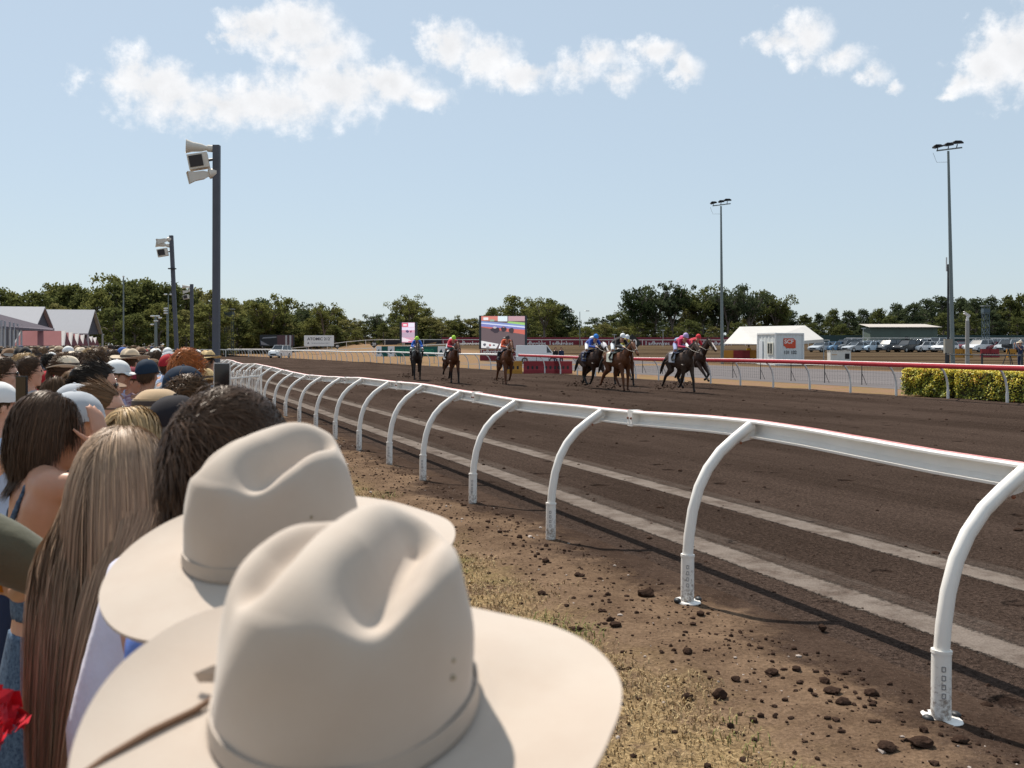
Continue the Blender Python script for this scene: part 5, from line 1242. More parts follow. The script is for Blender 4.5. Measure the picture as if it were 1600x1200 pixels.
SH_LIFT[0] = .08; HB = make_body('body', ARM_UP); HS = make_shirt('shirt', ARM_UP, long=True); SH_LIFT[0] = 0
s = person('person in a cream cowboy hat and blue ribbed shirt, behind the nearest hat', X, d, 1.69, 38, 'm', 'short_hat', 'dark brown', shirt='ml', sc_='blue', tc='khaki', skin=1, body=HB, shirt_me=HS)
h = cowboy_hat(s, 5.0, up=.012, asym=.24); k = s.scale.z
h.location = (0, -.004, (1.585 - .03) / k); h.rotation_euler = (R(11), R(6), 0); h.scale = (1.0 / s.scale.x, 1.0 / s.scale.y, 1 / k)
FARHAT = h
for c in s.children:
    if c.name.startswith('shirt'): c.data = c.data.copy(); c.data.materials.clear(); c.data.materials.append(M('blue_knit', (.13, .22, .60), .85, var=.1, scale=8, streak=(90, 90, 6), bump=.4, bscale=6))
# dark-haired man
def tousle(D, g):
    c = np.array([-.2, -.7, .7]); c /= np.linalg.norm(c); V = D - c[None, :] * (D @ c)[:, None]; return V * .8 + np.cross(np.tile(c, (len(D), 1)), D) * .7 + g.normal(0, .16, D.shape)
hm_ = hair_mesh('wavy_hair', 11000, .10, 21, .0023, (.006, .030), .16, .30, dirf=tousle, steps=10)
ARM_OUT = {-1: [(-.185, -.01, 1.425), (-.275, -.04, 1.14), (-.315, .0, .88), (-.32, .02, .84)], 1: DOWN[1]}
X, d, z = hero(360, 606, 1.80, 200)
person('person with thick wavy dark brown hair and pale lavender shirt behind the second cowboy hat', X, d, z - .008, 22, 'm', 'wavy', 'dark brown', shirt='ml', sc_='lavender', tc='navy', skin=0, hair_me=hm_, body=make_body('body', ARM_OUT), shirt_me=make_shirt('shirt', ARM_OUT, long=True), shirt_col=(.66, .66, .80))
# blonde
hm_ = hair_mesh('long_straight_hair', 15000, .72, 22, .0020, (.006, .028), .42, .03, side=.40, back=.55, steps=20, pull=lambda P, k: np.stack([np.where(P[:, 2] < 1.60, -P[:, 0] * .7, 0) - np.where(P[:, 2] < 1.47, .05, 0), np.where((P[:, 2] < 1.62) & (P[:, 1] > -.11), -.75, 0), np.zeros(len(P))], 1))
X, d, z = hero(194, 664, 2.1, 155)
s = person('person with very long straight blonde hair and a bare shoulder at the left bottom', X, d, z - .006, 12, 'f', 'long', 'light brown', shirt='strap', sc_='white', skin=1, hair_me=hm_)
for c in s.children:
    if c.name.startswith('long_straight'): pass
    if c.name.startswith('hair'): c.color = (.37, .26, .18, 1)
    if c.name.startswith('strap'): c.color = (.75, .72, .74, 1)
# brunette shading her eyes
arms = {-1: DOWN[-1], 1: [(.165, .0, 1.475), (.265, .165, 1.48), (.070, .165, 1.575), (.06, .16, 1.62)]}
SH_LIFT[0] = .06
bd = make_body('body', {-1: [(-.165, -.01, 1.46)] + DOWN[-1][1:], 1: arms[1]}, True, .0075, {1: ((-.10, -.10, 1.0), (-.75, -.6, -.1), (.12, .14, .20, .26, .15))}, 14)
hm_ = hair_mesh('shoulder_length_hair', 9500, .175, 23, .0026, (.004, .020), .22, .13, side=.30, back=.70, steps=12)
X, d, z = hero(74, 604, 3.15, 118)
q = MB(); torso(q, 1.05, 1.03, .98, 1.24, True)
for sg in (-1, 1): q.tube([(sg * .085, .12, 1.22), (sg * .115, .095, 1.38), (sg * .118, .03, 1.495), (sg * .115, -.07, 1.48), (sg * .10, -.118, 1.36), (sg * .09, -.120, 1.24)], .012, 8)
q.tube([(0, -.012, .4), (0, -.012, .8), (0, -.012, 1.0)], [.25, .20, .145], 18, ry=[.22, .15, .11], up=(1, 0, 0))
SH_LIFT[0] = 0
mfl = M('navy_floral', (.012, .03, .07), .8, two=(.10, .16, .24), scale=90)
sme = remeshed(q, 'strap_dress', [mfl], .010, 2)
person('person with shoulder length brown hair and navy floral dress, shading the eyes', X, d, z - .012, 62, 'f', 'long', 'dark brown', shirt='strap', skin=1, body=bd, shirt_me=sme, hair_me=hm_, shirt_col=(1, 1, 1))
# olive shirt man at the left edge holding a drink
arms = {-1: DOWN[-1], 1: [(.175, -.0, 1.42), (.31, .13, 1.315), (.01, .28, 1.21), (-.02, .3, 1.21)]}
bd = make_body('body', arms, False, .009, {1: ((-.95, .25, .15), (-.2, -.95, -.1), (.55, .6, .62, .66, .7))})
sh = MB(); torso(sh, 1.12, 1.05, .86, 1.46)
sh.tube([(.10, 0, 1.43), (.175, 0, 1.415), (.25, .07, 1.37), (.312, .13, 1.315), (.25, .16, 1.298)], [.082, .084, .070, .058, .050], 12); sh.tube([(-.12, 0, 1.42), (-.175, 0, 1.405), (-.205, -.02, 1.2)], [.078, .078, .068], 12)
sme = remeshed(sh, 'shirt', [MCL], .011, 2)
HERO.append((-83, 2.3, 150))
OL = person('person in an olive shirt cut by the left edge, holding an orange drink', -1.36, 2.3, 1.745, 28, 'm', 'short', 'brown', sc_='olive', skin=0, body=bd, shirt_me=sme)
g_ = MB(); g_.tube([(0, 0, -.055), (0, 0, .075)], [.027, .031], 16); gl = thing('drink_can', 'orange drink can held by the person in the olive shirt at the left edge', 'can', OL.matrix_basis @ Vector((-.085, .305, 1.255)))
g_.build('can_body', M('orange_can', (.62, .22, .02), .3, metal=.2), gl); g_ = MB(); g_.tube([(0, 0, .0755), (0, 0, .079)], [.029, .026], 16); g_.build('lid', M('aluminium', (.6, .6, .6), .3, metal=.9), gl)
# red ruffled sleeve at the bottom left corner
HERO.append((-120, 1.75, 150))
s = person('person in a red dress with a ruffled sleeve at the bottom left corner', -1.10, 1.80, 1.60, 30, 'f', 'bob', 'dark brown', shirt='strap', sc_='red', skin=1)
q = MB()
for i in range(260):
    a = rng.uniform(0, 6.28); zz = rng.uniform(-.16, .10); r = .075 + .035 * math.sin(zz * 40) + rng.uniform(-.01, .02); c = Vector((.205 + math.cos(a) * r, -.0 + math.sin(a) * r, 1.255 + zz)); n_ = Vector((math.cos(a), math.sin(a), rng.gauss(0, .5))).normalized(); t_ = n_.orthogonal().normalized(); b_ = n_.cross(t_); w = rng.uniform(.015, .03)
    q.add([c - t_ * w, c + b_ * w * .8 + n_ * .014, c + t_ * w + n_ * .01, c - b_ * w * .8], [(0, 1, 2, 3)])
q.build('ruffled_sleeve', M('red_ruffle', (.52, .015, .03), .5, var=.3, scale=40), s, smooth=False, fix=False)
def pc(px, top, d, w, label, yaw, **kw):
    X, d, z = hero(px, top, d, w); return person(label, X, d, z, yaw, **kw)
pc(46, 556, 8.5, 31, 'tall person with short dark hair and grey shirt above the raised black phone', 48, hc='dark brown', sc_='grey', skin=0)
pc(4, 557, 7.4, 36, 'person with short dark hair, glasses and pale blue shirt at the left edge', 62, hc='dark brown', sc_='pale blue', skin=2, glasses=True)
pc(72, 580, 10.2, 26, 'person in a red cap right of the tall dark-haired person in grey', 20, hat='cap', hatc='red', hc='brown', sc_='white')
pc(89, 587, 7.8, 36, 'person with long brown hair parted below the red cap', 40, sex='f', hair='long', hc='brown', shirt='f', sc_='black')
pc(116, 578, 8.4, 32, 'person with light brown bob left of the dark bun', 15, sex='f', hair='bob', hc='light brown', shirt='f', sc_='white')
pc(156, 569, 5.9, 50, 'person with black hair tied in a bun and sunglasses, facing right', 72, sex='f', hair='bun', hc='black', shirt='f', sc_='black', glasses=True)
pc(184, 562, 8.6, 32, 'person in a white cap and lavender shirt behind the black-haired person with a bun', 78, hat='cap', hatc='white', hc='brown', sc_='lavender', glasses=True, skin=1)
pc(206, 573, 9.2, 26, 'person in a maroon cap and sunglasses between the white cap and the navy cap', 74, hat='cap', hatc='maroon', hc='brown', sc_='white', glasses=True, skin=3)
s = pc(230, 561, 8.6, 34, 'person in a plain navy cap and a maroon plaid shirt', 8, hat='cap', hatc='navy', hc='dark brown', sc_='maroon', skin=3)
mpl = M('plaid', (.20, .03, .07), .8, two=(.55, .50, .56), scale=26, streak=(1, 1, 3))
for c in s.children:
    if c.name.startswith('shirt'):
        c.data = c.data.copy(); c.data.materials.clear(); c.data.materials.append(mpl)
pc(292, 547, 7.1, 48, 'person with curly red hair left of the thick speaker pole', 15, hair='wavy', hc='red', sc_='white', skin=2, hair_me=hair_mesh('curly_hair', 2400, .11, 25, .006, (.010, .034), .16, .36, dirf=swept, steps=8))
pc(265, 553, 10.5, 25, 'person in a red cap next to the curly red hair', 30, hat='cap', hatc='red', hc='brown', sc_='grey')
pc(288, 571, 5.7, 46, 'person in a crumpled navy cap, brim turned right, below the curly red hair', 74, hat='cap', hatc='navy', hc='brown', sc_='white', skin=1)
pc(295, 589, 4.9, 52, 'person with tousled brown hair below the crumpled navy cap', 20, hair='wavy', hc='brown', sc_='grey')
pc(247, 603, 4.4, 90, 'person in a tan felt hat with a smooth round crown', 30, hat='bucket', hatc='tan', hc='brown', sc_='cream')
pc(163, 601, 4.9, 55, 'person with light brown ponytail and sunglasses, face lifted to the right', 78, sex='f', hair='pony', hc='light brown', shirt='strap', sc_='white', skin=2, glasses=True)
pc(208, 634, 3.6, 64, 'person with blonde hair just above the very long straight blonde hair', 22, sex='f', hair='bob', hc='blonde', shirt='f', sc_='cream')
pc(276, 617, 3.9, 66, 'person in a black cap over grey hair beside the tan felt hat', 40, hair='wavy', hc='grey', hat='cap', hatc='black', sc_='black')
wcap = pc(119, 611, 3.75, 58, 'person in a grey cap with white brim beyond the hand shading the eyes', 68, sex='f', hair='bob', hc='brown', hat='cap', hatc='grey', shirt='f', sc_='black')
for c in wcap.children_recursive:
    if c.name.startswith('brim'): c.color = (.74, .74, .72, 1)
pc(118, 599, 5.6, 40, 'person in a grey cap behind the shoulder length brown hair', 40, hat='cap', hatc='grey', hc='brown', sc_='grey')
# raised telephones
def phone(label, c, rz, holder, m_front=True):
    p = thing('telephone', label, 'phone', c, rz); q = MB(); q.box((0, 0, 0), (.074, .008, .152)); q.build('case', M('phone_case', (.02, .02, .022), .35), p, smooth=False)
    q = MB(); q.box((0, -.0055, 0), (.066, .002, .142)); q.build('display', M('phone_glass', (.012, .010, .012), .08, spec=.7), p, smooth=False); return p
X, d, z = hero(-4, 596, 5.3, 46)
s = person('person in a white cap raising a black phone at the left edge', X, d, z, 40, 'mp', 'short', 'brown', hat='cap', hatc='white', shirt='mp', sc_='pale blue', skin=2)
phone('black phone held up by the person in the white cap at the left edge', pt(34, 612, 4.95), R(-24), s)
X, d, z = hero(338, 614, 4.9, 50)
s = person('person behind the wavy dark hair raising a phone in front of the white pickets', X, d, z, 15, 'fp', 'long', 'brown', shirt='fp', sc_='black', skin=1)
phone('phone in a pale case held up in front of the white picket barrier', pt(347, 593, 4.62), R(4), s).children[0].data.materials[0] = M('pale_phone_case', (.55, .52, .50), .4)
# ------------------------------------------------------------------ the rest of the crowd, nearest first
placed = [((px - 800) / F * d, d) for px, d, w in HERO]
cands = []
rng.seed(1234)
for i in range(60000):
    d = 5.0 + 70 * rng.random() ** 1.25; X = rng.uniform(-.53 * d, -.2 * d)
    u_ = (X - 3.85) * .938 + d * .347; v_ = -.347 * (X - 3.85) + d * .938
    if u_ > -2.5 - .25 * rng.random(): continue
    px = 800 + X / d * F
    if px < -25 or px > 326 - max(0, 12 - d) * 3.2: continue
    if d < 6.2 and px > 130: continue
    md = .52 if d < 25 else .56
    if any((X - a) ** 2 + (d - b_) ** 2 < md * md for a, b_ in placed[-2600:]): continue
    w = 290 / d
    if any(d < hd + .15 and abs(px - hpx) < (w + hw) * .40 for hpx, hd, hw in HERO): continue
    if (abs(px - 338) < 9 and d < 23): continue
    placed.append((X, d)); cands.append((d, X, px))
cands.sort()
NIND = 262
def wchoice(opts): return rng.choices([o for o, _ in opts], [w for _, w in opts])[0]
def zone(px, d):
    row = 'near' if d < 11 else ('middle' if d < 20 else ('rear' if d < 29 else 'farthest'))
    for lim, t in ((34, 'at left edge'), (72, 'under red canopy end'), (104, 'under red canopy roof'), (152, 'under red canopy gables'), (200, 'below thin mast'), (238, 'left of twin column mast'), (268, 'below twin lamp mast'), (290, 'below leaning speaker pole'), (400, 'by thick speaker pole')):
        if px < lim: return row, t
PEOPLE = []
for d, X, px in cands[:NIND]:
    sex = 'm' if rng.random() < .55 else 'f'
    hat = wchoice([(None, 80), ('cap', 15), ('fedora', 6), ('wide', 8 if sex == 'f' else 3), ('cowboy', 10), ('straw', 7), ('bucket', 3)])
    hc = wchoice([('dark brown', 34), ('brown', 26), ('black', 14), ('light brown', 14), ('blonde', 9), ('grey', 3)])
    hair = wchoice([('short', 7), ('wavy', 2)]) if sex == 'm' else wchoice([('long', 6), ('bob', 2), ('pony', 1.5), ('bun', 1)])
    if hat and hair == 'bun': hair = 'long'
    if hat and hair == 'wavy': hair = 'short'
    hatc = None
    if hat == 'cap': hatc = wchoice([('white', 4), ('navy', 4), ('black', 4), ('red', 1), ('grey', 2), ('blue', 1), ('khaki', 2)])
    elif hat == 'straw': hatc = 'straw'
    elif hat: hatc = wchoice([('tan', 4), ('cream', 4), ('brown', 3), ('white', 1), ('black', 2), ('grey', 2), ('sand', 4)])
    scx = wchoice([('white', 9), ('pale blue', 4), ('navy', 4), ('black', 5), ('lavender', 1), ('pink', 1), ('red', 1), ('khaki', 2), ('olive', 1), ('grey', 3), ('blue', 2), ('cream', 2), ('green', 1), ('maroon', 1)])
    zt = rng.gauss(1.725 if sex == 'm' else 1.615, .045); zt = min(zt, 1.80)
    if d < 9: zt = min(zt, 1.70)
    if d > 9: zt += rng.uniform(-.05, .03)
    zt = min(zt, 1.79)
    k_ = 'f' if sex == 'f' else rng.choice(['m', 'm', 'ml'])
    if hat == 'cap': desc = f'{hatc} cap'
    elif hat: desc = {'fedora': f'{hatc} narrow-brimmed hat', 'wide': f'{hatc} wide-brimmed hat', 'cowboy': f'{hatc} cowboy hat', 'straw': 'straw hat', 'bucket': f'{hatc} bucket hat'}[hat]
    else: desc = {'short': f'short {hc} hair', 'wavy': f'wavy {hc} hair', 'long': f'long {hc} hair', 'bob': f'{hc} bob hair', 'pony': f'{hc} ponytail', 'bun': f'{hc} hair in a bun'}[hair]
    PEOPLE.append(dict(d=d, X=X, px=px, sex=sex, hat=hat, hatc=hatc, hc=hc, hair=hair, sc_=scx, zt=zt, shirt=k_, desc=desc, yaw=rng.gauss(32, 26), tc=rng.choice(['navy', 'khaki', 'black', 'grey', 'blue']), skin=rng.randrange(4), gl=rng.random() < .3))
labs = {}
for p in PEOPLE:
    row, t = zone(p['px'], p['d']); p['row'], p['t'] = row, t
    p['label'] = f"person {'in' if p['hat'] else 'with'} {p['desc']}, {p['sc_']} shirt, {row} rows {t}"
    labs.setdefault(p['label'], []).append(p)
ORD = ['leftmost', 'second from left', 'third from left', 'fourth from left', 'fifth from left']
for l, ps in labs.items():
    if len(ps) > 1:
        ps.sort(key=lambda p: p['px'])
        for i, p in enumerate(ps): p['label'] = f"person {'in' if p['hat'] else 'with'} {p['desc']}, {p['sc_']} shirt, {p['t']}, {ORD[min(i, 4)]}" 
for p in PEOPLE:
    if len(p['label'].split()) > 16: p['label'] = p['label'].replace('person in ', '').replace('person with ', '')
    person(p['label'], p['X'], p['d'], p['zt'], p['yaw'], p['sex'], p['hair'], p['hc'], p['hat'], p['hatc'], p['shirt'], p['sc_'], p['tc'], p['skin'], rng.uniform(-3, 3), glasses=p['gl'])
# ------------------------------------------------------------------ distant crowd that reads as one mass
far_m = [M(f'far_crowd_{i}', c, .8) for i, c in enumerate([(.035, .022, .015), (.40, .30, .19), (.70, .69, .67), (.06, .07, .12), (.45, .25, .17), (.30, .06, .07), (.20, .13, .08), (.35, .42, .55)])]
mb = MB()
def far_person(X, d, z0, h):
    r = rng.random(); hm = 0 if r < .58 else (1 if r < .68 else (6 if r < .92 else (2 if r < .93 else 3)))
    mb.tube([(X, d, z0), (X, d, z0 + h * .55), (X, d, z0 + h * .8), (X, d, z0 + h * .86)], [.15, .17, .2, .07], 7, rng.choice([2, 2, 3, 3, 7, 5, 1, 6])); mb.ell((X, d, z0 + h * .925), (.085, .10, .125), 4, 8, 6)
    mb.ell((X, d - .01, z0 + h * .945), (.1, .11, .11), hm, 8, 6)
    if rng.random() < .14: mb.tube([(X, d, z0 + h * .95), (X, d, z0 + h * .957)], [.19, .18], 10, hm)
for d, X, px in cands[NIND:NIND + 560]: far_person(X, d, 0, rng.gauss(1.68, .06))
for i in range(150):
    px = rng.uniform(-30, 200); d = rng.uniform(62, 75); far_person((px - 800) / F * d, d, 0, rng.gauss(1.70, .06))
tag(mb.build('distant_crowd', far_m, smooth=True, fix=False), 'far crowd merging into one mass below the forest and canopies', 'crowd', kind='stuff')
# ================================================================== horses and jockeys
def horse_mat(name, c, leg, z0=.62):
    m = bpy.data.materials.new(name); m.use_nodes = True; t = m.node_tree; b = t.nodes['Principled BSDF']; b.inputs['Roughness'].default_value = .5; b.inputs['Specular IOR Level'].default_value = .2
    tc_ = t.nodes.new('ShaderNodeTexCoord'); s = t.nodes.new('ShaderNodeSeparateXYZ'); t.links.new(tc_.outputs['Object'], s.inputs[0])
    r = t.nodes.new('ShaderNodeMapRange'); r.inputs[1].default_value = z0 - .12; r.inputs[2].default_value = z0 + .12; t.links.new(s.outputs[2], r.inputs[0])
    nz = t.nodes.new('ShaderNodeTexNoise'); nz.inputs['Scale'].default_value = 3; t.links.new(tc_.outputs['Object'], nz.inputs['Vector'])
    x = t.nodes.new('ShaderNodeMix'); x.data_type = 'RGBA'; t.links.new(r.outputs[0], x.inputs[0]); x.inputs[6].default_value = (*leg, 1); x.inputs[7].default_value = (*c, 1)
    s2 = t.nodes.new('ShaderNodeVectorMath'); s2.operation = 'SCALE'; t.links.new(x.outputs[2], s2.inputs[0])
    m2 = t.nodes.new('ShaderNodeMapRange'); m2.inputs[3].default_value = .7; m2.inputs[4].default_value = 1.3; t.links.new(nz.outputs['Fac'], m2.inputs[0]); t.links.new(m2.outputs[0], s2.inputs['Scale']); t.links.new(s2.outputs[0], b.inputs['Base Color']); return m
HM = {'black': horse_mat('black_coat', (.020, .013, .010), (.012, .010, .009)), 'bay': horse_mat('bay_coat', (.085, .027, .010), (.014, .011, .010)), 'dark bay': horse_mat('dark_bay_coat', (.036, .015, .008), (.012, .010, .009)), 'chestnut': horse_mat('chestnut_coat', (.105, .036, .013), (.07, .026, .012), .3), 'grey brown': horse_mat('roan_coat', (.055, .032, .022), (.02, .014, .012))}
FP = {'land': [(.52, 1.08), (.60, .78), (.70, .46), (.74, .15), (.79, .05)], 'fold': [(.52, 1.08), (.70, .82), (.92, .60), (.72, .40), (.60, .36)], 'reach': [(.52, 1.08), (.76, .84), (1.02, .62), (1.24, .40), (1.33, .33)], 'under': [(.52, 1.08), (.48, .78), (.38, .47), (.16, .22), (.06, .22)], 'stand': [(.52, 1.08), (.52, .78), (.52, .46), (.50, .14), (.53, .05)]}
HP = {'push': [(-.66, 1.18), (-.52, .84), (-.96, .60), (-1.16, .30), (-1.26, .20)], 'under': [(-.66, 1.18), (-.34, .90), (-.52, .54), (-.22, .24), (-.10, .17)], 'stand': [(-.66, 1.18), (-.54, .84), (-.78, .54), (-.72, .16), (-.66, .05)], 'lift': [(-.66, 1.18), (-.46, .90), (-.84, .70), (-1.05, .52), (-1.12, .40)]}
def horse_mesh(name, fl, fr, hl, hr, m, neck=0.0):
    mb = MB()
    T = [(-1.0, 1.34, .08, .10), (-.92, 1.33, .20, .20), (-.72, 1.32, .27, .29), (-.42, 1.27, .28, .31), (-.1, 1.23, .29, .32), (.22, 1.21, .28, .35), (.48, 1.24, .25, .36), (.66, 1.24, .20, .28), (.78, 1.22, .10, .14)]
    mb.tube([(0, y, z) for y, z, a, b_ in T], [a for *_, a, b_ in T], 18, ry=[b_ for *_, b_ in T], up=(1, 0, 0))
    Nk = [(.42, 1.34, .13, .27), (.66, 1.47, .11, .22), (.92, 1.64 + neck * .5, .085, .16), (1.12, 1.78 + neck, .075, .125)]
    mb.tube([(0, y, z) for y, z, a, b_ in Nk], [a for *_, a, b_ in Nk], 14, ry=[b_ for *_, b_ in Nk], up=(1, 0, 0))
    Hd = [(1.05, 1.84, .07, .10), (1.16, 1.80, .085, .12), (1.30, 1.69, .075, .105), (1.46, 1.55, .055, .07), (1.58, 1.45, .055, .062), (1.63, 1.41, .04, .045)]
    mb.tube([(0, y, z + neck) for y, z, a, b_ in Hd], [a for *_, a, b_ in Hd], 12, ry=[b_ for *_, b_ in Hd], up=(1, 0, 0))
    for s in (-1, 1): mb.tube([(s * .055, 1.08, 1.90 + neck), (s * .06, 1.07, 1.97 + neck), (s * .055, 1.08, 2.05 + neck)], [.028, .03, .006], 6)
    for s, P in ((-1, FP[fl]), (1, FP[fr])):
        mb.tube([(s * .15, y, z) for y, z in P], [.125, .082, .055, .040, .050], 10); mb.tube([(s * .15, P[-2][0], P[-2][1]), (s * .15, *P[-1])], [.046, .054], 8)
    for s, P in ((-1, HP[hl]), (1, HP[hr])):
        mb.tube([(s * .155, y, z) for y, z in P], [.19, .125, .062, .043, .052], 10, ry=[.23, .15, .07, .045, .055], up=(1, 0, 0))
    return remeshed(mb, name, [m], .022, 2)
def add_horse(label, X, d, ang, coat, legs_, neck=0, blaze=False, hood=None, cloth=(.05, .06, .12), mane=(.015, .012, .010), num=None):
    rzh = -(math.pi - ang + R(9)); s = thing('horse', label, 'horse', (X, d, 0), rzh, 'racehorses running on the dark track')
    link('body', horse_mesh('body', *legs_, HM[coat], neck), s)
    mm = M('mane_' + coat.replace(' ', '_'), mane, .5)
    q = MB(); q.tube([(0, 1.10, 1.93 + neck), (.02, .92, 1.82 + neck * .6), (.03, .66, 1.70), (.02, .45, 1.58)], [.02, .04, .045, .02], 8, ry=[.05, .08, .09, .05], up=(1, 0, 0)); q.build('mane', mm, s)
    q = MB(); q.tube([(0, -.98, 1.38), (0, -1.16, 1.34), (.03, -1.36, 1.12), (.05, -1.52, .85), (.06, -1.62, .66)], [.03, .055, .07, .06, .015], 8); q.build('tail', mm, s)
    q = MB()
    for sg in (-1, 1): q.add([(sg * .305, -.42, 1.50), (sg * .31, .12, 1.48), (sg * .325, .08, 1.14), (sg * .325, -.40, 1.16)], [(0, 1, 2, 3)])
    q.add([(-.305, -.42, 1.50), (0, -.42, 1.60), (0, .12, 1.585), (-.31, .12, 1.48), (.305, -.42, 1.50), (.31, .12, 1.48)], [(0, 1, 2, 3), (1, 4, 5, 2)]); sc2 = q.build('saddle_cloth', M('saddle_cloth_%d' % int(cloth[2] * 1000), cloth, .8), s, smooth=False, fix=False)
    if num:
        o = text(num, .26, (-.332, -.16, 1.32), mwhitetext, sc2, None, .01, -math.pi / 2); o = text(num, .26, (.332, -.16, 1.32), mwhitetext, sc2, None, .01, math.pi / 2)
    q = MB()
    for sg in (-1, 1):
        q.tube([(sg * .075, 1.10, 1.95 + neck), (sg * .088, 1.24, 1.72 + neck), (sg * .062, 1.50, 1.53 + neck)], .011, 5); q.tube([(sg * .065, 1.50, 1.53 + neck), (sg * .13, 1.1, 1.62), (sg * .08, .70, 1.74)], .009, 5)
    q.tube([(-.065, 1.46, 1.60 + neck), (0, 1.48, 1.64 + neck), (.065, 1.46, 1.60 + neck)], .011, 5); q.build('bridle', M('leather', (.03, .018, .012), .5), s)
    if blaze: q = MB(); q.tube([(0, 1.20, 1.885 + neck), (0, 1.36, 1.745 + neck), (0, 1.54, 1.575 + neck), (0, 1.645, 1.46 + neck)], [.03, .034, .03, .035], 8, ry=[.02, .02, .02, .03], up=(1, 0, 0)); q.build('blaze', M('white_blaze', (.68, .60, .54), .6), s)
    if hood:
        q = MB(); q.tube([(0, 1.02, 1.86 + neck), (0, 1.16, 1.81 + neck), (0, 1.31, 1.70 + neck)], [.082, .096, .086], 12, ry=[.11, .128, .112], up=(1, 0, 0)); q.build('hood', M('hood_cloth', hood, .7), s)
    q = MB(); q.tube([(0, -.30, 1.62), (0, -.05, 1.595), (0, .12, 1.63)], [.12, .15, .10], 10, ry=[.03, .035, .04], up=(1, 0, 0)); q.build('saddle', M('saddle_leather', (.02, .015, .012), .4), s)
    return s
def jockey_parts():
    P = dict(hip=(0, -.26, 1.86), sh=(0, .22, 2.00))
    b = MB(); hd = MB(); head(hd); rot = Matrix.Rotation(R(-18), 4, 'X')
    Mh = Matrix.Translation((0, .375, 2.13)) @ rot @ Matrix.Translation((0, 0, -1.63))
    b.add([Mh @ Vector(v) for v in hd.v[:len(hd.v)]], hd.f)
    tor = lambda m_, k: m_.tube([(0, -.36, 1.80), (0, -.24, 1.90), (0, -.02, 1.99), (0, .16, 2.03), (0, .27, 2.01)], [.12 * k, .165 * k, .165 * k, .18 * k, .10 * k], 14, ry=[.10 * k, .13 * k, .12 * k, .115 * k, .07 * k], up=(1, 0, 0))
    tor(b, 1)
    arm = {s: [(s * .17, .20, 2.0), (s * .27, .34, 1.76), (s * .10, .66, 1.74)] for s in (-1, 1)}; leg = {s: [(s * .10, -.26, 1.84), (s * .30, .12, 1.62), (s * .31, -.16, 1.32), (s * .31, -.05, 1.24)] for s in (-1, 1)}
    for s in (-1, 1):
        b.tube(arm[s], [.055, .042, .032], 10); b.tube(leg[s][:3], [.09, .06, .04], 10); hand(b, arm[s][2], (-s * .3, .7, -.2), (0, -.3, -1), (.9, .9, .9, .9, .8), 1.1, s > 0)
    out = {'body': remeshed(b, 'body', [MSK], .016, 2)}
    c = MB(); tor(c, 1.1)
    for s in (-1, 1): c.tube([(s * .08, .2, 2.02)] + arm[s][:2] + [tuple(Vector(arm[s][1]).lerp(Vector(arm[s][2]), .85))], [.075, .074, .058, .042], 10)
    out['silks'] = remeshed(c, 'silks', [MCL], .016, 2)
    c = MB(); c.tube([(0, -.39, 1.80), (0, -.26, 1.87), (0, -.10, 1.95)], [.13, .185, .172], 14, ry=[.11, .145, .13], up=(1, 0, 0))
    for s in (-1, 1): c.tube([leg[s][0], leg[s][1], tuple(Vector(leg[s][1]).lerp(Vector(leg[s][2]), .3))], [.105, .07, .06], 10)
    out['breeches'] = remeshed(c, 'breeches', [MCL], .016, 2)
    bt = []
    for s in (-1, 1): c = MB(); c.tube([tuple(Vector(leg[s][1]).lerp(Vector(leg[s][2]), .25)), leg[s][2]], [.062, .05], 10); c.tube([leg[s][2], (s * .31, -.10, 1.26), (s * .31, .10, 1.25)], [.05, .05, .035], 8); bt.append(c.mesh('boot', [MSHOE]))
    out['boots'] = bt
    c = MB(); vs = []; n = 20
    for i in range(8):
        t_ = math.pi / 2 * i / 7 * 1.1
        for j in range(n): a = 2 * math.pi * j / n; vs.append(Mh @ Vector((math.sin(a) * math.sin(t_) * .105, -.004 + math.cos(a) * math.sin(t_) * .128, 1.668 + math.cos(t_) * .128)))
    c.add(vs, [(i * n + j, i * n + (j + 1) % n, (i + 1) * n + (j + 1) % n, (i + 1) * n + j) for i in range(7) for j in range(n)]); out['helmet'] = c.mesh('helmet', [MCAP])
    c = MB(); c.add([Mh @ Vector((math.sin(a) * .09, -.004 + math.cos(a) * (.12 + e), 1.665 - e * .25)) for a in (-1, -.5, 0, .5, 1) for e in (0, .06)], [(2 * i, 2 * i + 2, 2 * i + 3, 2 * i + 1) for i in range(4)]); out['peak'] = c.mesh('peak', [MCAP], fix=False)
    c = MB(); [c.ell(Mh @ Vector((s * .034, .092, 1.648)), (.032, .018, .022), 0, 10, 6) for s in (-1, 1)]; out['goggles'] = c.mesh('goggles', [MGLASS])
    return out
JP = jockey_parts()
def add_jockey(label, h, cap, silk, breeches=(.74, .74, .76), patches=(), lean=0, dz=0):
    s = thing('person', label, 'person', h.location + Vector((0, 0, dz)), h.rotation_euler.z, 'jockeys riding the racehorses')
    def add(n, me, c, par=s): o = link(n, me, par); o.color = (*c, 1); return o
    add('body', JP['body'], SKINS[1]); k = add('silks', JP['silks'], silk); add('breeches', JP['breeches'], breeches)
    for b in JP['boots']: link('boot', b, s)
    hl = add('helmet', JP['helmet'], cap); add('peak', JP['peak'], cap, hl); link('goggles', JP['goggles'], s)
    for i, (pos, r, c) in enumerate(patches):
        q = MB(); q.ell((pos[0], pos[1], pos[2] + (.055 if abs(pos[0]) < .1 else 0)), tuple(x * (1.2 if abs(pos[0]) < .1 else 1.1) for x in r), 0, 12, 8); o = q.build('silk_panel', M('silk_%d_%d_%d' % tuple(int(x * 999) for x in c), c, .6), k)
    return s
def at(px, py): d = F * HC / (py - HY); return (px - 800) / F * d, d
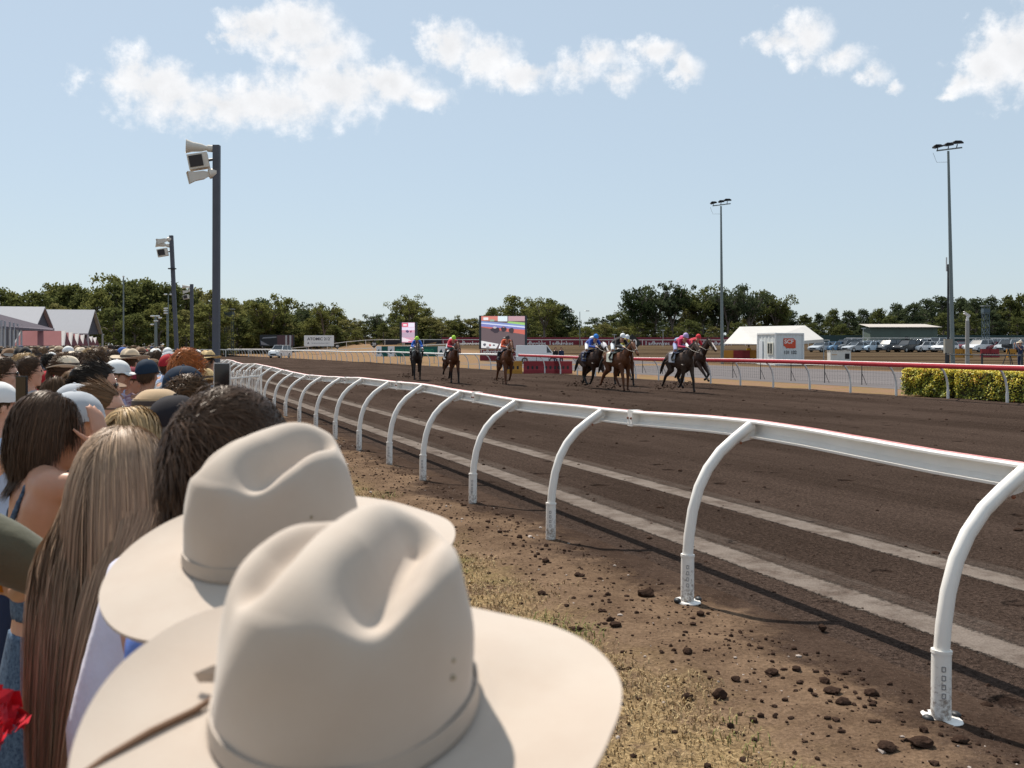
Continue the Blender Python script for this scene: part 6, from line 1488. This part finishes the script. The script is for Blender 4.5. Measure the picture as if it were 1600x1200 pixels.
SL = lambda s: (s * .225, .28, 1.88)
def ride(px, py, ang, coat, legs_, hl, jl, cap, silk, br=(.74, .74, .76), patches=(), **kw):
    X, d = at(px, py); h = add_horse(hl, X, d, R(ang), coat, legs_, **kw); add_jockey(jl, h, cap, silk, br, patches); return h
LIME = (.42, .68, .08)
ride(651, 594, 17, 'black', ('stand', 'land', 'lift', 'push'), 'black horse with its jockey in lime cap, leftmost of the field', 'jockey in lime helmet and blue and lime silks on the leftmost black horse', LIME, (.03, .14, .55), patches=[((0, .14, 2.07), (.13, .12, .07), LIME)], cloth=(.2, .22, .25))
ride(706, 599, 26, 'bay', ('land', 'stand', 'push', 'lift'), 'bay horse second from left under a red and teal rider', 'jockey in lime helmet and red silks on the second horse from left', LIME, (.55, .03, .06), (.30, .38, .42), [((0, .0, 2.05), (.12, .12, .08), (.62, .64, .68))], cloth=(.62, .62, .62), neck=.05)
ride(790, 601, 22, 'chestnut', ('under', 'land', 'stand', 'push'), 'chestnut horse galloping below the large screen, black bridle', 'jockey in dark helmet and orange red sleeves below the large screen', (.10, .08, .08), (.60, .10, .04), patches=[((0, .05, 2.03), (.155, .17, .10), (.03, .02, .02)), ((0, -.1, 2.0), (.10, .05, .09), (.72, .70, .68))], cloth=(.03, .03, .06), num='2', neck=.06)
ride(925, 607, 30, 'dark bay', ('fold', 'under', 'push', 'under'), 'dark bay horse in white hood ridden by the blue helmeted jockey', 'jockey in blue helmet and blue and white silks on the white hooded horse', (.05, .22, .62), (.03, .08, .38), patches=[((0, .12, 2.06), (.14, .12, .075), (.72, .73, .78)), ((-.25, .30, 1.82), (.06, .07, .07), (.16, .38, .75))], hood=(.62, .60, .62), blaze=True, cloth=(.02, .03, .08), num='7')
ride(975, 603, 24, 'bay', ('land', 'reach', 'lift', 'stand'), 'bay horse half hidden behind the chestnut, partly before the 00 board', 'jockey in white helmet and yellow silks half hidden behind the dark silks', (.78, .78, .78), (.60, .55, .10), blaze=True, cloth=(.5, .5, .5), neck=.03)
ride(966, 611, 31, 'chestnut', ('stand', 'land', 'under', 'push'), 'bright chestnut horse with white saddle cloth right of the blue rider', 'jockey in white helmet and black and pink silks on the bright chestnut', (.80, .80, .80), (.02, .015, .015), patches=[((-.27, .33, 1.78), (.07, .08, .06), (.70, .42, .36))], br=(.62, .66, .70), cloth=(.66, .66, .55), mane=(.20, .08, .03), neck=.02)
ride(1083, 606, 34, 'dark bay', ('fold', 'reach', 'push', 'lift'), 'dark bay horse with white face, farthest right behind the leader', 'jockey in red helmet and red silks on the white faced horse', (.60, .05, .06), (.52, .03, .05), blaze=True, cloth=(.03, .03, .03), neck=.16)
ride(1064, 613, 28, 'grey brown', ('land', 'under', 'under', 'push'), 'brown horse leading the field under the red, blue and white rider', 'crouching jockey with red and pale blue striped cap leading the field', (.46, .36, .58), (.50, .03, .10), (.30, .34, .55), [((0, .10, 2.08), (.05, .16, .05), (.60, .10, .28)), ((0, -.16, 1.95), (.17, .12, .1), (.20, .26, .42))], cloth=(.35, .36, .4), num='4')
# kicked up sand behind the hooves
mb = MB()
for px, py in ((640, 590), (697, 596), (783, 600), (905, 604), (955, 608), (1048, 610), (1075, 604)):
    X, d = at(px, py)
    for i in range(150):
        f = rng.random(); r = .010 + .035 * rng.random() ** 4; clod(mb, (X + rng.gauss(-.1, .28), d + .5 + rng.gauss(0, .5), abs(rng.gauss(0, .14)) + .02), r, 0, i)
tag(mb.build('kicked_up_sand', mclod, smooth=False, fix=False), 'dark sand thrown up behind the galloping hooves', 'sand', kind='stuff')

# ================================================================== cars
mpaint = M('car_paint', (.6, .6, .6), .22, objcol=True, spec=.6); mtyre = M('tyre', (.02, .02, .02), .85); mrim = M('wheel_rim', (.45, .46, .47), .3, metal=.7); mglz = M('car_glass', (.02, .025, .03), .05, spec=.8); mlamp = M('head_lamp', (.70, .70, .68), .15, spec=.8)
def car_proto(kind):
    L, Wd, roof, hood, cab0, cab1, rf0, rf1 = {'sedan': (4.6, 1.8, 1.45, .92, -1.75, 1.05, -1.15, .25), 'hatch': (4.1, 1.72, 1.5, .95, -1.98, 1.0, -1.7, .25), 'suv': (4.7, 1.88, 1.78, 1.08, -2.28, 1.05, -2.1, .35), 'van': (4.9, 1.9, 1.98, 1.15, -2.4, 1.55, -2.35, .95)}[kind]
    h = L / 2; prof = [(-h, .38), (-h + .05, .28), (h - .12, .26), (h, .42), (h - .02, .66), (h - .22, hood - .14), (h - .75, hood - .03), (cab1, hood + .03), (cab0, hood + .05), (-h + .02, hood - .02)]
    q = MB(); n = len(prof); vs = []
    for x, kx in ((-Wd / 2, .0), (-Wd / 2 + .09, 1), (Wd / 2 - .09, 1), (Wd / 2, 0)):
        for y, z in prof: vs.append((x, y * (1 if kx else .965), z if kx else .30 + (z - .30) * .93 + .02))
    q.add(vs, [(i * n + j, i * n + (j + 1) % n, (i + 1) * n + (j + 1) % n, (i + 1) * n + j) for i in range(3) for j in range(n)] + [tuple(range(n)), tuple(range(4 * n - 1, 3 * n - 1, -1))]); body = q.mesh('body', [mpaint], smooth=30)
    q = MB(); w0, w1 = Wd / 2 - .06, Wd / 2 - .22; B_ = [(-w0, cab0), (w0, cab0), (w0, cab1), (-w0, cab1)]; T_ = [(-w1, rf0), (w1, rf0), (w1, rf1), (-w1, rf1)]
    q.add([(x, y, hood - .02) for x, y in B_] + [(x, y, roof - .05) for x, y in T_], [(0, 1, 5, 4), (1, 2, 6, 5), (2, 3, 7, 6), (3, 0, 4, 7)]); glass = q.mesh('windows', [mglz], smooth=False)
    q = MB(); q.box((0, (rf0 + rf1) / 2, roof - .025), (2 * w1 + .06, rf1 - rf0 + .1, .06))
    for sx in (-1, 1):
        for (yb, yt) in ((cab0, rf0), (cab1, rf1), ((cab0 + cab1) / 2 - .15, (rf0 + rf1) / 2 - .15)): q.tube([(sx * (w0 + .004), yb, hood), (sx * (w1 + .004), yt, roof - .03)], .05, 5)
    rf = q.mesh('roof', [mpaint], smooth=30)
    ty = MB(); ty.tube([(-.11, 0, 0), (.11, 0, 0)], [.33, .33], 18); tym = ty.mesh('tyre', [mtyre]); rm = MB(); rm.tube([(-.118, 0, 0), (.118, 0, 0)], [.2, .2], 14); rmm = rm.mesh('rim', [mrim])
    hl = MB(); hl.ell((0, 0, 0), (.2, .07, .08), 0, 10, 6); hlm = hl.mesh('headlight', [mlamp])
    gm = MB(); gm.box((0, h - .01, .50), (Wd * .55, .06, .16)); gmm = gm.mesh('grille', [mblack], smooth=False)
    return dict(L=L, W=Wd, body=body, glass=glass, roof=rf, tyre=tym, rim=rmm, hl=hlm, grille=gmm, hood=hood)
CARS = {k: car_proto(k) for k in ('sedan', 'hatch', 'suv', 'van')}
def car(px, d, kind, c, label, ang=58, z=None, group='cars parked in the infield', scale=1, X=None):
    P = CARS[kind]; X = (px - 800) / F * d if X is None else X; s = thing('parked_car', label, 'car' if kind != 'van' else 'van', (X, d, elev(X, d) if z is None else z), R(180 - ang), group); s.scale = (scale,) * 3
    for n, k in (('body', 'body'), ('windows', 'glass'), ('roof', 'roof')): o = link(n, P[k], s); o.color = (*c, 1)
    link('grille', P['grille'], s)
    for sx in (-1, 1):
        link('headlight', P['hl'], s, ((sx * (P['W'] / 2 - .28)), P['L'] / 2 - .10, P['hood'] - .30))
        for yy in (-P['L'] * .30, P['L'] * .31): w = link('wheel', None, s, (sx * (P['W'] / 2 - .1), yy, .33)); link('tyre', P['tyre'], w); link('rim', P['rim'], w)
    return s
WH, SV, BK, BL, MRN, GR = (.72, .73, .74), (.42, .45, .48), (.018, .018, .02), (.20, .34, .50), (.16, .02, .03), (.16, .17, .18)
FRONT = [(1284, 'sedan', SV, 'silver sedan, leftmost of the front row of parked cars'), (1302, 'hatch', BL, 'steel blue hatchback next to the leftmost silver sedan'), (1321, 'suv', GR, 'dark grey wagon behind the generator in the front row'), (1338, 'sedan', SV, 'silver sedan right of the dark grey wagon'), (1357, 'hatch', (.55, .66, .76), 'pale blue and white hatchback left of the black cars'), (1388, 'suv', GR, 'dark grey wagon left of the black van'), (1418, 'suv', BK, 'black high-roofed wagon below the green shed'), (1441, 'hatch', WH, 'white hatchback right of the black wagon'), (1460, 'hatch', WH, 'white hatchback second from the black wagon'), (1478, 'hatch', WH, 'white hatchback tucked against the tall floodlight pole'), (1530, 'suv', WH, 'white utility wagon right of the camera pole'), (1553, 'sedan', MRN, 'maroon sedan between two pale wagons at right'), (1574, 'suv', SV, 'silver blue wagon second from the right edge'), (1602, 'sedan', GR, 'grey sedan cut by the right edge in the front row')]
for i, (px, k, c, lab) in enumerate(FRONT): car(px, 148 + (i % 3) * .8, k, c, lab, 50 + (i % 4) * 4)
BACK = [(1310, 'sedan', BK, 'black sedan in the back row left of the shed'), (1345, 'hatch', WH, 'white hatchback in the back row above the silver sedan'), (1376, 'sedan', WH, 'white sedan in the back row left of the black wagon'), (1436, 'suv', WH, 'white four wheel drive behind the white hatchbacks'), (1467, 'van', WH, 'large white van behind the hatchbacks by the floodlight pole'), (1505, 'sedan', MRN, 'maroon sedan just right of the floodlight pole, back row'), (1522, 'hatch', SV, 'silver hatchback behind the white utility wagon'), (1546, 'suv', SV, 'silver wagon in the back row right of the camera tower'), (1568, 'sedan', (.45, .06, .05), 'red sedan in the back row at right'), (1590, 'suv', WH, 'white wagon in the back row by the right edge')]
BACK2 = [(1328, 'suv', SV, 'silver wagon in the rearmost row above the dark grey wagon'), (1362, 'hatch', WH, 'white hatchback in the rearmost row left of the shed door'), (1402, 'sedan', SV, 'silver sedan in the rearmost row below the shed door'), (1425, 'hatch', WH, 'white hatchback in the rearmost row behind the black wagon'), (1453, 'suv', WH, 'white wagon in the rearmost row at the right end of the shed'), (1535, 'hatch', WH, 'white hatchback in the rearmost row left of the lattice tower'), (1558, 'suv', WH, 'white wagon in the rearmost row right of the lattice tower'), (1580, 'sedan', SV, 'silver sedan in the rearmost row near the right edge')]
for i, (px, k, c, lab) in enumerate(BACK2): car(px, 169 + (i % 2), k, c, lab, 56)
for i, (px, k, c, lab) in enumerate(BACK): car(px, 158 + (i % 3) * 1.2, k, c, lab, 54)
s = car(841, 101, 'van', WH, 'white van parked just right of the large screen', -88, group=None, scale=.9)
q = MB(); q.box((0, -.72, 1.52), (1.78, 3.3, .84)); o = q.build('cargo_body', mpaint, s, smooth=False); o.color = (*WH, 1)
s = car(437.5, 150, 'suv', WH, 'white four wheel drive following the race at the far end of the track', 14, z=0, group=None); s.scale = (.92, .92, 1.06)
# ================================================================== plastic water barriers
myel, mrd = M('orange_plastic', (.42, .19, .02), .6), M('red_plastic', (.24, .018, .025), .6)
def water_barrier(px, d, w, c, label, h=.95, ang=0):
    b0 = base_at(px, d); s = thing('plastic_barrier', label, 'barrier', b0, R(ang), 'plastic road barriers'); q = MB()
    q.prism([(-.28, 0), (.28, 0), (.26, .22), (.12, .5), (.1, h), (-.1, h), (-.12, .5), (-.26, .22)], -w / 2, w / 2, 0, 'x'); q.build('barrier_body', c, s, smooth=False)
    q = MB(); q.box((0, 0, 0), (.12, .08, .3)); rm_ = q.mesh('recess', [mdark], smooth=False)
    for x in (-1, 0, 1): link('recess', rm_, s, (x * w / 4, -.19, .34))
for i, (px, c, lab) in enumerate(((1137, myel, 'orange barrier under the left corner of the white tent'), (1152, mrd, 'red barrier under the white tent, left one'), (1163, mrd, 'red barrier under the white tent beside the yellow vest'), (1177, myel, 'orange barrier touching the white container'))): water_barrier(px, 100 + i * .4, 1.05, c, lab, 1.25)
for i, (px, c, lab) in enumerate(((1498, myel, 'orange barrier right beside the floodlight pole'), (1511, myel, 'orange barrier behind the camera pole'), (1540, mrd, 'red barrier left of the filming person'), (1553, mrd, 'red barrier second left of the filming person'), (1580, myel, 'orange barrier behind the filming person'))): water_barrier(px, 120, 1.1, c, lab, 1.0)
for i, (px, c, lab) in enumerate(((802, myel, 'yellow barrier below the screen plinth'), (832, mrd, 'red barrier below the white van'), (860, mrd, 'red barrier below the two spectators'), (880, mrd, 'red barrier left of the dark bay horse'))): water_barrier(px, 66, 1.15, c, lab, .8)
# infield people
def stander(px, d, label, sc_, hat=None, hatc=None, zt=1.72, yaw=180, tc='navy', shirt='ml', sex='m', z=None):
    b0 = base_at(px, d); s = person(label, b0.x, d, zt, yaw, sex, 'short', 'dark brown', hat, hatc, shirt, sc_, tc, 1, group=None); s.location.z = b0.z; return s
stander(868, 88, 'person in black shirt watching from behind the red rail, left of a pair', 'black', None, None, 1.66)
stander(877, 88.5, 'person in dark shirt watching from behind the red rail, right of a pair', 'navy', None, None, 1.68)
s = stander(1170, 103, 'person in a yellow vest and dark cap standing under the white tent', 'olive', 'cap', 'black'); [setattr(c, 'color', (.70, .46, .03, 1)) for c in s.children if c.name.startswith('shirt')]
s = stander(1594, 60, 'person in a cream hat and navy shirt filming beside the right edge', 'navy', 'wide', 'cream', 1.75, 250, 'navy', 'mp', 'mp'); s.location.z = .35
s = thing('video_camera', 'black video camera on a tripod left of the person in the cream hat', 'camera', base_at(1576, 60) + Vector((0, 0, .35))); q = MB(); [q.tube([(0, 0, 1.25), (.45 * math.cos(a), .45 * math.sin(a), 0)], .025, 6) for a in (.4, 2.5, 4.6)]; q.build('tripod', mdark, s)
q = MB(); q.box((0, 0, 1.42), (.24, .5, .28)); q.tube([(-.1, -.2, 1.42), (-.5, -.3, 1.44)], [.09, .11], 10); q.build('camera_body', mblack, s)
sheet('camera_mound', [44, 48, 54, 66], [20, 24, 32, 44, 50], .0, MR, fz=lambda a, b_: .0)
s = thing('pipe_rail', 'dark pipe fence beside the floodlight pole above the hedge', 'fence', uv(42, 36)); q = MB()
a, b_ = pt(1478, 554, 62) , pt(1640, 556, 54); i0 = -uv(42, 36); q.tube([a + i0, b_ + i0], .035, 6); q.build('pipe', mdark, s)
for f in (0, .38, .76, 1):
    p = a.lerp(b_, f); q = MB(); q.tube([(p.x, p.y, 0), (p.x, p.y, p.z + .1)], .055, 6); q.build('post', mdark, s, loc=i0)
# ================================================================== buildings and canopies at left
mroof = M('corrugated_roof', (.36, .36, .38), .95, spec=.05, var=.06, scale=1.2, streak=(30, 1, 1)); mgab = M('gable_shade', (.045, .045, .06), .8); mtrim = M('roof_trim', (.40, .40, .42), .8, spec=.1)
def gable_hall(f0, r0, back, length, label, slope_extra=0):
    """f0 front eave corner, r0 ridge end, back rear eave corner at the right-hand gable"""
    A, Rg, B_ = f0, r0, back; dr = Vector((-(B_.y - A.y), (B_.x - A.x), 0)).normalized() * length
    if dr.x > 0: dr = -dr
    base = (A + B_) / 2; base.z = 0; s = thing('hall', label, 'building', base); L_ = lambda p: p - base
    q = MB(); t = Vector((0, 0, .12)); q.add([L_(A), L_(Rg), L_(Rg + dr), L_(A + dr), L_(A) + t, L_(Rg) + t, L_(Rg + dr) + t, L_(A + dr) + t], [(4, 5, 6, 7), (0, 1, 2, 3), (0, 4, 7, 3), (0, 1, 5, 4)]); q.add([L_(B_), L_(Rg), L_(Rg + dr), L_(B_ + dr), L_(B_) + t, L_(Rg) + t, L_(Rg + dr) + t, L_(B_ + dr) + t], [(4, 5, 6, 7), (0, 4, 5, 1), (0, 1, 2, 3)]); q.build('roof', mroof, s, smooth=False, fix=False)
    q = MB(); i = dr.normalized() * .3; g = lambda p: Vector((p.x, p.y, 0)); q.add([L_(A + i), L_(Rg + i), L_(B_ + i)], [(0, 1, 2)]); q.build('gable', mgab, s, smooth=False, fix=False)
    q = MB(); j = dr.normalized() * 1.2; q.add([L_(A + j), L_(B_ + j), L_(g(B_ + j)), L_(g(A + j))], [(0, 1, 2, 3)]); q.add([L_(A + j), L_(A + dr), L_(g(A + dr)), L_(g(A + j))], [(0, 1, 2, 3)]); q.build('wall', M('hall_wall', (.10, .10, .12), .8), s, smooth=False, fix=False)
    for p in (A, B_, A + dr * .33, A + dr * .66):
        q = MB(); q.tube([L_(g(p)), L_(p)], .09, 6); q.build('post', mtrim, s)
    for f in (.45, .75):
        p = A + dr * f; r_ = Rg + dr * f; q = MB(); q.add([L_(p) + t * 1.3, L_(r_) + t * 1.3, L_(r_ + dr * .008) + t * 1.3, L_(p + dr * .008) + t * 1.3], [(0, 1, 2, 3)]); q.build('roof_seam', mtrim, s, smooth=False, fix=False)
gable_hall(pt(137.5, 523, 92), pt(148.5, 486, 96), pt(160, 522, 99), 14, 'grey roofed hall with dark gable, the right one of the pair')
gable_hall(pt(57.5, 511, 84), pt(70.5, 481.5, 88), pt(83.5, 513, 91), 20, 'grey roofed hall with dark gable, the left one of the pair')
s = thing('verandah', 'long low purple grey verandah roof on pale columns at the left edge', 'verandah', pt(20, 540, 60) - Vector((0, 0, 1.8))); i0 = -Vector(s.location); q = MB()
a, b_ = pt(-12, 513, 50) + i0, pt(80, 518, 82) + i0; c, e = pt(-12, 492, 55) + i0, pt(84, 516, 88) + i0; t = Vector((0, 0, .14)); q.add([a, b_, e, c, a + t, b_ + t, e + t, c + t], [(4, 5, 6, 7), (0, 1, 2, 3), (0, 1, 5, 4)]); q.build('roof', M('purple_roof', (.15, .13, .15), .95, spec=.05, streak=(1, 12, 1), var=.15, scale=1), s, smooth=False, fix=False)
for px, d in ((2, 52), (7.5, 54), (15.5, 56), (21.5, 58.5), (27.5, 61), (33.5, 64)):
    p = pt(px, 540, d) + i0; q = MB(); q.box((p.x, p.y, 1.6), (.08, .1, 3.0)); q.build('column', mtrim, s, smooth=False)
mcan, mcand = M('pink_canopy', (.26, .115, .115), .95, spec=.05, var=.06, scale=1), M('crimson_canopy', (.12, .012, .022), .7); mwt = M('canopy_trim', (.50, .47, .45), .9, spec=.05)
for k, (pxr, ytop, ybot, d) in enumerate(((102, 517, 540, 74), (113, 519.5, 540, 79), (122.5, 521.5, 540, 84), (131, 523.5, 540, 89), (138.5, 525, 540, 94), (144, 526, 540, 99), (150, 527.5, 540, 104))):
    apex = pt(pxr, ytop, d + 1.6); fr = pt(pxr - 2.5, ybot, d); bk = pt(pxr + 9.5 - k * .6, ybot, d + 3.2); dr = Vector((-3.1, -.3, 0)); base = Vector((fr.x, fr.y, 0)); L_ = lambda p: p - base
    s = thing('canopy_tent', f"{['broad pink roofed canopy tent, nearest of the row', 'second canopy tent of the red gabled row', 'third canopy tent of the red gabled row', 'fourth canopy tent of the red gabled row', 'fifth canopy tent of the red gabled row', 'sixth canopy tent of the red gabled row', 'farthest canopy tent of the red gabled row'][k]}", 'tent', base, 0, 'red gabled canopy tents')
    q = MB(); q.add([L_(fr), L_(apex), L_(apex + dr), L_(fr + dr * 1.12)], [(0, 1, 2, 3)]); q.add([L_(bk), L_(apex), L_(apex + dr), L_(bk + dr)], [(0, 1, 2, 3)]); q.build('roof', mcan, s, smooth=False, fix=False)
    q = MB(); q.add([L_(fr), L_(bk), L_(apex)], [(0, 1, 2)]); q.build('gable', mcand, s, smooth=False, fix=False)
    q = MB(); q.tube([L_(fr), L_(apex)], .07, 5); q.tube([L_(fr + dr * 1.12), L_(apex + dr)], .05, 5); q.add([L_(fr) + Vector((.06, -.06, 0)), L_(apex) + Vector((.06, -.06, 0)), L_(apex) + Vector((-.26, -.06, 0)), L_(fr) + Vector((-.12, -.06, 0))], [(0, 1, 2, 3)]); q.build('trim', mwt, s, smooth=False, fix=False)
    for p in (fr, bk, fr + dr, bk + dr): q = MB(); q.tube([L_(Vector((p.x, p.y, 0))), L_(p)], .04, 6); q.build('leg', mwt, s)
